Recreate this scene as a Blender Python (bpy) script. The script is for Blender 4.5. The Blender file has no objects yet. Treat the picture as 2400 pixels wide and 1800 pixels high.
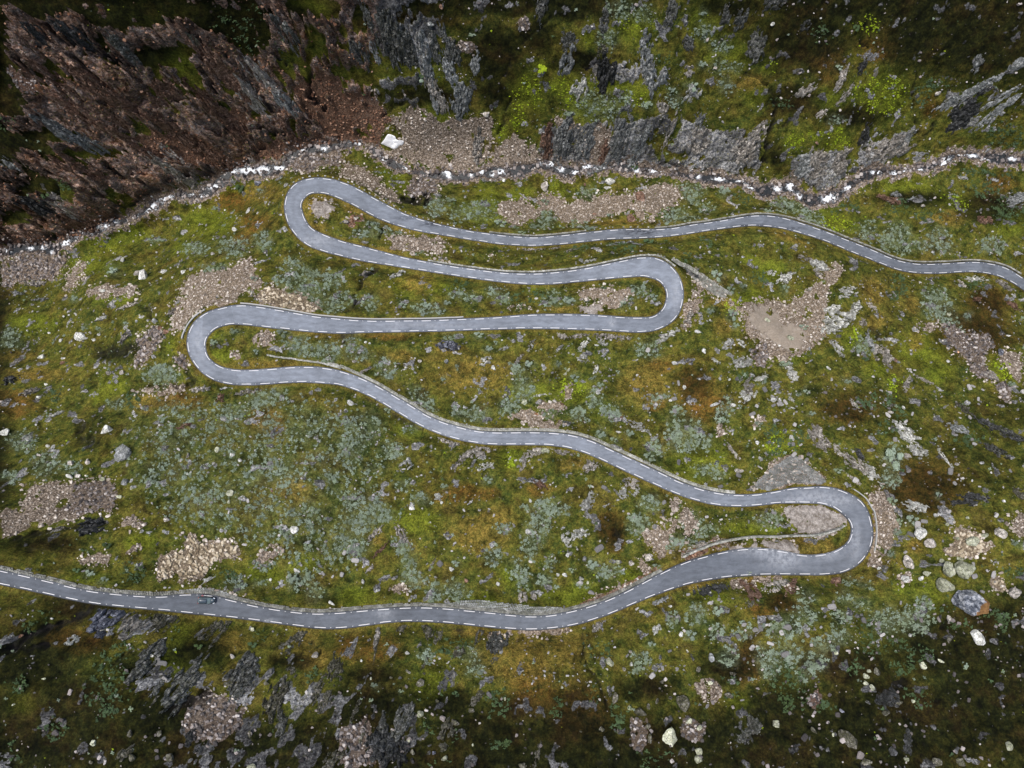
import bpy, math, random
import numpy as np
from mathutils import Matrix, Vector, Euler

R = math.radians
rng = np.random.default_rng(11)
random.seed(5)
scene = bpy.context.scene
C = scene.collection

# ------------------------------------------------------------------ camera, sky, sun, exposure
CAM_H = 320.0
FOC = 1700.0                      # focal length in pixels of the 2400 px wide photograph
cam_d = bpy.data.cameras.new('camera')
cam_d.sensor_width = 36.0
cam_d.lens = 36.0 * FOC / 2400.0
cam_d.clip_start = 1.0
cam_d.clip_end = 3000.0
cam = bpy.data.objects.new('camera', cam_d)
cam.location = (0, 0, CAM_H)
C.objects.link(cam)
scene.camera = cam

SUN_EL, SUN_AZ = 73.0, 300.0      # azimuth: degrees clockwise from +Y
world = bpy.data.worlds.new('World')
scene.world = world
world.use_nodes = True
wn = world.node_tree
wn.nodes.clear()
sky = wn.nodes.new('ShaderNodeTexSky')
sky.sky_type = 'NISHITA'
sky.sun_disc = False
sky.sun_elevation = R(SUN_EL)
sky.sun_rotation = R(SUN_AZ)
sky.air_density = 1.0
sky.dust_density = 3.0
sky.ozone_density = 1.0
bg = wn.nodes.new('ShaderNodeBackground')
bg.inputs['Strength'].default_value = 0.085
out = wn.nodes.new('ShaderNodeOutputWorld')
wn.links.new(sky.outputs[0], bg.inputs[0])
wn.links.new(bg.outputs[0], out.inputs[0])

sun_d = bpy.data.lights.new('sun', 'SUN')
sun_d.energy = 1.5
sun_d.angle = R(14)
sun_d.color = (1.0, 0.97, 0.93)
sun = bpy.data.objects.new('sun', sun_d)
sdir = Vector((math.sin(R(SUN_AZ)) * math.cos(R(SUN_EL)), math.cos(R(SUN_AZ)) * math.cos(R(SUN_EL)), math.sin(R(SUN_EL))))
sun.rotation_euler = sdir.to_track_quat('Z', 'Y').to_euler()
sun.location = (0, 0, 500)
C.objects.link(sun)

vs = scene.view_settings
vs.view_transform = 'Standard'
vs.look = 'None'
vs.gamma = 1.0
vs.use_curve_mapping = False
vs.exposure = 1.06
scene.cycles.max_bounces = 5
scene.cycles.diffuse_bounces = 2

# ------------------------------------------------------------------ helpers
TZ = 2212.0 / 800.0


def tp(c, r, x, y):
    """point read off an enlarged tile (column, row) -> photograph pixel"""
    return (800.0 * c + x / TZ, 600.0 * r + y / TZ)


def tag(o, label=None, cat=None, group=None, kind=None):
    if label: o['label'] = label
    if cat: o['category'] = cat
    if group: o['group'] = group
    if kind: o['kind'] = kind
    return o


def mesh_np(name, verts, faces, mats=None, parent=None, smooth=False, face_mat=None):
    """verts (n,3) array; faces (m,k) array of one k, or list of such arrays"""
    if not isinstance(faces, (list, tuple)): faces = [faces]
    faces = [np.asarray(f, dtype=np.int32) for f in faces if len(f)]
    me = bpy.data.meshes.new(name)
    v = np.asarray(verts, dtype=np.float32)
    me.vertices.add(len(v))
    me.vertices.foreach_set('co', v.ravel())
    nl = sum(f.size for f in faces)
    nf = sum(len(f) for f in faces)
    me.loops.add(nl)
    me.loops.foreach_set('vertex_index', np.concatenate([f.ravel() for f in faces]))
    tot = np.concatenate([np.full(len(f), f.shape[1], dtype=np.int32) for f in faces])
    start = np.concatenate([[0], np.cumsum(tot)[:-1]]).astype(np.int32)
    me.polygons.add(nf)
    me.polygons.foreach_set('loop_start', start)
    me.polygons.foreach_set('loop_total', tot)
    if face_mat is not None: me.polygons.foreach_set('material_index', np.asarray(face_mat, dtype=np.int32))
    me.polygons.foreach_set('use_smooth', np.full(nf, smooth, dtype=bool))
    me.update(calc_edges=True)
    for m in (mats or []): me.materials.append(m)
    o = bpy.data.objects.new(name, me)
    C.objects.link(o)
    if parent: o.parent = parent
    return o


def empty(name, loc, rz=0.0):
    o = bpy.data.objects.new(name, None)
    o.location = loc
    o.rotation_euler = (0, 0, rz)
    o.empty_display_size = 0.3
    C.objects.link(o)
    return o


_perm = np.random.default_rng(77).permutation(4096).astype(np.int64)
_gx = np.cos(np.linspace(0, 2 * np.pi, 4096, endpoint=False))
_gy = np.sin(np.linspace(0, 2 * np.pi, 4096, endpoint=False))


def _h(ix, iy, s):
    return _perm[(_perm[(ix + s * 131) & 4095] + iy * 7 + s * 17) & 4095]


def perlin(x, y, s=0):
    xi = np.floor(x).astype(np.int64); yi = np.floor(y).astype(np.int64)
    xf = x - xi; yf = y - yi
    u = xf * xf * xf * (xf * (xf * 6 - 15) + 10); v = yf * yf * yf * (yf * (yf * 6 - 15) + 10)
    def g(a, b):
        h = _h(xi + a, yi + b, s)
        return _gx[h] * (xf - a) + _gy[h] * (yf - b)
    a = g(0, 0); b = g(1, 0); c = g(0, 1); d = g(1, 1)
    return ((a + (b - a) * u) * (1 - v) + (c + (d - c) * u) * v) * 1.5


def fbm(x, y, s=0, o=4, g=0.5):
    t = 0; a = 1.0; f = 1.0
    for k in range(o):
        t = t + a * perlin(x * f, y * f, s + k * 3); a *= g; f *= 2.03
    return t


def worley(x, y, s=0):
    """F1, F2 and the cell's random value"""
    xi = np.floor(x).astype(np.int64); yi = np.floor(y).astype(np.int64)
    f1 = np.full(x.shape, 9.0); f2 = np.full(x.shape, 9.0); cid = np.zeros(x.shape)
    for a in (-1, 0, 1):
        for b in (-1, 0, 1):
            h = _h(xi + a, yi + b, s); h2 = _perm[(h + 911) & 4095]
            px = xi + a + h / 4096.0; py = yi + b + h2 / 4096.0
            d = np.hypot(px - x, py - y)
            n = d < f1
            f2 = np.where(n, f1, np.minimum(f2, d)); cid = np.where(n, _perm[(h + 57) & 4095] / 4096.0, cid); f1 = np.where(n, d, f1)
    return f1, f2, cid


def sstep(a, b, x):
    t = np.clip((x - a) / (b - a), 0, 1)
    return t * t * (3 - 2 * t)


def catmull(P, n=10, closed=False):
    P = np.asarray(P, float)
    Q = np.vstack([2 * P[0] - P[1], P, 2 * P[-1] - P[-2]])
    out = []
    t = np.linspace(0, 1, n, endpoint=False)[:, None]
    for i in range(len(P) - 1):
        p0, p1, p2, p3 = Q[i:i + 4]
        out.append(0.5 * (2 * p1 + (p2 - p0) * t + (2 * p0 - 5 * p1 + 4 * p2 - p3) * t ** 2 + (3 * p1 - p0 - 3 * p2 + p3) * t ** 3))
    out.append(P[-1:])
    return np.vstack(out)
# ------------------------------------------------------------------ the road as measured: centres of the painted edge dashes
def TL(c, r, s):
    v = [float(k) for k in s.replace(',', ' ').split()]
    return [tp(c, r, v[i], v[i + 1]) for i in range(0, len(v), 2)]

LEFT = (TL(0, 2, '-580 255 -430 290 -280 322 -130 354 10 385 155 417 307 452 453 488 598 518 749 535 902 548 1047 552 1201 538 1354 543 1496 575 1636 609 1778 634 1920 653 2060 662 2205 656')
        + TL(1, 2, '135 643 274 632 414 623 553 622 691 630 829 643 963 656 1097 671 1229 680 1360 673 1492 647 1620 612 1742 568 1863 512 1980 450 2100 388')
        + TL(2, 2, '20 330 130 297 260 266 390 245 520 243 648 259 772 283 894 282 1010 248 1088 175 1092 70')
        + TL(2, 1, '1005 1640 905 1601 790 1594 697 1594 603 1597 480 1611 347 1616 213 1606 80 1575')
        + TL(1, 1, '2165 1532 2047 1481 1927 1427 1811 1373 1697 1319 1583 1271 1464 1236 1345 1220 1222 1217 1100 1217 979 1216 855 1203 734 1177 618 1139 507 1090 402 1029 298 966 197 908 88 861')
        + TL(0, 1, '2195 829 2073 817 1955 812 1837 817 1718 826 1597 830 1475 822 1360 784 1269 702 1219 591 1237 471 1321 382 1441 340 1563 323 1690 335 1810 354 1930 376 2050 396 2175 408')
        + TL(1, 1, '80 418 198 423 316 423 435 421 550 420 665 416 780 412 895 408 1011 401 1125 392 1238 384 1353 382 1467 382 1581 385 1693 390 1806 399 1920 403 2022 395 2092 335 2112 240 2065 161 1967 128 1854 131 1740 141 1626 152 1512 163 1400 174 1288 178 1176 175 1066 166 957 153 848 138 740 122 632 105 525 88 416 71 310 54 202 38 95 18')
        + TL(0, 0, '2195 1650 2100 1625 1993 1583 1907 1505 1858 1410 1852 1300 1903 1203 2008 1161 2120 1161')
        + TL(1, 0, '20 1190 117 1234 217 1290 318 1344 411 1390 512 1425 621 1455 728 1480 833 1501 935 1515 1038 1528 1144 1537 1247 1542 1351 1536 1454 1526 1558 1514 1664 1502 1767 1492 1870 1488 1970 1489 2068 1488 2165 1479')
        + TL(2, 0, '70 1458 166 1446 267 1430 368 1413 469 1400 573 1402 672 1420 770 1450 867 1482 957 1515 1053 1553 1147 1590 1240 1627')
        + TL(2, 1, '1330 8 1418 37 1515 53 1610 55 1707 51 1805 45 1900 42 2000 54 2093 80 2180 130 2270 190 2370 240 2480 280 2600 310'))
RIGHT = (TL(0, 2, '-570 335 -420 372 -270 405 -125 436 25 467 168 495 315 528 465 561 615 588 765 605 914 619 1065 632 1211 648 1358 662 1503 678 1647 695 1790 714 1933 733 2075 748 2212 747')
         + TL(1, 2, '148 730 286 711 423 702 560 704 694 713 829 726 963 740 1097 752 1233 757 1368 748 1500 728 1630 693 1759 647 1880 595 2000 545 2122 500')
         + TL(2, 2, '35 461 158 436 285 417 410 407 537 401 664 400 792 401 920 400 1050 380 1160 310 1222 192 1216 60')
         + TL(2, 1, '1158 1598 1037 1527 920 1501 818 1504 711 1510 603 1531 482 1549 363 1553 234 1541 107 1512')
         + TL(1, 1, '2185 1465 2083 1416 1967 1362 1850 1308 1736 1255 1621 1203 1500 1167 1377 1151 1254 1146 1130 1146 1009 1147 892 1140 777 1116 662 1083 553 1037 452 975 351 916 245 855 138 801 20 758')
         + TL(0, 1, '2120 732 2000 722 1880 725 1763 735 1645 743 1530 743 1420 717 1342 650 1328 550 1388 471 1488 438 1604 441 1725 456 1847 468 1968 481 2090 490')
         + TL(1, 1, '-2 495 118 491 237 488 355 486 472 484 590 482 705 479 820 475 933 471 1046 468 1160 465 1272 465 1384 466 1496 470 1610 473 1720 478 1833 485 1947 488 2060 467 2155 407 2205 310 2205 190 2153 90 2060 24 1945 13 1829 33 1716 57 1604 80 1495 97 1384 109 1275 117 1165 118 1056 113 948 101 840 87 732 72 625 55 520 36 411 15')
         + TL(1, 0, '310 1648 208 1620 105 1593 5 1567')
         + TL(0, 0, '2112 1530 2018 1482 1968 1410 1950 1318 2008 1252 2105 1250 2195 1280')
         + TL(1, 0, '90 1330 185 1383 288 1430 391 1464 497 1491 604 1510 710 1527 816 1545 920 1561 1025 1576 1130 1584 1235 1589 1339 1583 1442 1577 1545 1565 1649 1554 1749 1545 1853 1542 1957 1538 2057 1532 2160 1522')
         + TL(2, 0, '50 1508 150 1492 250 1478 350 1466 450 1458 550 1463 647 1476 743 1500 838 1528 932 1560 1024 1598 1116 1637')
         + TL(2, 1, '1205 12 1299 50 1393 84 1490 103 1590 109 1687 108 1783 101 1880 98 1971 108 2060 130 2145 172 2235 230 2335 290 2440 340 2570 375'))
# opposite points on the two edges and the distance below the drone there (from the 6 m rhythm of the dashes)
ANCH = [((0, 2, -580, 255), (0, 2, -570, 335), 180), ((0, 2, 10, 385), (0, 2, 0, 462), 185), ((0, 2, 749, 535), (0, 2, 740, 602), 189), ((0, 2, 1354, 543), (0, 2, 1354, 662), 197),
        ((1, 2, 0, 652), (1, 2, 5, 750), 203), ((1, 2, 1229, 680), (1, 2, 1233, 757), 206.5), ((2, 2, 20, 330), (2, 2, 60, 455), 211), ((2, 2, 894, 282), (2, 2, 920, 400), 217),
        ((2, 2, 1020, 240), (2, 2, 1110, 345), 218), ((2, 2, 1095, 110), (2, 2, 1224, 110), 219.5), ((2, 1, 1005, 1640), (2, 1, 1070, 1540), 221), ((2, 1, 790, 1594), (2, 1, 800, 1505), 222),
        ((2, 1, 347, 1616), (2, 1, 355, 1553), 223.5), ((1, 1, 2047, 1481), (1, 1, 2083, 1416), 226), ((1, 1, 1222, 1217), (1, 1, 1222, 1146), 230.5), ((1, 1, 88, 861), (1, 1, 130, 797), 236),
        ((0, 1, 1955, 812), (0, 1, 1965, 722), 237), ((0, 1, 1530, 827), (0, 1, 1530, 743), 238.3), ((0, 1, 1290, 725), (0, 1, 1375, 685), 239), ((0, 1, 1216, 545), (0, 1, 1324, 570), 239.6),
        ((0, 1, 1340, 368), (0, 1, 1400, 462), 240.2), ((0, 1, 1563, 323), (0, 1, 1545, 438), 240.8), ((0, 1, 2175, 408), (0, 1, 2170, 493), 242), ((1, 1, 1125, 392), (1, 1, 1140, 465), 246.5),
        ((1, 1, 1920, 403), (1, 1, 1925, 488), 249.5), ((1, 1, 2085, 345), (1, 1, 2155, 407), 250.5), ((1, 1, 2112, 240), (1, 1, 2210, 250), 251.2), ((1, 1, 2065, 161), (1, 1, 2135, 70), 252.2),
        ((1, 1, 1967, 128), (1, 1, 1960, 12), 253), ((1, 1, 1176, 175), (1, 1, 1180, 118), 257), ((1, 1, 202, 38), (1, 0, 235, 1628), 261.5), ((0, 0, 2100, 1625), (0, 0, 2160, 1548), 262.5),
        ((0, 0, 1907, 1505), (0, 0, 1998, 1462), 263.4), ((0, 0, 1850, 1350), (0, 0, 1952, 1350), 264), ((0, 0, 1930, 1185), (0, 0, 1985, 1265), 264.6), ((0, 0, 2120, 1161), (0, 0, 2085, 1247), 265.2),
        ((1, 0, 318, 1344), (1, 0, 288, 1430), 268), ((1, 0, 1247, 1542), (1, 0, 1240, 1589), 274), ((2, 0, 469, 1400), (2, 0, 460, 1458), 279), ((2, 0, 1240, 1627), (2, 1, 1205, 12), 282.5),
        ((2, 1, 1805, 45), (2, 1, 1783, 101), 287), ((2, 1, 2600, 310), (2, 1, 2570, 375), 293)]
SUB = 12


def resolve_edges():
    Ls = catmull(LEFT, SUB); Rs = catmull(RIGHT, SUB)
    ls = np.concatenate([[0], np.cumsum(np.hypot(*np.diff(Ls, axis=0).T))]); rs = np.concatenate([[0], np.cumsum(np.hypot(*np.diff(Rs, axis=0).T))])
    la, ra, D = [], [], []
    li = ri = 0
    for a, b, d in ANCH:
        pa = np.array(tp(*a)); pb = np.array(tp(*b))
        w = Ls[li:li + 420]; li = li + int(np.argmin(np.hypot(*(w - pa).T)))
        w = Rs[ri:ri + 420]; ri = ri + int(np.argmin(np.hypot(*(w - pb).T)))
        la.append(ls[li]); ra.append(rs[ri]); D.append(d)
    return Ls, Rs, ls, rs, np.array(la), np.array(ra), np.array(D, float)

Ls, Rs, ls_, rs_, la, ra, DD = resolve_edges()
# road stations: about one per metre
st_l, st_r, st_D = [], [], []
for i in range(len(la) - 1):
    ln = max(la[i + 1] - la[i], ra[i + 1] - ra[i]) / FOC * DD[i]
    n = max(4, int(ln / 1.0))
    t = np.linspace(0, 1, n, endpoint=False)
    st_l.append(la[i] + t * (la[i + 1] - la[i])); st_r.append(ra[i] + t * (ra[i + 1] - ra[i])); st_D.append(DD[i] + t * (DD[i + 1] - DD[i]))
st_l = np.concatenate(st_l + [la[-1:]]); st_r = np.concatenate(st_r + [ra[-1:]]); st_D = np.concatenate(st_D + [DD[-1:]])
# smooth depth along the road
k = np.hanning(31); k /= k.sum()
st_D = np.convolve(np.pad(st_D, 15, mode='edge'), k, 'valid')


def unproj(px, py, D):
    px = np.asarray(px, float); py = np.asarray(py, float)
    return (px - 1200) / FOC * D, (900 - py) / FOC * D


def edge_pt(S, s, q):
    return np.stack([np.interp(q, s, S[:, 0]), np.interp(q, s, S[:, 1])], 1)

pl = edge_pt(Ls, ls_, st_l); pr = edge_pt(Rs, rs_, st_r)
XL = np.stack(unproj(pl[:, 0], pl[:, 1], st_D), 1); XR = np.stack(unproj(pr[:, 0], pr[:, 1], st_D), 1)
RC = (XL + XR) / 2
RHW = np.hypot(*(XL - XR).T) / 2
RZ = CAM_H - st_D
w_ = (XL - XR) / (2 * RHW[:, None])                    # unit vector across, towards the left edge
SH = 0.5                                              # asphalt outside the dashes
EL = XL + w_ * SH; ER = XR - w_ * SH
RHW = RHW + SH
ARC = np.concatenate([[0], np.cumsum(np.hypot(*np.diff(RC, axis=0).T))])
print('road length', ARC[-1], 'stations', len(RC), 'halfwidth', RHW.min(), RHW.max())
# ------------------------------------------------------------------ what stands where (tile coordinates: x y rx ry rot [tone])
def rows(txt, need=5):
    out = []; t = None
    for line in txt.strip().splitlines():
        line = line.strip()
        if line.startswith('@'):
            t = (int(line[1]), int(line[2])); continue
        for it in line.split(';'):
            f = it.split()
            if not f: continue
            tone = f.pop() if f[-1].isalpha() else ''
            v = [float(q) for q in f]
            if len(v) == 3: v = [v[0], v[1], v[2], v[2], 0]
            if len(v) == 4: v = v + [0]
            out.append((t[0], t[1]) + tuple(v) + (tone,))
    return out

OUTCROPS = rows('''
@00
430 190 90 35 20 d;190 190 60 35 40 d;780 310 70 30 45 g;1290 300 40 20 60 p;1420 450 130 50 45 r;1700 490 90 40 35 p;1820 170 70 35 40 g;1610 600 60 40 20 p;1380 700 110 45 40 r;1640 670 90 25 30 p
560 930 90 30 10 g;380 840 90 40 20 g;1080 1080 110 30 35 p;500 1090 90 45 20 r;80 1080 60 30 10 g;390 1330 90 30 60 p;540 1460 70 35 10 r;230 1340 100 50 15 d;1230 1190 60 20 20 p;930 740 45 22 30 r;700 740 60 25 20 r
1870 680 60 35 20 g;1850 830 60 25 60 r;1550 860 70 45 60 r;1080 560 70 35 -20 r;1050 620 60 25 -35 r;740 620 120 35 30 r;560 760 130 35 28 r;900 950 120 30 25 r;1200 900 110 40 30 r;1400 1020 90 35 30 r;300 480 110 35 35 r;560 520 110 40 35 r;1130 1010 60 20 35 p
@10
350 270 140 70 35 g;180 140 60 25 65 g;545 390 110 38 85 g;605 300 65 28 80 g;720 350 50 45 60 g;695 450 70 35 60 g;670 235 50 22 65 g;865 410 50 28 110 g;600 600 80 32 55 p;650 640 60 25 60 p
775 660 80 50 110 g;770 590 40 30 0 g;610 680 35 20 60 g;1300 50 80 30 110 g;1700 140 60 25 95 g;1470 245 40 25 0 g;1455 300 22 18 0 g;1460 400 60 38 125 g;1720 480 70 55 80 d;1640 490 40 18 100 p
1975 370 100 40 70 g;2010 500 80 40 70 g;1540 590 55 40 -20 w;1685 320 35 22 0 p;2140 80 70 35 100 g;2090 500 40 30 0 g;2080 700 40 30 20 p
1330 930 90 35 92 r;1440 900 100 50 100 g;1610 900 80 30 95 g;1810 900 110 50 95 g;1925 960 90 35 110 g;2130 850 80 20 105 p;880 960 90 30 100 p;1540 960 70 22 95 g;1700 980 70 24 92 r
110 340 60 30 20 g;225 360 35 20 70 g;1660 1100 90 18 -25 g;1230 1615 80 12 0 p;1490 1620 45 14 -25 p;1830 1570 110 16 -15 g;1400 1600 50 12 -15 p
@20
600 20 70 30 -10 g;270 110 35 30 45 g;385 120 45 35 -30 g;790 170 35 20 -20 g;480 305 65 45 60 g;35 290 50 25 30 g;50 460 30 25 0 p;65 610 60 30 -10 w;110 780 40 25 60 g
90 930 85 50 -30 p;400 980 110 60 -50 p;800 590 60 25 -20 p;1030 510 60 22 105 p;1050 620 60 20 -55 p;1160 440 35 22 110 d;900 740 35 18 -20 p;1250 470 30 12 60 p;1840 610 150 25 -25 g;2040 650 90 18 -30 g
2040 720 100 22 -45 g;1820 740 90 60 -50 d;1180 880 60 30 100 d;1330 960 140 50 -10 p;1440 920 70 25 -50 g;860 1090 100 55 60 p;1020 1060 90 45 -70 p;780 1080 70 40 60 g;1910 410 40 25 80 g;2170 420 40 25 -30 g
480 850 60 20 -45 p;1380 1260 30 18 0 g;1490 1285 25 10 -20 g;2160 1290 60 35 -30 g;1960 1430 50 25 0 r;1330 1290 70 22 25 r;930 1010 40 18 40 p
@01
230 175 80 22 5 p;120 240 50 10 10 g;260 280 60 10 0 g;1110 365 38 22 -20 p;815 520 45 22 120 p;840 320 100 12 -15 p;660 405 40 14 -10 w;370 1020 45 18 -20 w;70 800 50 30 0 d;190 880 60 20 -20 p
115 685 35 15 -20 p;1290 865 60 18 -10 p;1600 880 80 18 -10 p;1195 1100 45 16 -15 r;185 1180 55 25 10 w;1430 920 30 22 50 r
@11
365 120 50 20 -30 w;160 120 40 25 -40 p;1610 30 50 15 -20 w;690 580 75 32 8 b;930 680 50 25 -20 w;1050 600 40 14 -15 w;1230 580 45 14 -60 w;1150 670 40 14 -50 p;1410 600 45 10 -45 w
1575 570 55 16 -50 w;1565 665 40 25 5 w;1690 560 35 18 30 w;1760 525 120 20 5 p;1530 520 70 14 -10 p;1430 520 40 18 20 p;2110 520 90 20 -30 w;1650 740 30 12 -60 w;160 740 50 12 -30 p;410 730 30 7 -30 w
1300 900 60 8 -10 w;1920 1100 70 25 20 w;1995 1150 20 8 60 w;410 1355 55 30 -35 w;890 1270 110 28 -10 p;790 1310 60 18 -50 p;740 1370 40 10 -70 p;920 1370 60 18 -20 w;1180 1340 50 18 110 p;1250 1270 80 22 -15 p
1440 1270 70 18 10 p;1310 1260 50 14 -5 y;1620 1360 60 30 -20 p;1600 1590 65 30 -50 w;1880 1460 50 35 30 p;1820 1530 40 35 45 w;1910 1530 30 16 -30 w;630 1560 30 20 10 w;690 1200 70 18 15 p;1290 1480 45 20 35 r
@21
800 15 50 18 20 p;880 60 50 35 30 w;870 110 30 25 0 p;660 140 60 30 -20 w;570 110 30 14 10 w;1070 230 70 30 -20 w;970 340 60 20 -15 w;1010 410 130 55 -25 w;1130 330 50 30 -50 w;950 470 60 25 -10 w
1230 330 30 18 40 p;1170 430 30 20 -60 p;290 570 50 25 -30 w;375 560 35 18 40 w;380 690 70 32 -10 w;215 680 30 12 40 w;1000 590 55 25 60 w;1210 550 60 28 90 g;1290 640 60 60 90 p;710 760 45 32 60 w
510 790 50 16 -25 w;430 850 60 28 -60 p;420 905 60 30 -15 w;600 930 40 15 0 w;700 925 25 18 0 w;870 1180 75 52 80 p;1005 1260 35 30 60 p;1430 1140 80 45 50 w;1520 1260 75 45 50 w;1450 1300 30 18 -20 p
1120 1350 90 38 35 p;1220 1410 60 35 55 w;1140 1280 40 20 70 d;1110 1450 60 12 45 p;320 1260 60 14 60 p;1110 960 50 12 60 p;1780 1115 60 28 10 g;2050 1130 150 25 32 d;2110 1140 80 18 30 g;2030 1260 70 30 30 g
1690 1300 60 12 80 w;1450 830 60 16 -50 p;1560 800 60 14 30 p;1850 1580 110 30 -10 d;1500 1620 70 30 10 w;2180 1540 40 30 30 p;1900 150 80 18 0 w;2080 190 60 25 30 p;1810 180 30 15 50 p;1910 280 40 14 -15 r
2140 320 35 25 40 r;1990 770 50 30 20 p;1820 990 50 20 50 p;30 420 25 60 20 p
@02
700 700 80 70 0 b;890 700 65 55 0 p;1060 690 80 30 20 p;620 80 70 40 10 d;380 110 50 12 -10 p;950 970 80 65 -60 g;1340 790 30 35 0 w;1440 720 60 25 -15 p;1430 790 50 14 -70 p;1560 1040 75 65 0 g
1580 1110 70 40 -45 g;1200 1100 110 60 -60 g;1030 1130 60 18 -60 g;1830 1130 70 45 -65 p;1770 1250 70 50 60 p;1820 1380 60 30 70 g;2060 1160 70 22 -75 p;2100 1230 45 22 -60 p;2180 1010 60 40 60 p;1910 830 60 30 -20 r
810 1560 45 28 -20 y;1290 1550 30 28 0 d;1240 1450 30 35 0 d;2170 1600 60 35 -20 p;470 830 40 20 -10 w;1350 435 28 12 -20 w;1170 1230 60 15 -70 g;1000 1225 30 10 -50 p
@12
260 1530 100 70 20 d;360 1580 80 45 30 d;400 1350 70 45 -50 g;265 1390 50 35 90 g;690 1410 50 40 -40 p;90 1290 50 14 -70 p;140 1440 50 14 -80 p;235 790 40 18 80 p;225 880 60 8 88 p;400 750 50 12 -20 p
570 770 60 25 40 p;630 810 30 14 -50 p;900 780 50 18 -50 p;1010 830 60 40 0 g;990 960 35 10 -20 p;545 975 40 10 -50 w;660 1520 35 18 -10 p;870 1220 50 20 -40 p;1660 740 45 18 -40 p;2080 570 60 12 -20 g
2045 760 35 18 -30 w;1270 1570 60 14 -70 p;220 140 55 18 -45 p;380 120 50 25 60 p;410 180 60 14 40 p;250 250 65 12 -45 r;590 330 40 10 -60 p;180 370 40 12 -30 p;1510 150 90 28 -10 w;1460 190 40 18 40 w
1175 540 40 25 90 p;1740 1170 10 40 0 p;760 905 35 25 0 r
@22
430 500 60 40 60 r;180 500 110 20 -8 d;600 480 90 14 -10 p;700 480 70 14 -20 r;440 590 30 14 -40 p;1330 1200 100 32 -15 d;450 1390 60 35 -50 g;400 1440 90 20 -35 g;990 440 30 18 -20 r;1460 1490 70 25 -70 d
''')

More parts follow.
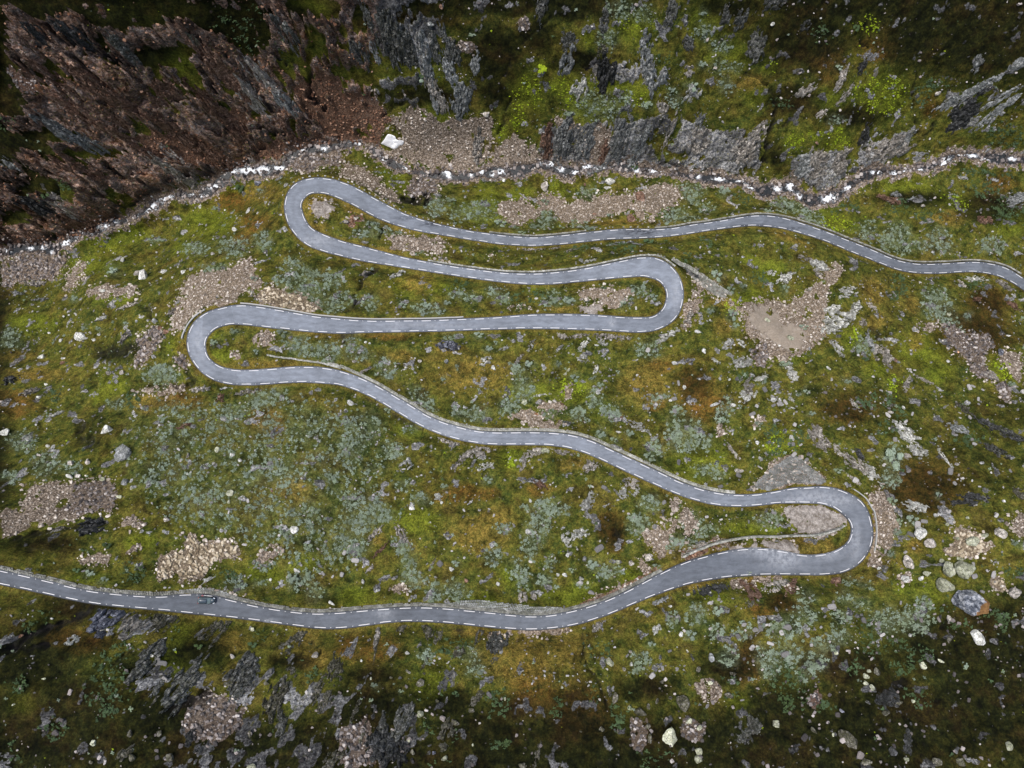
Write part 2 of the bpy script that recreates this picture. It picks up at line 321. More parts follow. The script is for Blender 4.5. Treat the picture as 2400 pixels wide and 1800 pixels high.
BOULDERS = rows('''
@00
1675 1185 26 20 0 b;1725 1313 15 10 -30 w;1300 1340 14 14 0 w;1610 1370 25 10 -70 w;1525 1490 22 14 30 w;1380 1645 13 12 0 p;1015 1635 8 7 0 w;985 1275 10 10 0 w;1460 1363 8 7 0 w
@01
940 135 35 46 0 w;890 115 30 17 90 p;1062 105 28 18 0 w;1192 103 20 18 0 w;1047 147 10 9 0 w;1120 140 10 9 0 p;795 30 25 14 100 w;672 225 22 12 0 w;530 525 42 30 20 w;397 550 18 14 110 w
322 500 12 9 0 w;610 542 13 11 0 w;495 383 8 7 0 w;413 392 9 8 0 w;178 482 8 8 0 w;415 662 20 10 0 w;412 692 26 14 0 r;275 655 30 18 -10 w;920 397 20 10 -15 w;885 425 12 12 0 g;1040 467 16 15 0 r
1080 490 22 20 0 r;1010 425 22 22 0 g;710 757 20 17 0 p;798 757 22 18 0 p;300 832 18 9 0 w;640 510 14 9 0 w;485 704 7 6 0 w;250 913 18 8 0 w;698 1130 52 34 -35 w;38 1145 30 24 -30 w;815 1280 60 62 20 g
315 1232 18 8 20 w;255 1290 16 14 0 p;455 1432 30 16 20 w;508 1425 18 18 0 p;675 1450 28 18 20 y;572 1335 26 18 40 p;812 1465 34 22 80 g;1215 1300 25 12 -70 p;1415 1255 23 21 60 y;1507 1292 26 16 -80 w
1555 1325 15 13 40 w;1495 1540 27 24 90 y;1485 1590 14 12 90 y;1985 1165 6 6 0 w;1765 1525 10 10 0 r;775 1560 18 16 0 y;465 1345 25 20 0 p;1140 220 8 6 0 w
@10
645 40 25 12 80 r;577 155 24 20 40 g;480 438 12 7 80 w;940 740 30 20 30 p;1513 1285 15 14 0 p;1880 1425 40 28 50 r;1940 1285 45 32 60 r;1320 1210 36 27 80 p;1745 1180 36 24 0 w;1725 1218 25 12 0 w;1577 1200 14 8 90 r
1050 1168 14 14 0 w;1700 395 15 6 0 w;95 1415 18 14 0 p;30 1435 22 14 0 p;1655 1250 12 10 0 w;1640 1390 14 10 0 r
@20
583 155 18 13 -60 w;893 118 8 7 0 w;160 257 16 12 90 p;1655 605 26 15 -30 p;940 1020 16 12 0 w;1560 1335 18 10 0 p;210 440 14 12 0 p;1805 755 8 7 0 w;870 925 16 10 60 r
@11
683 682 17 15 60 g;985 727 20 17 100 w;508 683 14 12 0 p;65 955 30 18 35 w;1815 1050 14 10 90 r;1795 1140 20 10 0 w;1665 890 16 8 0 w;2155 692 16 15 0 w;2135 937 14 9 0 w;1470 740 17 9 -60 y
1500 637 12 8 0 w;1655 578 16 8 10 w;1110 800 12 8 0 w;315 202 12 8 0 w;1262 1025 13 10 0 o;1187 945 32 18 -60 y;1285 945 16 13 60 p;1040 545 8 6 0 w;185 568 10 9 0 w;160 560 12 9 0 w;465 1635 25 16 0 w
648 1598 12 11 0 w;1225 1583 14 11 60 w;1450 765 14 11 -30 y;1380 940 16 11 0 p;1430 960 14 10 40 r;1745 545 10 6 0 w;88 683 18 10 0 p
@21
98 490 22 12 10 w;138 615 20 14 70 w;108 800 10 8 0 w;122 735 8 8 0 w;10 855 18 12 80 w;545 415 22 13 25 y;690 530 28 17 20 y;625 580 10 8 0 w;765 395 9 8 0 r;825 215 20 15 0 p
585 935 22 16 0 w;627 935 16 12 90 w;640 962 14 10 0 w;2105 517 17 8 0 w;1718 685 14 13 0 w;1785 625 9 8 0 o;1378 680 22 13 45 r;2055 625 28 20 80 b;1720 380 15 12 0 y;1938 1340 15 13 0 w
2080 1590 14 12 0 w;500 1310 14 10 80 w;700 1180 25 18 60 w;1430 985 16 11 60 w;1345 1013 20 12 0 p;365 1390 30 18 0 p;1775 1350 18 12 0 p;595 1360 10 9 0 p;215 960 40 11 -20 w;325 965 20 12 0 w
940 725 20 8 40 w;715 985 16 8 20 w;485 1210 16 13 60 w;305 800 12 8 -30 w;240 795 12 9 60 w
@02
1915 112 33 27 0 w;1082 48 18 16 0 p;1925 378 25 14 20 w;1993 200 38 14 -35 g;1755 440 12 12 0 w;1635 765 18 14 90 y;1505 935 20 20 0 p;605 1490 22 18 80 y;840 1440 25 19 -60 p;90 1248 14 8 -30 w
287 1080 20 8 0 w;335 690 12 8 0 w;135 800 30 12 -10 r;105 130 9 8 0 w;2150 590 25 14 30 w;1730 1110 20 20 0 g;1485 1110 32 26 0 g;1110 1590 33 30 0 g;855 1585 26 24 0 p;1030 1435 20 18 0 p
1620 1440 26 12 90 g;2040 930 28 22 -60 p;985 930 28 14 20 w;1630 1650 30 18 0 y;590 1620 18 12 0 p
@12
1212 125 19 18 0 w;715 367 17 17 0 w;140 455 22 12 80 w;230 510 10 8 90 w;1013 465 14 14 0 w;808 442 16 14 0 r;1465 275 16 12 90 w;1402 405 12 12 0 w;1450 405 20 13 20 w;1555 432 18 15 60 w
1597 455 12 8 90 y;1795 323 16 15 0 y;1880 330 18 18 0 p;445 515 12 12 0 w;430 915 17 15 0 w;185 828 10 8 90 p;130 965 16 8 90 w;320 1073 12 10 0 p;535 1045 11 10 0 r;435 1035 24 11 40 g
190 1080 14 8 90 w;510 1310 42 24 -60 y;515 1110 30 26 -40 g;620 1225 14 13 0 p;435 1477 14 13 0 w;668 1593 22 20 -60 y;850 1510 12 8 90 w;1060 1215 16 8 90 w;1430 1137 14 8 90 w;1458 1240 14 9 80 g
1550 1420 10 8 0 p;1690 1408 22 20 60 r;1790 1420 16 10 80 p;1870 1272 20 16 80 w;1985 1390 18 18 0 p;1990 1265 28 12 80 p;2045 1230 25 10 100 p;2000 1470 35 14 90 p;1940 1300 46 32 10 g;2130 1455 75 56 80 y
2200 1250 60 26 70 p;1830 1018 14 14 0 p;1880 985 14 12 90 w;1745 975 36 26 60 y;1775 1210 45 20 100 p;2080 1100 18 17 0 p;2175 875 6 6 0 w;2200 795 22 15 90 w;2130 610 13 12 0 w;1870 905 14 13 0 p
1245 555 30 22 90 p;2135 1205 16 12 0 p;850 1285 25 17 0 p;735 1360 32 18 10 p;1990 290 34 24 100 p;465 1560 22 16 70 p;1170 1640 30 20 0 p;600 1560 20 14 -60 b
@22
1527 143 46 45 0 w;1718 378 62 44 75 y;1822 365 60 56 -20 y;1695 470 56 50 20 y;1678 318 20 19 0 y;1865 585 112 84 15 a;2155 515 46 38 -50 p;1905 810 56 38 45 w;1790 305 25 12 10 y;1470 330 58 38 55 p
1600 195 40 35 0 p;1545 430 20 18 0 w;1580 400 36 18 5 y;1445 430 34 24 0 w;1775 170 14 14 0 y;1640 20 16 16 0 w;1845 40 14 12 0 y;1755 62 10 8 90 y;1710 80 12 12 0 y;2055 135 36 34 0 p
1865 195 50 30 -20 y;1955 150 25 18 0 y;1725 690 25 14 80 p;1475 800 14 13 0 w;990 915 16 13 -30 y;187 950 42 20 70 g;100 1025 26 15 100 r;325 1045 22 14 0 p;300 1190 36 22 20 g;580 688 10 8 0 w
480 872 12 10 0 w;30 900 12 10 0 w;600 1365 30 24 80 y;180 1105 18 16 0 w;15 1240 62 38 75 g;45 1355 30 22 -20 y;105 1400 20 18 0 y;105 1545 30 26 -30 y;100 1600 25 23 0 y;1187 1062 22 20 20 y
1185 1110 20 18 0 y;1255 1030 28 22 60 p;1210 1030 18 12 0 y;1225 1135 18 17 40 y;1550 990 30 20 50 y;1675 965 25 10 30 y;1725 830 22 14 80 p;1030 1290 20 14 60 b;1310 1300 30 20 0 p;1490 1225 12 12 0 w
1400 1235 25 13 -20 g;850 1415 30 14 50 p;1190 1620 40 30 -10 g;1640 1610 35 30 20 g;1800 1620 36 34 0 g;2110 1515 28 25 60 y;1350 1545 35 25 40 d;975 1440 16 8 90 w;1080 1470 100 44 45 g;1240 350 16 13 0 p
1270 365 14 12 0 w;1450 1600 22 14 0 y;1110 250 6 5 0 d;2070 480 16 13 0 p;2020 455 14 12 0 p
''')

# thickets: x y rx ry rot, w willow, k dark bushes, f bright fern and birch; small round ones become bushes of their own
SHRUBS = rows('''
@00
1530 170 90 80 0 k;1440 150 50 50 0 k;1640 90 60 70 0 k;1830 330 60 60 40 k;1600 270 80 40 0 k;1560 1230 40 40 0 k;1690 1240 26 22 0 w;40 800 60 50 0 k;1520 1600 90 60 0 w;1700 1560 70 50 0 w;1000 1560 50 20 0 w;400 1200 80 40 0 k;290 1280 40 40 0 k;1270 1610 80 40 0 w;1400 1350 20 16 0 w
@01
740 100 40 40 0 w;490 275 26 22 0 w;70 540 50 60 0 w;75 480 26 22 0 w;2000 230 160 80 25 w;2150 330 60 50 0 w;2000 110 70 40 0 w;1400 80 90 26 0 w;1720 920 120 55 -10 w;1520 1010 90 50 -20 w;1040 770 100 60 0 w
150 1200 90 60 0 w;300 1350 100 80 0 w;470 1370 60 50 0 w;60 1430 60 40 0 w;1390 560 26 24 0 w;1660 620 20 18 0 w;1950 600 130 50 20 w;2120 620 90 60 20 w;870 950 60 50 0 k;640 470 20 16 0 w;820 440 22 18 0 w;545 470 16 20 0 w
1900 60 60 50 0 w;2150 160 80 60 0 w;1850 150 80 40 0 w;1650 150 30 22 0 w;1520 490 30 24 0 w;1830 500 40 30 0 w;1930 560 60 40 0 w;750 960 50 30 0 w;350 900 50 40 0 k;1740 1080 60 50 0 w;1120 1130 60 30 0 w
@02
590 400 34 32 0 w;685 440 30 30 0 w;870 380 80 70 0 k;700 220 42 34 0 k;1960 450 80 60 0 w;2050 520 60 50 0 w;1540 480 60 50 0 w;1480 420 60 40 0 k;1680 460 60 30 0 w;720 1000 150 100 -50 k;700 1180 120 130 0 k
1640 860 42 32 0 k;1700 800 50 46 0 k;1110 780 50 40 0 k;250 690 120 50 -25 k;1720 340 60 30 0 w;500 380 34 26 0 k;1930 270 26 20 0 w;1930 300 16 20 0 w;2030 1060 50 40 0 k;1290 870 40 26 0 k;1760 750 60 30 0 k;100 1120 60 50 0 k;350 1400 90 60 0 k;1900 430 40 40 0 w;100 1560 80 50 0 k
@12
100 60 110 80 0 w;280 20 80 40 0 w;60 220 120 90 0 w;390 230 70 48 40 w;440 330 50 40 0 w;460 430 90 50 20 w;620 510 70 48 -20 w;750 510 80 50 30 w;740 330 30 22 0 w;1260 120 190 70 105 w;1150 400 100 50 60 w
990 280 60 50 0 w;1050 110 50 30 0 w;1355 330 50 28 90 w;1630 340 40 38 0 w;1730 380 80 48 0 w;1930 90 80 66 0 w;2150 200 60 60 0 w;2040 350 30 20 0 w;1310 440 50 36 0 w;1590 490 20 16 0 w;1490 375 20 18 0 w
1395 485 20 18 0 w;1540 475 26 18 0 w;830 930 60 60 0 w;700 870 130 50 -15 k;540 930 50 46 0 w;860 1030 60 50 0 w;1000 1250 80 110 0 k;700 1180 60 40 0 k;560 1400 50 40 0 k;215 1120 24 20 0 w;1620 880 90 38 75 k
2150 700 40 50 0 w;1930 970 60 60 0 w;1640 1200 50 50 0 k;640 1630 70 30 0 k;2000 1600 100 60 0 k;2100 1580 60 40 0 k;1800 1330 60 80 0 k;1700 900 40 60 0 k;2010 860 30 30 0 w;720 1460 60 40 0 k;1020 1500 60 30 0 k;1400 1280 40 60 0 k;390 1160 20 16 0 w
@22
60 60 80 60 0 w;150 120 70 46 0 w;560 50 80 56 0 w;30 180 60 46 0 w;90 660 60 70 0 w;210 770 56 54 0 w;390 770 60 46 0 w;50 790 40 38 0 w;230 640 40 38 0 w;810 560 60 40 0 w;650 750 110 66 0 w
780 670 90 60 0 w;1030 680 60 46 0 w;1200 770 60 90 0 k;1310 700 110 80 0 w;1270 880 120 70 0 k;1500 700 110 80 0 w;1560 610 60 56 0 w;1480 50 46 40 0 w;1350 270 26 30 0 w;1180 470 50 30 0 w;1100 450 60 26 0 w
850 970 80 60 0 w;650 930 120 86 0 w;560 1000 60 76 0 w;680 1080 130 100 0 k;700 1190 110 80 0 k;1000 800 80 50 0 w;1380 860 100 66 0 k;1540 930 90 56 0 k;1780 730 60 56 0 k;2000 640 60 46 0 k;1530 1200 90 56 0 k
1420 1000 90 50 0 k;300 1130 70 56 0 k;120 1270 60 40 0 k;300 930 60 60 0 w;420 420 30 16 0 w;1720 600 50 40 0 k;1390 130 30 30 0 w;1400 60 24 24 0 w;2150 200 26 24 0 w;900 850 80 50 0 w;2120 380 60 40 0 k;1100 1000 60 40 0 k;800 1050 60 50 0 w;500 900 50 60 0 w;1050 560 50 40 0 w;1150 600 60 40 0 w;2050 700 60 60 0 k;900 1250 60 40 0 k
@21
310 220 30 28 0 w;390 195 26 20 0 w;665 210 26 30 0 w;180 360 28 24 0 w;320 380 32 42 0 w;345 450 24 22 0 w;215 130 40 46 0 w;1400 200 60 90 0 k;1640 300 90 86 0 w;1700 350 60 50 0 w;1840 390 28 24 0 w
1690 400 110 50 30 w;780 460 36 20 0 w;665 700 44 22 0 w;1160 590 60 50 0 w;1355 1310 64 86 0 w;1350 1450 60 50 0 w;1350 1590 38 38 0 w;250 1030 48 50 0 w;30 1150 80 120 0 w;120 1200 60 56 0 w
150 1390 80 40 0 w;230 1430 50 28 0 w;400 780 50 30 0 k;290 970 40 60 0 w;1240 930 120 60 0 k;575 1130 52 50 0 k;762 1160 56 50 0 k;590 1300 60 40 0 k;840 1020 26 18 0 w;1420 1020 50 46 0 k;1910 190 70 36 0 k
1330 1110 60 50 0 k;1840 1190 100 46 0 k;1655 1550 24 28 0 w;2130 830 30 20 0 w;640 1220 90 60 0 k;500 140 50 50 0 k;370 975 16 16 0 w;530 810 30 16 -60 w;40 20 60 40 0 k;490 1090 30 26 0 w;1070 815 26 18 0 w
800 880 26 18 0 w;750 900 20 16 0 w;1000 1390 34 18 0 w;1420 1390 20 18 0 k;1180 670 30 20 0 k;2110 60 40 50 0 k;330 330 60 50 0 f;2090 730 70 90 0 f;1370 830 30 50 0 f;1090 520 40 60 0 f;630 1220 100 70 0 f
@11
290 730 76 56 30 w;500 900 90 46 45 w;550 960 90 36 45 w;770 1010 56 40 0 w;880 1020 80 56 0 w;1080 980 60 50 0 w;1180 860 76 90 0 w;1150 730 60 30 0 w;1220 700 30 26 0 w;890 510 36 20 0 w;720 520 66 20 0 w
780 260 100 26 20 w;1010 250 90 42 30 w;690 305 26 20 0 w;550 345 90 36 10 w;190 310 46 56 0 w;400 320 30 20 0 w;1370 280 56 46 0 w;1480 290 42 28 0 w;1830 290 64 50 0 w;1935 220 56 40 0 w
2022 265 30 24 0 w;1270 270 50 46 0 k;640 360 50 24 0 w;30 280 60 56 0 w;1990 600 84 60 0 w;1410 700 20 26 0 w;1510 790 34 28 0 w;1350 1025 54 38 0 w;1540 1030 56 54 0 w;1650 930 56 66 0 w;1750 1010 66 56 0 w
1680 1160 38 38 0 w;1762 1192 26 24 0 w;2190 1130 80 120 0 w;2180 990 40 24 0 w;2030 1250 60 56 0 w;1990 1300 40 30 0 w;2060 920 60 28 0 w;60 1250 90 110 0 w;150 1110 110 100 0 w;330 1260 80 56 0 w
60 1600 60 56 0 w;220 1620 80 50 0 w;400 1480 60 30 0 w;520 1580 60 46 0 w;670 1490 28 20 0 w;950 1450 36 24 0 w;1330 1640 130 50 0 w;2000 1600 80 60 0 w;60 550 60 76 0 w;110 640 90 40 0 w
1680 835 26 20 0 w;1775 430 2 2 0 w;1790 750 16 12 0 w;1630 790 30 12 -30 w;1290 1590 30 20 0 w;1870 1150 30 30 0 w;480 340 26 26 0 w;560 320 30 24 0 w;860 270 30 20 0 w;1700 210 26 16 0 k;770 190 60 30 0 k;1150 300 60 50 0 k
840 90 2 2 0 w;1050 190 60 20 0 k;300 1000 26 20 0 w;190 1370 60 36 0 w;450 1110 50 34 0 w;1090 1300 44 60 0 f;1490 860 90 60 0 f;1470 280 30 24 0 k;1000 560 16 16 0 w;960 600 26 22 0 w;750 720 14 24 0 w;660 800 20 16 0 w
@10
1590 1250 56 40 0 w;1320 1310 30 24 0 w;1640 1370 50 24 0 w;1330 1420 56 56 0 w;1260 1470 40 20 0 w;880 1370 120 60 0 w;1030 1450 46 30 0 w;760 1390 70 40 0 w;610 1340 60 66 0 w;1530 1450 56 30 0 w
2150 1400 90 56 0 w;170 1510 90 30 0 w;330 1500 60 28 0 w;210 1450 50 40 0 w;1690 700 130 90 0 w;1560 660 56 46 0 w;1800 60 90 56 0 w;1960 90 60 60 0 w;1720 260 70 56 0 w;2090 380 60 46 0 k
1480 740 40 24 0 w;2160 640 60 56 0 w;510 510 40 30 0 w;1990 1570 46 26 0 k;1860 1620 60 36 0 k;1560 1590 60 36 0 k;1200 600 90 150 20 f;1140 790 46 60 0 f;1290 440 46 40 0 f;1050 850 30 50 0 f;1420 560 70 60 0 f
1500 650 60 60 0 f;620 1400 24 20 0 w;500 1620 50 24 0 w;1740 1400 26 18 0 w;710 1300 40 20 0 w;1170 1510 30 14 0 w;145 610 28 24 0 k;520 500 30 20 0 k;1610 1500 40 20 0 w;1920 620 80 60 0 f;1870 160 60 50 0 f;1900 1090 34 26 0 k
1840 640 50 40 0 w;1980 680 40 40 0 w;1600 610 60 30 0 w;1130 1480 26 14 0 w;850 230 26 14 0 w;1520 620 20 16 0 w;1750 1570 60 26 0 k
@20
60 1240 76 76 0 w;30 1130 50 40 0 k;390 1290 60 38 0 k;660 1330 90 44 15 w;160 1350 50 28 0 w;70 1415 50 22 0 w;820 1390 100 40 35 w;1390 1530 80 86 0 w;1420 1600 60 50 0 w;1200 1500 66 50 0 w;1330 1570 50 60 0 w
1560 1590 70 38 0 w;1680 1600 90 38 0 w;1540 620 48 74 0 k;1640 540 90 46 0 k;280 550 46 56 0 w;130 420 30 26 0 w;230 420 50 50 0 w;330 430 50 40 0 w;900 210 60 50 0 k;1120 190 28 36 0 k;640 660 70 46 0 k
2100 880 140 80 0 k;1940 1230 100 56 0 k;2100 1120 90 38 0 k;1900 1110 100 28 0 k;2120 1350 100 80 0 k;1420 1340 90 46 0 k;1050 1350 100 40 0 k;880 1300 50 34 0 k;1600 1400 100 38 0 k;550 1370 30 18 0 w;1010 440 28 20 0 w
150 1570 50 46 0 k;270 1240 40 36 0 w;1770 1310 90 40 20 f;730 920 60 60 0 f;1010 900 70 70 0 f;1280 620 160 120 0 f;140 200 60 60 0 w;250 300 60 50 0 w;560 430 50 40 0 f;2000 1590 80 50 0 w;1000 1450 100 50 0 f;1650 1520 60 40 0 w;60 560 40 40 0 w;860 870 60 30 0 f;130 90 30 20 0 w;1000 780 50 30 0 w;1200 160 60 60 0 f;1350 560 60 60 0 f
''')

MOSS = rows('''
@10
1200 600 110 160 20;1140 790 50 60;1290 430 50 40;1030 840 40 60;1480 560 150 70;1650 700 200 100;1850 580 200 60;1920 150 120 130;1590 240 50 60;950 1370 250 90;940 1250 80 60;1160 1260 90 50;1390 1230 90 60;620 760 90 40;360 1170 130 60 40;70 130 40 60;560 500 120 50 40;480 740 60 40
@20
300 350 150 100;140 160 110 110;1280 620 180 150;1130 350 60 50;730 920 60 70;1000 930 90 80;1760 1310 220 55 18;1450 1210 190 50;900 1400 150 40;1000 1450 120 60;1900 600 60 60;1200 150 80 80;500 620 80 60;2100 1450 120 80;950 650 80 60
@11
1500 870 130 80;450 1110 90 60;1700 1000 80 60;1100 1300 70 80;620 200 90 40;1240 200 60 30;1100 880 60 40;1250 870 90 40;400 200 90 60
@21
450 260 120 60;560 100 90 70;440 30 60 40;2090 720 120 120;1090 530 70 70;1350 840 40 60;120 1350 180 110;640 1180 90 60;1560 600 160 110;1660 760 100 60;1250 730 80 50;700 660 80 30
@01
740 830 80 70;660 900 60 50;200 430 160 60;1130 580 60 60;600 60 160 60;760 270 150 40;1350 500 60 40;1450 640 90 50;1250 340 40 30
@00
870 1510 90 60;700 1590 130 60;1380 1440 180 100;1200 1600 90 60;2000 60 120 70;900 130 200 80;1100 420 160 80;1500 1230 80 40
@02
1700 400 150 60;1100 930 120 90;900 200 90 60;150 1240 120 60;1150 820 90 60;2100 660 120 40;600 430 120 40;1960 330 120 60
@12
100 540 120 60;950 560 100 30;1500 530 200 70;1860 420 70 50;600 1130 130 100;500 720 140 30;1100 420 80 60;500 60 140 80
@22
480 120 210 46;1600 560 110 100;1640 640 60 60;350 1230 80 60;1180 1170 60 60;560 500 80 30;1450 480 60 60;200 560 100 50
''')

RUST = rows('''
@11
830 760 230 120 0 t;760 1540 180 60 0 r;950 1540 60 40 0 r;2080 715 90 45 0 r;1970 830 150 130 0 t;1280 1510 80 40 0 r;1500 1350 80 40 0 t;400 660 90 46 0 t;300 510 130 24 0 r;2050 950 60 60 0 r;1420 345 120 20 0 t;480 180 120 50 0 t;700 600 100 40 0 t
@21
130 950 150 130 0 r;1900 500 240 140 0 k;270 450 70 50 0 t;1070 1000 170 90 0 k;1550 1500 250 180 0 k;1260 420 80 60 0 t;1250 230 90 100 0 t;560 600 60 40 0 r;1480 330 60 50 0 t;240 310 90 30 0 t;1520 560 50 60 0 t;1980 300 150 90 0 k;60 820 100 100 0 k
@01
100 950 140 80 0 r;950 960 120 50 0 t;1150 930 150 60 0 r;1720 1050 120 70 0 r;1770 1120 60 60 0 r;1750 700 220 40 0 t;2150 500 200 36 0 t;1900 1500 100 90 0 t;250 770 200 40 0 t;1190 590 60 60 0 t;100 650 90 40 0 t
@02
600 850 160 60 0 k;2050 950 90 60 0 t;1500 850 120 60 0 t;1250 520 200 30 0 t;430 800 160 60 0 k;1960 860 90 60 0 t;450 480 60 30 0 t
@12
880 150 180 110 0 t;1750 100 80 110 0 k;1770 200 60 60 0 k;1150 950 280 150 0 t;1450 900 150 110 0 t;1250 1150 160 140 0 r;1550 1300 190 180 0 k;250 900 140 70 0 r;30 900 80 60 0 r;2150 240 120 40 0 t;1000 800 300 26 0 t;1000 640 60 20 0 t;230 180 50 40 0 t;1000 30 120 70 0 t
@22
650 590 90 60 0 k;400 980 120 120 0 k;500 640 90 46 0 r;760 190 130 40 0 t;1250 130 26 120 0 t;170 220 160 24 -10 t;900 250 160 22 0 t;80 490 100 30 0 t;1100 440 120 26 0 t;480 480 60 40 0 r;1500 230 60 40 0 t;1250 280 40 30 0 t;920 200 40 60 0 t
@00
2030 1300 130 90 0 t;2000 1480 120 40 0 t;1700 1250 120 60 0 t;1500 1300 120 60 0 r;1650 1450 120 60 0 r;1560 1550 60 60 0 r
@10
80 1350 120 40 25 t;620 1490 150 24 25 t;1850 1450 350 20 0 t;320 1440 150 30 25 t;300 1620 240 20 0 t;400 130 500 30 0 t
@20
1250 330 120 80 0 r;830 80 90 40 0 r;450 520 100 50 0 t;950 400 100 120 0 k;2050 1200 90 60 0 r;1600 700 60 60 0 r;1700 1420 120 40 0 t;700 1540 160 30 20 t
''')

DIM_AND_DARK_GROUND = rows('''
@00
500 100 900 260 0;100 900 300 700 0;1500 150 500 200 0
@02
-200 1500 700 500 0;500 1500 700 330 0;1200 1640 700 200 0;1900 1640 500 200
@12
300 1640 900 260 0;1200 1640 800 240 0;2000 1640 600 300
@22
500 1600 700 300 0;1300 1500 800 400 0;2200 1200 420 600 0;2250 700 160 300
@20
1700 60 900 220 0;2300 300 400 300 0;900 20 500 160
@10
1100 0 900 120
@00
300 0 600 160 0;-100 500 240 600 0;1300 0 700 90
@01
-80 400 160 500 0;-80 1200 160 500
@00
300 150 420 200 0;900 350 300 130 0;100 700 200 160 0;1900 120 200 110 0;1600 260 160 100 0;60 1250 160 90
@10
400 80 500 130 0;1000 350 220 230 0;1250 250 150 120;500 620 300 70;1000 600 120 100;1500 80 300 70;1550 400 180 60
@20
800 250 380 260 0;1500 250 260 260 0;1900 300 420 300 0;2150 100 260 260;700 650 200 100;1100 750 250 60;1500 1290 260 60;2000 1350 260 110;600 1000 60 90;300 60 250 60
@21
1900 500 280 110;1200 1000 300 140;1800 1350 320 220;2100 1000 220 120;900 900 140 60;500 600 100 60
@01
60 600 120 120;620 1120 130 110;120 250 200 60;780 640 150 60;500 1650 200 40
@02
300 200 260 60;500 600 330 110;200 950 420 260;500 1250 430 260;300 1500 520 260;1000 1400 320 300;1250 900 190 90;1500 1500 420 220;2000 1520 320 180;900 1000 140 90;1900 980 140 60
@12
200 1300 380 220;250 1560 480 200;900 1450 420 210;1500 1450 420 260;2050 1500 320 220;700 1250 200 110;2000 1150 220 90;1100 1300 200 110;200 1050 190 70
@22
200 1500 380 260;700 1400 420 330;1300 1300 520 360;1900 1300 480 440;1700 900 420 260;2100 900 260 360;1100 1000 320 160;600 1250 220 120;2000 700 260 130;300 1000 190 120
''')  # edge and corner darkening painted as ground colour, with some dark patches


def polys(txt):
    out = []; t = None
    for line in txt.strip().splitlines():
        line = line.strip()
        if line.startswith('@'):
            t = (int(line[1]), int(line[2])); continue
        f = line.split(); tone = f[0]; v = [float(q) for q in f[1:]]
        out.append((tone, np.array([tp(t[0], t[1], v[i], v[i + 1]) for i in range(0, len(v) - 1, 2)])))
    return out

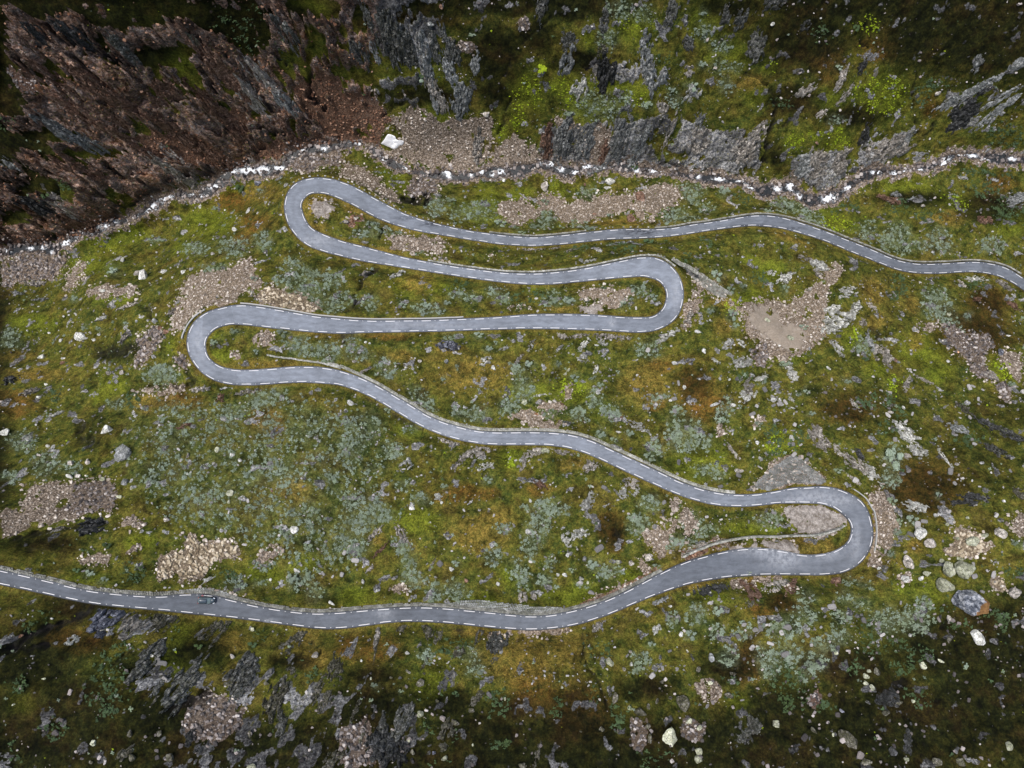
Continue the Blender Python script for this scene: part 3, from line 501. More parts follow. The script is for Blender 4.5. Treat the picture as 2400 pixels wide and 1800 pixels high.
# first letter: t tan, p pinkish, g grey, r reddish, y yellowish, d dark; second letter f = fine gravel
GRAVEL = polys('''
@10
p 330 800 480 690 620 780 860 760 1000 740 960 900 940 1000 900 1080 760 1120 640 1080 500 1060 400 1020 240 990 420 920 400 880
r 0 600 200 600 330 780 280 860 240 940 0 900
p 960 960 1100 880 1290 960 1280 1040 1000 1100
p 1370 740 1500 760 1540 840 1400 840
t 0 1060 150 1080 250 1180 390 1300 370 1340 230 1260 100 1180 0 1150
t 1040 1310 1200 1300 1290 1370 1220 1440 1080 1440 1020 1400
t 1250 1260 1400 1270 1480 1330 1650 1270 1900 1250 2060 1190 2190 1220 2200 1300 2100 1350 2010 1430 1960 1440 1880 1370 1780 1370 1640 1430 1430 1440 1380 1380 1300 1360
p 290 1540 420 1530 640 1530 690 1590 640 1640 400 1630 330 1600
d 480 1150 640 1180 600 1270 400 1250
r 60 1390 150 1420 120 1460 40 1450
p 1650 820 1750 860 1700 1040 1560 1040
p 1960 1280 1880 1330 1900 1390 1960 1360
p 700 240 860 280 900 340 760 330
p 1140 120 1220 130 1210 220 1170 210
@00
gf 2030 1290 2150 1290 2160 1380 2070 1430 2020 1360
d 1890 1010 2212 960 2212 1060 2000 1110 1900 1100
r 1480 700 1600 720 1640 900 1500 880
r 880 880 1250 860 1500 1050 1250 1100 1000 1020
r 1900 560 2212 500 2212 900 2050 800 1960 700
r 1650 950 1850 900 1880 980 1800 1040 1660 1040
p 0 420 250 460 320 600 180 620 60 500
r 2040 700 2212 760 2212 900 2080 860
@01
t 1160 280 1210 150 1320 120 1460 110 1540 20 1660 10 1640 90 1590 130 1690 130 1680 210 1540 230 1560 290 1400 320 1300 350 1230 400 1150 500 1110 470 1120 340
y 1690 210 1790 190 1900 240 2080 300 2080 370 1900 350 1660 300
p 1640 510 1780 490 1790 540 1740 590 1660 570
p 1490 620 1560 620 1550 660 1490 650
d 0 30 150 0 450 0 420 60 350 140 200 150 0 200
g 570 210 900 200 900 260 700 270 570 250
p 140 1490 340 1470 480 1470 560 1510 420 1640 140 1659
d 480 1470 620 1440 750 1480 760 1560 740 1659 420 1659
d 880 560 1000 450 1060 500 960 620 900 760
d 1130 640 1200 640 1220 740 1150 720
p 450 120 530 20 560 60 480 200 420 260
p 870 880 1180 830 1200 870 930 900
@02
p 0 0 560 0 450 60 200 80 80 140 0 150
y 1040 290 1180 230 1190 160 1250 150 1290 200 1440 190 1480 160 1560 240 1540 290 1410 310 1330 400 1240 430 1060 440 1000 400
p 1660 270 1720 220 1790 220 1840 240 1760 310 1700 350
g 470 310 730 260 720 320 640 360 560 330
g 780 70 850 30 930 60 900 110 780 100
g 820 260 900 190 920 210 860 280
d 1230 1230 1480 1180 1600 1260 1560 1380 1400 1480 1200 1500 1180 1380
g 1180 510 1300 480 1450 500 1600 570 1560 590 1400 545 1200 530
g 2060 650 2212 650 2150 680 2080 670
@11
t 1520 240 1640 200 1890 230 1890 270 1800 290 1790 350 1720 320 1560 280
t 1090 1060 1130 1010 1280 1010 1310 1060 1420 1090 1430 1120 1320 1130 1290 1090 1150 1080
y 1440 840 1500 840 1480 920 1440 910
gf 1510 368 1560 330 1650 320 1700 373
t 1280 940 1440 960 1480 1000 1300 1010
p 1080 290 1110 280 1120 330 1230 330 1220 350 1090 350
p 2150 1600 2212 1570 2212 1659 2140 1659
t 600 10 720 40 740 60 640 40
p 930 0 1010 0 1010 30 940 30
@21
t 0 70 60 100 280 230 290 280 240 280 120 200
t 230 260 330 310 430 320 520 290 680 300 780 260 880 170 930 110 1010 50 1060 60 1000 130 940 230 920 300 890 420 920 490 880 550 790 610 700 660 620 660 500 560 410 480 420 430 380 390
sf 400 350 560 330 640 400 700 440 800 470 770 560 700 620 640 600 560 540 470 470
p 90 180 130 220 100 340 30 460 0 480 0 330 60 300
d 460 580 560 600 570 720 480 730
d 1690 420 1800 470 1980 520 1990 600 1930 680 2030 800 1920 800 1830 680 1730 560
p 2020 600 2200 640 2212 840 2100 720
d 2030 820 2110 820 2140 940 2080 950
g 1500 450 1660 440 1680 480 1520 480
g 640 1310 700 1280 780 1330 860 1390 930 1460 920 1478 700 1470 560 1525 440 1500 520 1420
gf 660 1620 800 1608 960 1640 1000 1659 680 1659
p 1270 1500 1340 1560 1350 1659 1250 1659 1180 1540
g 210 1090 280 1080 280 1170 220 1170
p 460 1050 520 1050 500 1120 460 1110
@22
gf 640 0 1020 0 1070 60 1020 110 900 150 760 140 700 90
t 1240 0 1380 0 1390 150 1310 330 1250 330 1255 150
gf 200 250 330 200 500 180 700 190 740 250 660 260 520 235 360 240
r 0 250 150 190 300 170 280 190 120 230 0 310
g 90 1090 230 1080 240 1240 130 1220
r 820 1160 890 1150 880 1230 810 1300
y 1740 90 1900 120 2000 230 1900 290 1660 270 1750 200
y 1980 450 2090 430 2120 500 2020 520
g 1400 400 1500 400 1480 470 1410 460
p 340 450 740 450 740 470 560 500 340 500
p 0 0 60 0 100 60 40 180 0 160
p 2100 30 2212 0 2212 150 2120 120
p 1240 330 1310 330 1290 380 1230 380
y 0 1330 120 1350 140 1420 60 1500 0 1450
@12
y 1870 1330 2000 1350 1990 1480 1930 1560 1870 1430
g 1060 790 1500 760 1480 800 1240 830 1080 810
t 1950 150 2100 50 2200 30 2130 150 2080 280 2020 230
t 1930 290 2000 300 1990 390 1930 400
p 1560 590 1720 500 1880 450 1870 480 1700 560
p 300 490 400 470 440 510 330 520
g 950 800 1060 800 1040 860 980 870
d 0 1380 180 1350 250 1659 0 1659
''')

CLIFFS = polys('''
@00
h -300 -300 2500 -300 2450 400 2300 900 1880 960 1500 1080 1250 1180 1000 1240 700 1420 420 1560 0 1600 -300 1660
@10
v 1290 850 1900 780 2212 760 2300 1100 1700 1070 1300 1040
v 1560 420 1880 440 2120 430 2100 530 2000 570 1780 530
v 100 -300 700 -300 520 700 300 640 0 600
@20
v -20 800 180 850 500 860 480 1130 60 1110 -20 1060
v 700 1030 1090 960 1480 860 1500 900 1350 1060 1100 1150 900 1240 720 1150
n 1700 600 1900 560 2212 580 2212 700 2000 790 1800 830 1700 760
@02
n 900 960 1350 1050 1950 1050 2212 1150 2212 1659 1200 1659 1150 1300 900 1200
n 580 620 1500 660 1500 720 1150 780 600 780
@12
n 0 1150 500 1250 450 1659 0 1659
''')
# grass within the left cliff
GRASSY = rows('''
@00
300 30 420 100 0;1000 60 460 110 0;40 330 90 260 0;60 950 130 160 0;1500 120 260 130 0;350 1230 180 70 20;1900 420 120 70 40;1250 500 110 70 30;150 1420 130 60 0;850 120 300 110;1080 380 220 80;100 650 130 140;280 920 150 70;1640 240 160 110;2050 60 170 90;200 1250 80 50;2080 340 60 80;700 1010 150 26;560 1010 90 30;1500 560 60 80;1720 740 90 40;1300 100 130 50
@10
120 500 120 60;350 450 180 50;130 130 70 110;450 600 160 50;600 60 200 50
''')

# gullies, clefts and soaks: width (px), depth (m), then points
def gullies(txt):
    out = []; t = None
    for line in txt.strip().splitlines():
        line = line.strip()
        if line.startswith('@'):
            t = (int(line[1]), int(line[2])); continue
        v = [float(q) for q in line.split()]
        p = [tp(t[0], t[1], v[i], v[i + 1]) for i in range(2, len(v) - 1, 2)]
        out.append((v[0] / TZ, v[1], np.array(p)))
    return out

GULLIES = gullies('''
@20
30 5 620 700 560 850 530 1050
16 3 430 460 560 560 620 700
16 4 1500 500 1490 700 1530 880
18 3 700 760 640 830 570 760
26 4 1190 100 1170 250 1200 300
14 3 1720 600 1640 800 1560 900
@10
13 2.2 1360 100 1290 190 1230 230 1180 310 1110 380 1090 440 1040 540
18 3 500 650 370 690 250 740
18 3 950 1000 985 900 1040 800 1060 720 1100 640
70 5 420 1290 500 1290 560 1290
28 4 240 1540 275 1475
20 4 1560 440 1700 420 1870 440
18 3 2000 900 1960 1000 1900 1060
20 4 500 280 490 350
26 5 1940 1120 2100 1060 2212 1080
@00
40 6 300 100 420 280 700 380 900 460
34 6 1290 180 1370 500 1450 700 1480 880
20 4 870 850 760 900
20 4 350 1300 440 1450
40 5 700 1080 900 1180 1000 1230
26 4 1850 400 1700 330
40 6 2030 470 2000 600 2100 700
30 5 1700 960 1560 1060 1350 1090
26 5 0 1585 300 1560 700 1385 1050 1210 1400 1110
26 4 1240 620 1000 720 850 850
24 4 500 380 640 520 800 640
24 4 1500 400 1640 560 1800 760
22 4 1700 840 1900 900 2212 890
30 4 0 260 160 400 300 560
20 3 560 1150 700 1300 780 1380
24 4 200 1000 330 1100 360 1280
@01
90 3 650 640 780 620 860 600
46 3 940 340 980 400
60 3 520 1080 520 1180 640 1210
26 2.5 890 870 1000 840 1100 845 1240 830 1200 700
8 1.5 2030 860 1830 970 1640 1030 1400 1150
7 1.2 1130 210 1060 220 990 200
8 1.2 0 740 100 600 200 500 230 420
8 1.2 830 960 850 900 920 780 900 680
14 2 470 950 330 1000 180 900
9 1 1050 1040 1100 940 1220 880
7 1 930 1620 950 1400 1200 640
@11
20 3.5 220 80 150 130 100 230 90 300 30 370
10 2 1680 1350 1620 1440 1560 1560 1460 1620
8 1.5 1330 570 1310 640 1290 680
9 1.5 1820 1060 1740 1120 1730 1180
8 1.5 1910 680 1960 750 1930 820
24 2.5 150 930 260 990 370 1050 520 1130
34 3 15 510 15 580
10 1.2 600 900 700 880 870 890
10 1.2 960 860 1070 830
30 1.5 690 890 730 890
10 1 880 630 830 680 840 700
12 1.2 300 630 390 630 470 640
8 1.2 960 510 930 560
7 1 0 1530 200 1480 350 1420
8 1 1050 1460 1010 1560 1090 1640
@21
12 2 1060 50 1200 60 1330 110 1420 160 1420 110
40 3 1230 470 1300 540
12 2 310 520 390 520
20 2.5 600 740 440 800 380 850
8 1.2 1720 650 1710 800 1680 950
18 2.5 1330 120 1360 380 1330 560
12 2 1270 860 1340 890 1420 930
16 2 1900 1020 2050 1160 2200 1190
@02
30 3 0 210 100 170 400 110 700 80
20 2.5 180 240 340 270
54 4 560 620 480 710 200 780 60 900
60 4 170 860 320 850
16 2 980 870 850 900 700 1020
80 4 1100 1290 1220 1240 1360 1180
14 2 1800 750 1640 860 1480 960
22 3 620 770 820 790 830 660
24 2.5 1900 760 2060 780 2212 740
20 2.5 1960 860 2080 930
40 3 1500 1570 1600 1600
@12
14 3 1560 800 1590 980 1680 1120 1730 1270
9 2.5 1600 820 1650 990
14 2 1150 830 1110 930 1010 1030
16 2 1280 1330 1180 1460
10 1.2 860 310 840 370
40 3 690 770 780 790
8 1.5 1280 880 1300 1000
16 2 1290 1100 1280 1180
30 2.5 1780 110 1790 200
20 2 1500 1250 1540 1190 1620 1150
@22
12 2.5 850 440 820 530 740 590 730 630 620 670 510 670
12 2 520 740 430 830 370 870
60 3 1280 1190 1440 1130
16 2.5 0 520 100 480 300 470
14 2 920 1010 1040 970
40 3 430 1320 450 1440
30 2 1800 700 1700 760
''')

STREAM = (TL(0, 0, '-900 1800 -300 1700 0 1636 120 1612 280 1606 340 1615 425 1570 530 1512 620 1490 700 1455 790 1430 860 1412 925 1370 985 1340 1080 1285 1180 1262 1290 1270 1340 1240 1390 1210 1460 1150 1520 1112 1620 1105 1700 1100 1810 1090 1880 1025 1960 975 2100 958 2205 940')
          + TL(1, 0, '100 930 190 960 240 1000 330 1060 440 1100 520 1125 600 1140 690 1135 760 1150 850 1135 950 1120 1030 1112 1150 1105 1250 1075 1330 1070 1400 1095 1480 1112 1560 1088 1700 1088 1800 1080 1900 1095 2000 1108 2100 1120 2200 1128')
          + TL(2, 0, '100 1148 250 1165 380 1180 450 1212 520 1240 620 1222 700 1212 760 1265 840 1300 930 1288 1000 1262 1060 1220 1130 1170 1200 1130 1300 1112 1400 1115 1500 1095 1600 1080 1680 1050 1760 1008 1850 1005 1950 1018 2050 1025 2200 1035 2700 1000 3300 900'))
STREAM = np.array(STREAM)
FOAM = rows('''
@00
20 1635 40 15;200 1610 16 9;280 1600 20 8;345 1640 20 10;425 1570 28 18 80;540 1512 60 12 -12;700 1455 50 16 -20;870 1412 25 12;985 1350 45 14 -50;1075 1285 40 14 -20;1280 1272 40 12;1390 1212 40 12;1515 1112 20 12;1610 1105 60 14;1700 1100 40 16;1810 1090 35 10;1960 975 15 8;2100 965 20 8
@10
110 925 35 10 20;270 1005 25 12;265 1045 20 10;440 1090 35 14 30;475 1115 20 10;650 1100 16 10 80;690 1110 40 14 80;700 1165 14 12;840 1132 15 8;910 1110 14 12;985 1130 20 8;1035 1115 25 12;1270 1055 25 8;1370 1060 60 10;1425 1090 20 14 60;1520 1120 25 8;1590 1075 30 14;1690 1090 40 8;1915 1102 20 10;2030 1105 40 12;2090 1120 40 10
@20
100 1140 15 14;240 1160 40 8;380 1170 30 12;440 1205 22 18;615 1215 22 20;700 1205 30 18 60;755 1270 16 14;940 1285 35 25;990 1290 25 10;1075 1225 30 14;1130 1168 14 10;1250 1115 30 10;1400 1125 50 10;1440 1110 14 12;1520 1112 35 14;1690 1050 40 18 -30;1810 1000 30 8;1880 1010 30 8;2140 1030 30 8;1960 1040 26 8
''')
# ------------------------------------------------------------------ smooth shape of the mountainside
def stream_D(px):
    return np.interp(px, [-600, 0, 200, 540, 800, 1100, 1400, 1900, 2400, 3000], [318, 308, 305, 300, 297, 295.5, 296, 297, 294, 290])

cx, cy, cz = [], [], []
def ctl(px, py, D):
    x, y = unproj(px, py, D); cx.append(float(x)); cy.append(float(y)); cz.append(CAM_H - D)

for i in range(0, len(RC), 9):
    cx.append(RC[i, 0]); cy.append(RC[i, 1]); cz.append(RZ[i])
SD = stream_D(STREAM[:, 0])
for (a, b), d in list(zip(STREAM, SD))[::2]: ctl(a, b, d)
for a, b, d in [(0, 950, 250), (150, 780, 275), (250, 650, 287), (500, 560, 281), (0, 1130, 218), (300, 1000, 233), (300, 1250, 200), (700, 1150, 210), (1100, 1250, 212), (1400, 1150, 221), (1200, 900, 239),
                (1750, 800, 247), (1850, 1000, 234), (2150, 1000, 237), (2400, 1000, 238), (2100, 800, 258), (2400, 850, 262), (2200, 1350, 206), (2400, 1300, 208), (1900, 1450, 201), (1800, 650, 268), (2000, 640, 270),
                (0, 1800, 164), (400, 1800, 166), (800, 1800, 170), (1200, 1800, 175), (1600, 1800, 178), (2000, 1800, 181), (2400, 1800, 184), (2400, 1550, 195), (300, 1600, 175), (800, 1620, 184), (1300, 1620, 189), (1800, 1620, 191),
                (0, 0, 228), (400, 0, 230), (800, 0, 236), (1200, 0, 243), (1600, 0, 246), (2000, 0, 250), (2400, 0, 252), (0, 300, 262), (400, 200, 258), (800, 180, 266), (1200, 200, 268), (1600, 180, 266), (2000, 200, 270), (2400, 180, 268),
                (1000, 300, 283), (1500, 290, 276), (1900, 330, 281), (200, 450, 284), (1150, 470, 283), (1500, 470, 284), (1900, 520, 287), (2200, 480, 291), (2400, 560, 290), (1000, 450, 286)]:
    ctl(a, b, d)
for x in range(-420, 421, 120):
    for y, z in ((300, 215), (210, 150), (-150, 190), (-230, 265), (-340, 340)):
        cx.append(x); cy.append(y); cz.append(z + 6 * math.sin(x * .03))
for y, z in ((110, 60), (40, 30), (-20, 110), (-80, 165)):
    for x in (-300, 300, 400, -400):
        cx.append(x); cy.append(y); cz.append(z if x < 0 else z - 10)
P = np.array([cx, cy]).T / 100.0; Zc = np.array(cz)
# drop near-duplicate control points
keep = []
for i in range(len(P)):
    if all(np.hypot(*(P[i] - P[j])) > 0.035 for j in keep): keep.append(i)
P = P[keep]; Zc = Zc[keep]


def tps_k(d2):
    return np.where(d2 > 1e-12, 0.5 * d2 * np.log(np.maximum(d2, 1e-12)), 0)

n = len(P)
K = tps_k(((P[:, None] - P[None]) ** 2).sum(-1)) + np.eye(n) * 2e-4
Q = np.hstack([np.ones((n, 1)), P])
A = np.zeros((n + 3, n + 3)); A[:n, :n] = K; A[:n, n:] = Q; A[n:, :n] = Q.T
sol = np.linalg.solve(A, np.concatenate([Zc, np.zeros(3)]))


def tps(x, y):
    q = np.stack([x.ravel(), y.ravel()], 1) / 100.0
    res = np.empty(len(q))
    for i in range(0, len(q), 20000):
        c = q[i:i + 20000]
        d2 = (c[:, None, 0] - P[None, :, 0]) ** 2 + (c[:, None, 1] - P[None, :, 1]) ** 2
        res[i:i + 20000] = tps_k(d2) @ sol[:n] + sol[n] + c @ sol[n + 1:]
    return res.reshape(x.shape)


class Raster:
    """regular world grid sampled bilinearly"""
    def __init__(s, x0, x1, y0, y1, st):
        s.x0, s.y0, s.st = x0, y0, st
        s.xs = np.arange(x0, x1 + st, st); s.ys = np.arange(y0, y1 + st, st)
        s.X, s.Y = np.meshgrid(s.xs, s.ys)
        s.f = {}
    def get(s, name, x, y):
        A = s.f[name]
        u = np.clip((x - s.x0) / s.st, 0, A.shape[1] - 1.001); v = np.clip((y - s.y0) / s.st, 0, A.shape[0] - 1.001)
        i = u.astype(int); j = v.astype(int); u = u - i; v = v - j
        return (A[j, i] * (1 - u) + A[j, i + 1] * u) * (1 - v) + (A[j + 1, i] * (1 - u) + A[j + 1, i + 1] * u) * v

big = Raster(-460, 460, -460, 460, 5.0)
big.f['z'] = tps(big.X, big.Y)
# distances to the road and to the stream on a 1 m grid
nr = Raster(-260, 260, -115, 150, 1.0)


def near_line(X, Y, px, py, extra):
    """nearest sample: distance minus extra[0], and the other columns of extra there"""
    best = np.full(X.shape, 1e9); idx = np.zeros(X.shape, int)
    xf = X.ravel(); yf = Y.ravel(); bf = best.ravel(); jf = idx.ravel()
    for i in range(0, len(xf), 8000):
        d = np.hypot(xf[i:i + 8000, None] - px[None], yf[i:i + 8000, None] - py[None])
        j = d.argmin(1); bf[i:i + 8000] = d[np.arange(len(j)), j]; jf[i:i + 8000] = j
    return best, idx

d, j = near_line(nr.X, nr.Y, RC[:, 0], RC[:, 1], None)
nr.f['road'] = d - RHW[j]; nr.f['rz'] = RZ[j]
nr.f['base'] = tps(nr.X, nr.Y)
SP = catmull(STREAM, 8)
SDD = stream_D(SP[:, 0])
SX, SY = unproj(SP[:, 0], SP[:, 1], SDD)
SW = 1.25 + 0.8 * np.sin(np.arange(len(SX)) * .13) * np.sin(np.arange(len(SX)) * .31) + 0.5 * np.sin(np.arange(len(SX)) * .041 + 1)
SZ = CAM_H - SDD
kk = np.hanning(41); kk /= kk.sum()
SZ = np.convolve(np.pad(SZ, 20, mode='edge'), kk, 'valid')
d, j = near_line(nr.X, nr.Y, SX, SY, None)
nr.f['str'] = d - SW[j]; nr.f['sz'] = SZ[j]


def base(x, y):
    inn = (x > -255) & (x < 255) & (y > -112) & (y < 146)
    return np.where(inn, nr.get('base', x, y), big.get('z', x, y))


def unproject(px, py, fz=None):
    """the spot of the hillside seen at a photograph pixel"""
    fz = fz or base
    px = np.atleast_1d(np.asarray(px, float)); py = np.atleast_1d(np.asarray(py, float))
    D = np.full(px.shape, 255.0)
    for _ in range(40):
        x, y = unproj(px, py, D)
        D = D + 0.5 * (CAM_H - fz(x, y) - D)
    x, y = unproj(px, py, D)
    return x, y, CAM_H - D

# ------------------------------------------------------------------ ground cover maps (drawn over the photograph's frame, then read off at ground points)
MX, MY, MS = 160, 160, 2.0          # margins (px) and cell size
MW, MH = int((2400 + 2 * MX) / MS), int((1800 + 2 * MY) / MS)
gu, gv = np.meshgrid(np.arange(MW) * MS - MX, np.arange(MH) * MS - MY)


def newmap(): return np.zeros((MH, MW), np.float32)


def stamp(M, e, amp=1.0, soft=0.35, scale=1.0):
    cx_, cy_ = tp(e[0], e[1], e[2], e[3]); rx = e[4] / TZ * scale; ry = e[5] / TZ * scale; a = R(e[6])
    r = max(rx, ry) * 1.5 + 4
    i0 = int(max(0, (cx_ - r + MX) / MS)); i1 = int(min(MW, (cx_ + r + MX) / MS + 1)); j0 = int(max(0, (cy_ - r + MY) / MS)); j1 = int(min(MH, (cy_ + r + MY) / MS + 1))
    if i1 <= i0 or j1 <= j0: return
    u = gu[j0:j1, i0:i1] - cx_; v = gv[j0:j1, i0:i1] - cy_
    p = (u * math.cos(a) + v * math.sin(a)) / rx; q = (-u * math.sin(a) + v * math.cos(a)) / ry
    w = amp * (1 - sstep(1 - soft, 1 + soft, np.hypot(p, q)))
    M[j0:j1, i0:i1] = np.maximum(M[j0:j1, i0:i1], w)


def blur(M, r):
    k = np.hanning(2 * r + 3)[1:-1]; k /= k.sum()
    M = np.apply_along_axis(lambda m: np.convolve(np.pad(m, r, mode='edge'), k, 'valid'), 0, M)
    return np.apply_along_axis(lambda m: np.convolve(np.pad(m, r, mode='edge'), k, 'valid'), 1, M)


def inpoly(poly, X, Y):
    ins = np.zeros(X.shape, bool); j = len(poly) - 1
    for i in range(len(poly)):
        xi, yi = poly[i]; xj, yj = poly[j]
        if yi != yj:
            c = ((yi > Y) != (yj > Y)) & (X < (xj - xi) * (Y - yi) / (yj - yi) + xi)
            ins ^= c
        j = i
    return ins


def fillpoly(M, poly, amp=1.0):
    x0, y0 = poly.min(0); x1, y1 = poly.max(0)
    i0 = int(max(0, (x0 + MX) / MS)); i1 = int(min(MW, (x1 + MX) / MS + 2)); j0 = int(max(0, (y0 + MY) / MS)); j1 = int(min(MH, (y1 + MY) / MS + 2))
    if i1 <= i0 or j1 <= j0: return
    m = inpoly(poly, gu[j0:j1, i0:i1], gv[j0:j1, i0:i1])
    M[j0:j1, i0:i1] = np.maximum(M[j0:j1, i0:i1], m * amp)


def line_map(M, pts, w, amp=1.0):
    S = catmull(pts, 10)
    for k in range(len(S) - 1):
        L = max(1, int(np.hypot(*(S[k + 1] - S[k])) / 2))
        for t in np.linspace(0, 1, L, endpoint=False):
            p = S[k] + (S[k + 1] - S[k]) * t
            ww = w * (0.75 + 0.35 * math.sin(p[0] * .21 + p[1] * .17))
            r = ww * 1.3 + 2
            i0 = int(max(0, (p[0] - r + MX) / MS)); i1 = int(min(MW, (p[0] + r + MX) / MS + 1)); j0 = int(max(0, (p[1] - r + MY) / MS)); j1 = int(min(MH, (p[1] + r + MY) / MS + 1))
            if i1 <= i0 or j1 <= j0: continue
            dd = np.hypot(gu[j0:j1, i0:i1] - p[0], gv[j0:j1, i0:i1] - p[1])
            M[j0:j1, i0:i1] = np.maximum(M[j0:j1, i0:i1], amp * (1 - sstep(ww * .25, ww * 1.0, dd)))

maps = {k: newmap() for k in ('rockh', 'rockv', 'rockn', 'gravel', 'fine', 'moss', 'heath', 'rust', 'tan', 'deep', 'shrub', 'red', 'yel', 'sand')}  # 'heath' holds the painted edge dimming plus dark ground patches
for t, p in CLIFFS: fillpoly(maps['rock' + t], p)
maps['red'] = blur(maps['rockh'], 8)
for e in GRASSY: stamp(maps['moss'], e, 0.25)
gr_ = newmap()
for e in GRASSY: stamp(gr_, e, 1.0, 0.3)
for k in ('rockh', 'rockv', 'rockn'): maps[k] = blur(maps[k], 5) * (1 - gr_)
for t, p in GRAVEL:
    fillpoly(maps['gravel'], p)
    if 'f' in t: fillpoly(maps['fine'], p)
    if t[0] == 'r': fillpoly(maps['red'], p, 0.9)
    if t[0] == 'y': fillpoly(maps['yel'], p, 1.0)
    if t[0] in 't': fillpoly(maps['yel'], p, 0.4)
    if t[0] == 's': fillpoly(maps['sand'], p, 1.0)
    if t[0] == 'd': fillpoly(maps['heath'], p, 0.6)
for k in ('gravel', 'fine', 'yel', 'sand'): maps[k] = blur(maps[k], 8)
for e in MOSS: stamp(maps['moss'], e, 1.0, 0.6)
for e in DIM_AND_DARK_GROUND: stamp(maps['heath'], e, 0.5 if e[1] == 1 and max(e[4], e[5]) < 400 else 1.0, 0.6)  # paints the darkened edges of the view; small middle patches weaker
for e in RUST:
    if e[7] == 't': stamp(maps['tan'], e, 1.0, 0.6)
    else:
        stamp(maps['rust'], e, 1.0, 0.6)
        if e[7] == 'k': stamp(maps['heath'], e, 0.8, 0.6)
for e in SHRUBS:
    if (e[7] or 'w') == 'w': stamp(maps['shrub'], e, 0.8, 0.5)
    elif e[7] == 'f': stamp(maps['moss'], e, 1.0, 0.5)
fieldp = np.array([(300, 990), (360, 950), (430, 935), (520, 960), (640, 930), (760, 960), (860, 1010), (900, 1090), (880, 1180), (840, 1260), (800, 1330), (700, 1330), (600, 1270), (470, 1230), (380, 1200), (310, 1120)], float)
fm = newmap(); fillpoly(fm, fieldp, 1.0); fm = blur(fm, 26); fm = fm * (0.30 + 0.70 * sstep(-.35, .35, fbm(gu / 75.0, gv / 60.0, 401, 4, .6)))
maps['field'] = fm.astype(np.float32)
maps['shrub'] = np.maximum(maps['shrub'], 0.55 * fm)
maps['shrub'] = blur(maps['shrub'], 4)
for w, dpt, p in GULLIES: line_map(maps['deep'], p, w * 0.75, dpt / 5.0)


def samp(name, px, py):
    A = maps[name]
    u = np.clip((px + MX) / MS, 0, MW - 1.01); v = np.clip((py + MY) / MS, 0, MH - 1.01)
    i = u.astype(int); j = v.astype(int); u = u - i; v = v - j
    return (A[j, i] * (1 - u) + A[j, i + 1] * u) * (1 - v) + (A[j + 1, i] * (1 - u) + A[j + 1, i + 1] * u) * v


def frame_px(x, y, z):
    D = CAM_H - z
    D = np.maximum(D, 60)
    return 1200 + x / D * FOC, 900 - y / D * FOC


def cover(x, y, zb):
    """all cover fields at ground points, their edges frayed by noise"""
    px, py = frame_px(x, y, zb)
    wx = 8 * fbm(x / 6.0, y / 6.0, 5, 5, .6) + 3 * perlin(x / 0.7, y / 0.7, 8); wy = 8 * fbm(x / 6.0, y / 6.0, 25, 5, .6) + 3 * perlin(x / 0.7, y / 0.7, 28)
    c = {k: samp(k, px + wx, py + wy) for k in maps}
    dw = 0.75
    c['deep'] = samp('deep', px + wx * dw, py + wy * dw) * sstep(-.75, -.1, fbm(x / 5.0, y / 5.0, 133, 3))
    # fray the borders of the stony patches
    fr = fbm(x / 2.6, y / 2.6, 141, 4, .62)
    for k in ('gravel', 'sand', 'fine'): c[k] = sstep(0.28, 0.68, c[k] + 0.55 * fr * (1 - np.abs(2 * c[k] - 1)))
    c['gravel'] = c['gravel'] * (1 - 0.8 * sstep(.42, .75, fbm(x / 4.5, y / 4.5, 151, 3)))
    # thin winding clefts in the turf
    q = np.abs(fbm(x / 17.0 + .3 * perlin(x / 3, y / 3, 7), y / 12.0, 161, 3)); on = sstep(.05, .35, fbm(x / 30.0, y / 30.0, 167, 2))
    c['deep'] = np.maximum(c['deep'], 0.30 * (1 - sstep(.006, .026, q)) * on * (1 - c['gravel']))
    return c


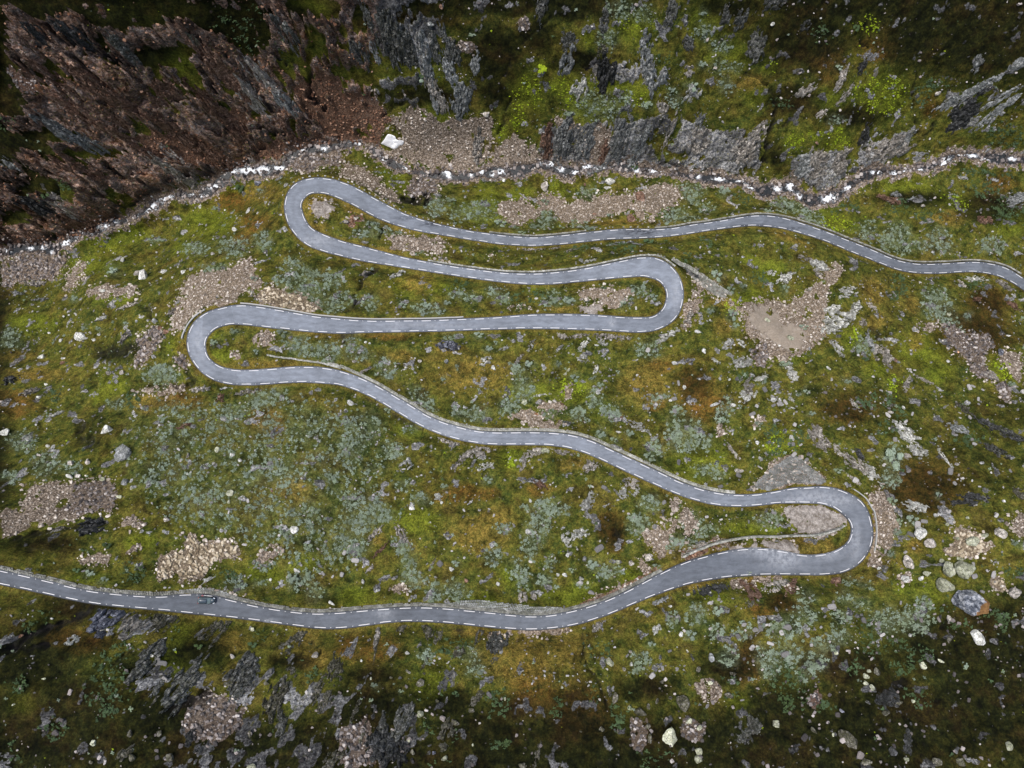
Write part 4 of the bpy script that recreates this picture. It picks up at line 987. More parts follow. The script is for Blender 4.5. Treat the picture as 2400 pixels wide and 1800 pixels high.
def relief(x, y, full=False):
    """ground height and cover at world points"""
    zb = base(x, y)
    c = cover(x, y, zb)
    inn = (x > -258) & (x < 258) & (y > -113) & (y < 148)
    rd = np.where(inn, nr.get('road', x, y), 99.0); sd = np.where(inn, nr.get('str', x, y), 99.0)
    # bare rock breaks through the turf on its own too
    n1 = fbm(x / 7.0, y / 4.5, 41, 4)
    n2 = fbm(x / 2.2, y / 2.2, 47, 3)
    spots = sstep(0.55, 0.80, n1 + 0.45 * n2) * (1 - c['gravel']) * 0.85
    ch, cv, cn = c['rockh'], c['rockv'], c['rockn']
    patch = sstep(-0.35, 0.25, fbm(x / 11.0, y / 11.0, 61, 3) + .12)
    rock = np.clip(np.maximum(np.maximum(ch * (0.35 + .65 * patch), cv * (.3 + .7 * patch)), cn * .85 * sstep(.0, .45, n1 + .45 * n2)), 0, 1)
    fringe = sstep(0.15, 0.6, rock + (0.45 * n2 + .35 * n1) * (1 - .6 * np.abs(2 * rock - 1)))
    rock = fringe
    rock = np.maximum(rock, spots)
    # strata: slabs that run down to the right on the left cliff, upright on the right one
    a = R(-34); jx = 1.3 * fbm(x / 6, y / 6, 3, 3); jy = 1.3 * fbm(x / 6, y / 6, 13, 3)
    u = (x + jx) * math.cos(a) + (y + jy) * math.sin(a); v = -(x + jx) * math.sin(a) + (y + jy) * math.cos(a)
    c1, c2, cid_ = worley(u / 17.0, v / 6.5, 70); b1, b2, bid = worley(u / 6.5, v / 2.9, 71); e1, e2, eid = worley(u / 2.3, v / 1.05, 72)
    strata = 4.2 * cid_ - 3.2 * sstep(.13, .0, c2 - c1) + 2.6 * bid + 1.1 * eid - 1.6 * sstep(.16, .0, b2 - b1) - .6 * sstep(.14, 0, e2 - e1) + 1.2 * fbm(u / 16, v / 7, 76, 3)
    b1, b2, bid = worley((x + jx) / 2.6, (y + jy) / 5.2, 81); e1, e2, eid = worley((x + jx) / 1.0, (y + jy) / 2.1, 82)
    stv = 2.1 * bid + 0.8 * eid - 1.3 * sstep(.16, .0, b2 - b1) - .45 * sstep(.14, 0, e2 - e1) + 1.0 * fbm(x / 6, y / 12, 85, 3)
    f1, f2, cid = worley(x / 1.6 + .2 * n2, y / 1.6, 9)
    fac = cid * 0.55 + (f2 - f1) * 0.35
    g1, g2, gid = worley(x / 0.62, y / 0.62, 19)
    tot = ch + cv + 1e-4
    rk = (ch * (strata * 1.15 + 2.4 * (1 - np.abs(fbm(u / 22.0, v / 8.0, 77, 3))) ** 3) + cv * stv * 1.25) / tot * sstep(0, .5, tot) + fac * 1.1 + 0.25 * gid - 0.7 * sstep(.14, .02, f2 - f1)
    turf = 0.55 * fbm(x / 3.8, y / 3.4, 31, 3) + 0.09 * perlin(x / 0.75, y / 0.75, 35) + 0.05 * perlin(x / .38, y / .38, 36)
    hum = worley(x / 1.1, y / 1.1, 23)[0]
    turf = turf + 0.30 * (0.6 - hum)
    grav = 0.16 * gid + 0.10 * (g2 - g1)
    grav = grav * (1 - .8 * c['fine'])
    relief_ = turf * (1 - rock) + (rk * 1.0 + 0.1) * rock
    relief_ = relief_ * (1 - c['gravel']) + (grav + .1 * turf) * c['gravel']
    large = 2.2 * fbm(x / 26.0, y / 26.0, 51, 3) * sstep(2, 14, rd) * sstep(2, 12, sd)
    far = sstep(110, 220, np.maximum(np.abs(x) - 110, np.abs(y + 0)))
    large = large + far * 14 * fbm(x / 90.0, y / 90.0, 55, 4)
    z = zb + large - 5.0 * c['deep'] * (0.75 + .4 * n2) * sstep(0.6, 3, rd)
    # cut and fill beside the road, level bench under it
    rz = nr.get('rz', x, y)
    wb = sstep(0.55, 4.2, rd)
    z = np.where(rd < 5, (rz - 0.07 - 0.32 * sstep(0.1, -0.4, rd)) * (1 - wb) + z * wb, z)
    # the stream bed
    sz = nr.get('sz', x, y)
    ws = sstep(-0.3, 5.0, sd)
    bed = sz - 1.1 + 0.5 * n2 + 0.45 * gid + 1.3 * sstep(-1.2, 2.2, sd)
    z = np.where(sd < 6, bed * (1 - ws) + z * ws, z)
    z = z + relief_ * sstep(0.25, 1.6, rd) * sstep(0.0, 3.5, sd)
    if not full: return z
    bank = (1 - sstep(0.4, 3.2, sd + 2.0 * n2))
    c['gravel'] = np.maximum(c['gravel'], bank)
    verge = 1 - sstep(0.4, 1.5, rd + .5 * n2)
    rock = rock * (1 - c['gravel']) * sstep(.3, 1.5, rd)
    c['wet'] = np.clip(c['deep'] * 1.3 + (1 - sstep(-.5, 1.0, sd)), 0, 1)
    c['rock'] = rock; c['rd'] = rd; c['sd'] = sd; c['verge'] = verge; c['bank'] = bank
    return z, c

# fan-shaped grid: dense where the drone looks, coarse towards the horizon ridges
ys = np.arange(-103, 141, 0.345)
lo = -103 - np.cumsum(0.5 * 1.13 ** np.arange(1, 36)); hi = 140.8 + np.cumsum(0.5 * 1.13 ** np.arange(1, 36))
ys = np.concatenate([lo[::-1][(lo[::-1] > -455)], ys, hi[hi < 455]])
HWK = ([-460, -103, -50, 0, 50, 98, 141, 460], [150, 150, 160, 185, 226, 226, 186, 186])
NS = 1000
s_in = np.linspace(-1.02, 1.02, NS)
ex = np.cumsum(0.003 * 1.16 ** np.arange(1, 34)); ex = ex[ex < 1.35]
ss = np.concatenate([-1.02 - ex[::-1], s_in, 1.02 + ex])
hw = np.interp(ys, *HWK)
GX = ss[None] * hw[:, None]; GY = np.repeat(ys[:, None], len(ss), 1)
GX = GX + 0.0 * GY
GZ, cov = relief(GX, GY, True)
GZ_true = GZ
print('ground grid', GX.shape)


def H(x, y):
    """height of the built ground mesh"""
    x = np.asarray(x, float); y = np.asarray(y, float)
    v = np.clip(np.interp(y, ys, np.arange(len(ys))), 0, len(ys) - 1.001); j = v.astype(int); v = v - j
    s = x / np.interp(y, *HWK)
    u = np.clip(np.interp(s, ss, np.arange(len(ss))), 0, len(ss) - 1.001); i = u.astype(int); u = u - i
    return (GZ[j, i] * (1 - u) + GZ[j, i + 1] * u) * (1 - v) + (GZ[j + 1, i] * (1 - u) + GZ[j + 1, i + 1] * u) * v


def P2W(px, py):
    x, y, z = unproject(px, py, lambda a, b: H(a, b))
    return x, y, z


def normal_at(x, y, e=1.2):
    dx = (H(x + e, y) - H(x - e, y)) / (2 * e); dy = (H(x, y + e) - H(x, y - e)) / (2 * e)
    n_ = np.array([-dx, -dy, 1.0]); return n_ / np.linalg.norm(n_)
# ------------------------------------------------------------------ materials
class NT:
    def __init__(s, name, rough=0.9, spec=0.15):
        s.m = bpy.data.materials.new(name); s.m.use_nodes = True
        s.t = s.m.node_tree; s.t.nodes.clear()
        s.out = s.n('ShaderNodeOutputMaterial'); s.b = s.n('ShaderNodeBsdfPrincipled')
        s.l(s.b.outputs[0], s.out.inputs[0])
        s.b.inputs['Roughness'].default_value = rough
        s.b.inputs['Specular IOR Level'].default_value = spec
        s._pos = None
    def n(s, t, **kw):
        q = s.t.nodes.new(t)
        for k, v in kw.items(): setattr(q, k, v)
        return q
    def l(s, a, b): s.t.links.new(a, b)
    def setin(s, sock, v):
        if hasattr(v, 'links') or isinstance(v, bpy.types.NodeSocket): s.l(v, sock)
        else: sock.default_value = v
    def pos(s, obj=False, scale=None):
        if obj: p = s.n('ShaderNodeTexCoord').outputs['Object']
        else: p = s.n('ShaderNodeNewGeometry').outputs['Position']
        if scale:
            m = s.n('ShaderNodeMapping'); m.inputs['Scale'].default_value = scale; s.l(p, m.inputs[0]); p = m.outputs[0]
        return p
    def noise(s, p, scale, detail=4, rough=0.6, dist=0.0):
        q = s.n('ShaderNodeTexNoise'); s.l(p, q.inputs['Vector']); q.inputs['Scale'].default_value = scale; q.inputs['Detail'].default_value = detail
        q.inputs['Roughness'].default_value = rough; q.inputs['Distortion'].default_value = dist
        return q.outputs['Fac']
    def vor(s, p, scale, feat='F1', outp='Distance'):
        q = s.n('ShaderNodeTexVoronoi', feature=feat); s.l(p, q.inputs['Vector']); q.inputs['Scale'].default_value = scale
        return q.outputs[outp]
    def ramp(s, f, stops, interp='LINEAR'):
        q = s.n('ShaderNodeValToRGB'); s.l(f, q.inputs[0]); cr = q.color_ramp; cr.interpolation = interp
        while len(cr.elements) < len(stops): cr.elements.new(0.5)
        for e, (p, c) in zip(cr.elements, stops):
            e.position = p; e.color = (c, c, c, 1) if not isinstance(c, tuple) else c + (1,)
        return q.outputs[0]
    def mix(s, f, a, b, mode='MIX'):
        q = s.n('ShaderNodeMix', data_type='RGBA', blend_type=mode)
        s.setin(q.inputs[0], f)
        for sock, v in ((q.inputs[6], a), (q.inputs[7], b)):
            if isinstance(v, tuple): sock.default_value = v + (1,) if len(v) == 3 else v
            else: s.l(v, sock)
        return q.outputs[2]
    def math(s, op, a, b=0.0, clamp=False):
        q = s.n('ShaderNodeMath', operation=op); q.use_clamp = clamp; s.setin(q.inputs[0], a); s.setin(q.inputs[1], b); return q.outputs[0]
    def attr(s, name, outp='Fac'):
        q = s.n('ShaderNodeAttribute', attribute_name=name); return q.outputs[outp]
    def rgb3(s, name):
        q = s.n('ShaderNodeAttribute', attribute_name=name); p = s.n('ShaderNodeSeparateColor'); s.l(q.outputs['Color'], p.inputs[0]); return p.outputs[0], p.outputs[1], p.outputs[2]
    def bump(s, h, strength=0.6, dist=0.1):
        q = s.n('ShaderNodeBump'); s.l(h, q.inputs['Height']); q.inputs['Strength'].default_value = strength; q.inputs['Distance'].default_value = dist
        s.l(q.outputs[0], s.b.inputs['Normal'])
    def col(s, c):
        if isinstance(c, tuple): s.b.inputs['Base Color'].default_value = c + (1,)
        else: s.l(c, s.b.inputs['Base Color'])
        return s.m


def ground_material():
    t = NT('mountain_ground', 0.95, 0.08)
    p = t.pos()
    rock, grav, moss = t.rgb3('cover_a'); heath, rust, tan = t.rgb3('cover_b'); red, yel, wet = t.rgb3('cover_c'); fine, verge, shrub = t.rgb3('cover_d')  # heath: mask of painted edge dimming and dark patches
    big_ = t.noise(p, 0.10, 6, 0.7); mid = t.noise(p, 0.55, 7, 0.78); sm = t.noise(p, 1.9, 4, 0.75); tiny = t.noise(p, 5.0, 3, 0.75)
    # turf: olive, yellow, brown and dark patches
    c = t.ramp(big_, [(0.36, (0.020, 0.036, 0.009)), (0.46, (0.056, 0.068, 0.012)), (0.54, (0.100, 0.090, 0.015)), (0.62, (0.098, 0.062, 0.017))])
    c2 = t.ramp(mid, [(0.36, (0.009, 0.016, 0.006)), (0.46, (0.048, 0.060, 0.011)), (0.55, (0.115, 0.110, 0.018)), (0.66, (0.190, 0.150, 0.035))])
    c = t.mix(0.55, c, c2)
    mossc = t.mix(sm, (0.045, 0.072, 0.007), (0.185, 0.205, 0.016))
    f = t.math('MULTIPLY', moss, t.math('ADD', 0.35, mid)); c = t.mix(t.math('MULTIPLY', f, 0.72, True), c, mossc)
    rustc = t.mix(sm, (0.060, 0.024, 0.007), (0.22, 0.098, 0.022))
    c = t.mix(t.math('MULTIPLY', rust, t.ramp(mid, [(0.38, 0.1), (0.6, 0.8)])), c, rustc)
    tanc = t.mix(sm, (0.095, 0.065, 0.012), (0.30, 0.20, 0.045))
    c = t.mix(t.math('MULTIPLY', tan, t.ramp(mid, [(0.36, 0.12), (0.6, 0.85)])), c, tanc)
    c = t.mix(t.math('MULTIPLY', verge, 0.55), c, t.mix(mid, (0.07, 0.055, 0.01), (0.17, 0.12, 0.03)))
    dim_darkc = t.mix(mid, (0.0015, 0.002, 0.0012), (0.0095, 0.0105, 0.0035))
    dim_darkc = t.mix(t.ramp(big_, [(0.5, 0.0), (0.65, 0.7)]), dim_darkc, (0.019, 0.011, 0.004))
    c = t.mix(t.math('MULTIPLY', heath, t.ramp(mid, [(0.35, 0.98), (0.7, 0.80)])), c, dim_darkc)  # painted edge dimming and dark patches over the turf
    c = t.mix(t.math('MULTIPLY', shrub, t.ramp(mid, [(0.40, 0.12), (0.56, 0.85)])), c, t.mix(sm, (0.030, 0.045, 0.020), (0.135, 0.165, 0.105)))
    pat = t.noise(p, 0.22, 6, 0.8, 0.4)
    c = t.mix(1.0, c, t.ramp(pat, [(0.38, 0.40), (0.5, 1.0), (0.62, 1.35)]), 'MULTIPLY')
    # tussock grain
    g = t.ramp(sm, [(0.32, 0.42), (0.5, 1.0), (0.68, 1.6)]); c = t.mix(1.0, c, g, 'MULTIPLY')
    g = t.ramp(tiny, [(0.34, 0.55), (0.66, 1.5)]); c = t.mix(1.0, c, g, 'MULTIPLY')
    # little dark hollows of peat
    pe = t.ramp(t.noise(p, 0.55, 5, 0.75, 0.8), [(0.31, 1.0), (0.37, 0.0)])
    c = t.mix(t.math('MULTIPLY', pe, 0.75), c, (0.010, 0.008, 0.006))
    # bare rock
    rn = t.noise(t.pos(scale=(1.0, 1.6, 1.0)), 1.3, 6, 0.72, 0.6)
    rc = t.ramp(rn, [(0.34, (0.025, 0.025, 0.028)), (0.46, (0.12, 0.12, 0.125)), (0.56, (0.26, 0.26, 0.255)), (0.68, (0.48, 0.47, 0.45))])
    rr = t.ramp(t.noise(t.pos(scale=(1.0, 1.0, 2.0)), 0.5, 7, 0.8, 0.8), [(0.38, (0.005, 0.004, 0.004)), (0.46, (0.060, 0.029, 0.018)), (0.53, (0.22, 0.120, 0.074)), (0.62, (0.55, 0.39, 0.30))])
    gp = t.ramp(rn, [(0.36, (0.012, 0.011, 0.012)), (0.47, (0.10, 0.085, 0.082)), (0.56, (0.24, 0.205, 0.195)), (0.66, (0.50, 0.44, 0.42))])
    rr = t.mix(t.ramp(t.noise(t.pos(scale=(1, 1, 1)), 0.10, 6, 0.75, 0.5), [(0.45, 0.0), (0.60, 0.7)]), rr, gp)
    rr = t.mix(t.ramp(t.noise(p, 0.16, 6, 0.75, 0.5), [(0.55, 0.0), (0.64, 0.75)]), rr, t.mix(sm, (0.09, 0.032, 0.012), (0.32, 0.15, 0.07)))
    rc = t.mix(t.math('MULTIPLY', red, t.ramp(big_, [(0.35, 0.55), (0.55, 1.0)])), rc, rr)
    mp = t.n('ShaderNodeMapping'); mp.inputs['Rotation'].default_value = (0, 0, R(34)); mp.inputs['Scale'].default_value = (0.13, 0.30, 0.1); t.l(t.pos(), mp.inputs[0])
    bs = t.n('ShaderNodeSeparateColor'); wv_ = t.n('ShaderNodeVectorMath', operation='ADD'); t.l(mp.outputs[0], wv_.inputs[0]); nz = t.n('ShaderNodeTexNoise'); nz.inputs['Scale'].default_value = 0.35; nz.inputs['Detail'].default_value = 5; t.l(p, nz.inputs['Vector']); t.l(nz.outputs['Color'], wv_.inputs[1])
    t.l(t.vor(wv_.outputs[0], 1.0, 'F1', 'Color'), bs.inputs[0]); rc = t.mix(1.0, rc, t.ramp(bs.outputs[0], [(0.0, 0.45), (0.6, 1.0), (1.0, 1.75)]), 'MULTIPLY')
    rc = t.mix(t.math('MULTIPLY', t.math('MULTIPLY', heath, t.math('SUBTRACT', 1.0, t.math('MULTIPLY', red, 0.35))), 0.75), rc, t.mix(1.0, rc, (0.30, 0.30, 0.31), 'MULTIPLY'))  # same dimming painted onto bare rock
    cr = t.ramp(t.vor(t.pos(scale=(1.0, 1.0, 0.5)), 1.7, 'DISTANCE_TO_EDGE'), [(0.0, 0.25), (0.07, 1.0)]); rc = t.mix(0.7, rc, cr, 'MULTIPLY')
    rc = t.mix(t.ramp(t.noise(p, 1.1, 5, 0.7), [(0.55, 0.0), (0.62, 0.75)]), rc, c)
    rfac = t.math('MULTIPLY', t.ramp(t.math('ADD', rock, t.math('MULTIPLY', t.math('SUBTRACT', mid, 0.5), 1.1)), [(0.35, 0.0), (0.5, 1.0)]), 1.0)
    c = t.mix(rfac, c, rc)
    # gravel and scree
    vc = t.vor(p, 2.3, 'F1', 'Color'); sp = t.n('ShaderNodeSeparateColor'); t.l(vc, sp.inputs[0])
    gc = t.ramp(sp.outputs[0], [(0.0, (0.095, 0.072, 0.052)), (0.5, (0.235, 0.185, 0.14)), (1.0, (0.43, 0.35, 0.275))])
    gc = t.mix(t.math('MULTIPLY', yel, 0.7), gc, t.ramp(sp.outputs[1], [(0.0, (0.12, 0.09, 0.06)), (1.0, (0.36, 0.28, 0.18))]))
    gc = t.mix(t.math('MULTIPLY', red, 0.75), gc, t.ramp(sp.outputs[2], [(0.0, (0.06, 0.025, 0.015)), (1.0, (0.24, 0.12, 0.07))]))
    ed = t.ramp(t.vor(p, 2.3, 'DISTANCE_TO_EDGE'), [(0.02, 0.3), (0.16, 1.0)]); gc = t.mix(0.8, gc, ed, 'MULTIPLY')
    fc = t.ramp(mid, [(0.36, (0.12, 0.10, 0.08)), (0.5, (0.26, 0.235, 0.21)), (0.62, (0.42, 0.385, 0.35))]); fc = t.mix(1.0, fc, t.ramp(sm, [(0.35, 0.6), (0.65, 1.35)]), 'MULTIPLY'); gc = t.mix(t.math('MULTIPLY', fine, 0.85), gc, fc)
    gc = t.mix(t.math('MULTIPLY', heath, 0.6), gc, (0.05, 0.035, 0.03))  # same painted dimming on gravel and scree
    gc = t.mix(t.math('MULTIPLY', t.math('MULTIPLY', fine, yel), 0.7), gc, t.mix(sm, (0.22, 0.175, 0.13), (0.42, 0.35, 0.27)))
    gf = t.ramp(t.math('ADD', grav, t.math('MULTIPLY', t.math('SUBTRACT', mid, 0.5), 0.9)), [(0.38, 0.0), (0.5, 1.0)])
    c = t.mix(gf, c, gc)
    c = t.mix(t.math('MULTIPLY', wet, 0.86, True), c, (0.012, 0.011, 0.012))
    rgh = t.ramp(wet, [(0.3, 0.95), (1.0, 0.55)]); t.l(rgh, t.b.inputs['Roughness'])
    t.bump(t.math('ADD', sm, t.math('MULTIPLY', tiny, 0.4)), 0.9, 0.22)
    return t.col(c)


def rock_material(name, dark, mid_, light, lichen=None, lf=0.5, crack=True, gain=1.15):
    t = NT(name, 0.9, 0.12)
    p = t.pos(); r = t.n('ShaderNodeObjectInfo').outputs['Random']
    nn = t.noise(t.pos(scale=(1.0, 1.0, 1.8)), 0.8, 7, 0.8, 0.6); fi = t.noise(p, 4.5, 4, 0.75)
    c = t.ramp(nn, [(0.35, dark), (0.49, mid_), (0.62, light)])
    vs_ = t.n('ShaderNodeSeparateColor'); t.l(t.vor(p, 0.75, 'F1', 'Color'), vs_.inputs[0]); c = t.mix(1.0, c, t.ramp(vs_.outputs[0], [(0.0, 0.55), (1.0, 1.35)]), 'MULTIPLY')
    if lichen: c = t.mix(t.math('MULTIPLY', t.ramp(t.noise(p, 2.7, 5, 0.75), [(0.42, 0.0), (0.56, 1.0)]), lf), c, lichen)
    if crack:
        e = t.ramp(t.vor(t.pos(scale=(1.0, 0.75, 0.6)), 1.1, 'DISTANCE_TO_EDGE'), [(0.0, 0.12), (0.07, 1.0)]); c = t.mix(0.85, c, e, 'MULTIPLY')
    c = t.mix(1.0, c, t.ramp(fi, [(0.3, 0.62), (0.7, 1.32)]), 'MULTIPLY')
    c = t.mix(1.0, c, t.ramp(r, [(0.0, 0.72 * gain), (1.0, 1.22 * gain)]), 'MULTIPLY')
    t.bump(t.math('ADD', nn, t.math('MULTIPLY', fi, 0.4)), 0.8, 0.25)
    return t.col(c)

ROCK = {
    'w': rock_material('pale_rock', (0.20, 0.19, 0.19), (0.50, 0.49, 0.47), (0.68, 0.67, 0.64), (0.30, 0.32, 0.23), 0.45, gain=1.2),
    'p': rock_material('tan_grey_rock', (0.09, 0.08, 0.075), (0.29, 0.26, 0.235), (0.55, 0.51, 0.47), (0.26, 0.26, 0.19), 0.3, gain=1.3),
    'g': rock_material('grey_rock', (0.05, 0.052, 0.055), (0.23, 0.235, 0.24), (0.52, 0.525, 0.53), (0.16, 0.18, 0.13), 0.4),
    'd': rock_material('dark_rock', (0.016, 0.016, 0.018), (0.05, 0.05, 0.055), (0.13, 0.13, 0.14), (0.05, 0.055, 0.03), 0.4),
    'y': rock_material('lichen_rock', (0.15, 0.15, 0.12), (0.36, 0.36, 0.28), (0.55, 0.55, 0.46), (0.33, 0.35, 0.20), 0.6),
    'r': rock_material('reddish_rock', (0.05, 0.03, 0.024), (0.18, 0.11, 0.08), (0.38, 0.27, 0.21), (0.16, 0.08, 0.04), 0.4),
    'b': rock_material('blue_grey_rock', (0.06, 0.065, 0.085), (0.13, 0.135, 0.165), (0.30, 0.31, 0.35)),
    'o': rock_material('orange_rock', (0.25, 0.11, 0.05), (0.46, 0.24, 0.13), (0.6, 0.36, 0.22)),
}


def split_boulder_material():
    t = NT('grey_boulder_with_orange_lichen', 0.9, 0.12)
    p = t.pos(obj=True); nn = t.noise(p, 2.2, 7, 0.82, 0.8)
    c = t.ramp(nn, [(0.38, (0.018, 0.02, 0.026)), (0.49, (0.13, 0.145, 0.17)), (0.60, (0.50, 0.51, 0.53))])
    o = t.ramp(t.noise(p, 3.5, 5, 0.7), [(0.3, (0.09, 0.045, 0.018)), (0.6, (0.27, 0.15, 0.06))])
    s = t.n('ShaderNodeSeparateXYZ'); t.l(p, s.inputs[0])
    f = t.math('ADD', t.math('ADD', s.outputs[0], t.math('MULTIPLY', s.outputs[1], -0.25)), t.math('MULTIPLY', t.math('SUBTRACT', t.noise(p, 2.0, 3), 0.5), 0.8))
    c = t.mix(t.ramp(f, [(0.24, 0.0), (0.32, 1.0)]), c, o)
    t.bump(nn, 1.0, 0.6)
    return t.col(c)

ROCK['h'] = rock_material('edge_dimmed_grey_rock', (0.025, 0.025, 0.025), (0.12, 0.12, 0.118), (0.34, 0.335, 0.33), (0.04, 0.045, 0.015), 0.6)  # grey rock copy, darkened in colour for the dim edges of the view
ROCK['q'] = rock_material('edge_dimmed_tan_rock', (0.03, 0.027, 0.023), (0.11, 0.10, 0.085), (0.30, 0.28, 0.25), (0.06, 0.065, 0.02), 0.6)  # tan rock copy with the edge dimming put into its colour
ROCK['a'] = split_boulder_material()


def simple(name, c, rough=0.6, spec=0.3, metal=0.0, var=0.0, scale=3.0):
    t = NT(name, rough, spec); t.b.inputs['Metallic'].default_value = metal
    if var:
        f = t.noise(t.pos(), scale, 4); return t.col(t.mix(f, tuple(k * (1 - var) for k in c), tuple(k * (1 + var) for k in c)))
    return t.col(c)


def leaf_material(name, a, b, c3):
    t = NT(name, 0.75, 0.2)
    r = t.n('ShaderNodeObjectInfo').outputs['Random']; p = t.pos()
    q = t.noise(p, 6.0, 2); big_ = t.noise(p, 0.25, 3)
    c = t.mix(q, a, b); c = t.mix(t.ramp(big_, [(0.42, 0.0), (0.6, 0.7)]), c, c3)
    c = t.mix(1.0, c, t.ramp(r, [(0.0, 0.65), (1.0, 1.3)]), 'MULTIPLY')
    return t.col(c)

M_WILLOW = leaf_material('willow_leaves', (0.12, 0.158, 0.11), (0.31, 0.37, 0.30), (0.16, 0.20, 0.11))
M_DARKL = leaf_material('juniper_leaves', (0.030, 0.058, 0.026), (0.10, 0.15, 0.070), (0.045, 0.07, 0.02))
M_FERN = leaf_material('fern_leaves', (0.14, 0.21, 0.010), (0.40, 0.48, 0.020), (0.24, 0.34, 0.015))
M_TWIG = simple('twig_bark', (0.09, 0.07, 0.055), 0.9)


def road_material():
    t = NT('asphalt', 0.8, 0.25)
    u = t.attr('across'); tone = t.attr('tone'); p = t.pos()
    gr = t.noise(p, 7.0, 3, 0.75); st = t.noise(p, 0.18, 4, 0.6)
    c = t.mix(gr, (0.110, 0.124, 0.148), (0.203, 0.222, 0.254))
    c = t.mix(1.0, c, t.ramp(st, [(0.3, 0.85), (0.7, 1.14)]), 'MULTIPLY')
    ag = t.n('ShaderNodeCombineXYZ'); a_ = t.attr('leg_tone'); [t.l(a_, k) for k in ag.inputs]; c = t.mix(1.0, c, ag.outputs[0], 'MULTIPLY')
    lane = t.noise(t.pos(scale=(0.35, 1.0, 1.0)), 1.1, 5, 0.7); c = t.mix(1.0, c, t.ramp(lane, [(0.35, 0.84), (0.5, 1.0), (0.65, 1.17)]), 'MULTIPLY')
    blk = t.n('ShaderNodeSeparateColor'); t.l(t.vor(t.pos(scale=(1.0, 0.6, 1.0)), 0.07, 'F1', 'Color'), blk.inputs[0]); c = t.mix(1.0, c, t.ramp(blk.outputs[0], [(0.0, 0.88), (1.0, 1.12)]), 'MULTIPLY')
    # wheel tracks polished a little lighter, edges darker and patched
    au = t.math('ABSOLUTE', u); wob = t.math('MULTIPLY', t.math('SUBTRACT', t.noise(p, 0.7, 4), 0.5), 0.16)
    ee = t.math('ADD', au, wob)
    c = t.mix(1.0, c, t.ramp(ee, [(0.0, 0.93), (0.35, 1.06), (0.62, 0.98), (0.86, 0.86), (0.93, 0.48), (1.0, 0.34)]), 'MULTIPLY')
    c = t.mix(t.math('MULTIPLY', t.ramp(tone, [(0.5, 0.0), (1.0, 1.0)]), t.ramp(t.noise(p, 0.8, 5, 0.7), [(0.38, 0.1), (0.6, 0.85)])), c, (0.36, 0.375, 0.40))
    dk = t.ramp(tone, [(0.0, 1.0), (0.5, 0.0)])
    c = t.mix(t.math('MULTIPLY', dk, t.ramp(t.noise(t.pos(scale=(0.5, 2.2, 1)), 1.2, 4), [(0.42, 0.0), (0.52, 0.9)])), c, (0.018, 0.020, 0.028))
    t.bump(gr, 0.25, 0.02)
    return t.col(c)

M_ROAD = road_material()
M_PAINT = simple('road_paint', (0.78, 0.77, 0.77), 0.6, 0.3, 0, 0.12, 2.0)


def water_material():
    t = NT('stream_water', 0.3, 0.12)
    p = t.pos(); fo = t.attr('foam')
    fl = t.n('ShaderNodeAttribute', attribute_name='flow').outputs['Vector']
    st = t.noise(fl, 1.9, 5, 0.75, 1.0)
    f = t.ramp(t.math('ADD', t.math('MULTIPLY', fo, 0.40), t.math('MULTIPLY', st, 1.0)), [(0.62, 0.0), (0.76, 1.0)])
    c = t.mix(t.noise(p, 0.5, 3), (0.010, 0.012, 0.014), (0.034, 0.037, 0.040))
    c = t.mix(f, c, (0.76, 0.79, 0.82))
    t.l(t.ramp(f, [(0, 0.3), (1, 0.8)]), t.b.inputs['Roughness'])
    t.bump(st, 0.5, 0.15)
    return t.col(c)

M_WATER = water_material()
M_SNOW = simple('snow', (0.83, 0.84, 0.86), 0.7, 0.2, 0, 0.06, 1.5)
M_STONE = rock_material('wall_stone', (0.10, 0.098, 0.092), (0.25, 0.246, 0.232), (0.44, 0.43, 0.41), (0.25, 0.27, 0.15), 0.3, crack=False)
M_CONC = simple('concrete', (0.36, 0.36, 0.345), 0.85, 0.2, 0, 0.22, 2.5)
# ------------------------------------------------------------------ ground sheet
ny, nx = GX.shape
idx = np.arange(ny * nx).reshape(ny, nx)
quads = np.stack([idx[:-1, :-1], idx[:-1, 1:], idx[1:, 1:], idx[1:, :-1]], -1).reshape(-1, 4)
ground = mesh_np('ground', np.stack([GX, GY, GZ], -1).reshape(-1, 3), quads, [ground_material()], smooth=True)
tag(ground, kind='structure')


def col_attr(me, name, a, b, c):
    at = me.attributes.new(name, 'FLOAT_COLOR', 'POINT')
    d = np.ones((len(me.vertices), 4), np.float32)
    for k, v in enumerate((a, b, c)): d[:, k] = np.clip(np.asarray(v).ravel(), 0, 1)
    at.data.foreach_set('color', d.ravel())

gm = ground.data
col_attr(gm, 'cover_a', cov['rock'], cov['gravel'], cov['moss'])
col_attr(gm, 'cover_b', cov['heath'], cov['rust'], cov['tan'])  # heath channel: painted edge dimming and dark patches
col_attr(gm, 'cover_c', cov['red'], np.maximum(cov['yel'], cov['sand']), cov['wet'])
col_attr(gm, 'cover_d', np.maximum(cov['fine'], cov['sand'] * .6), cov['verge'], cov['shrub'])

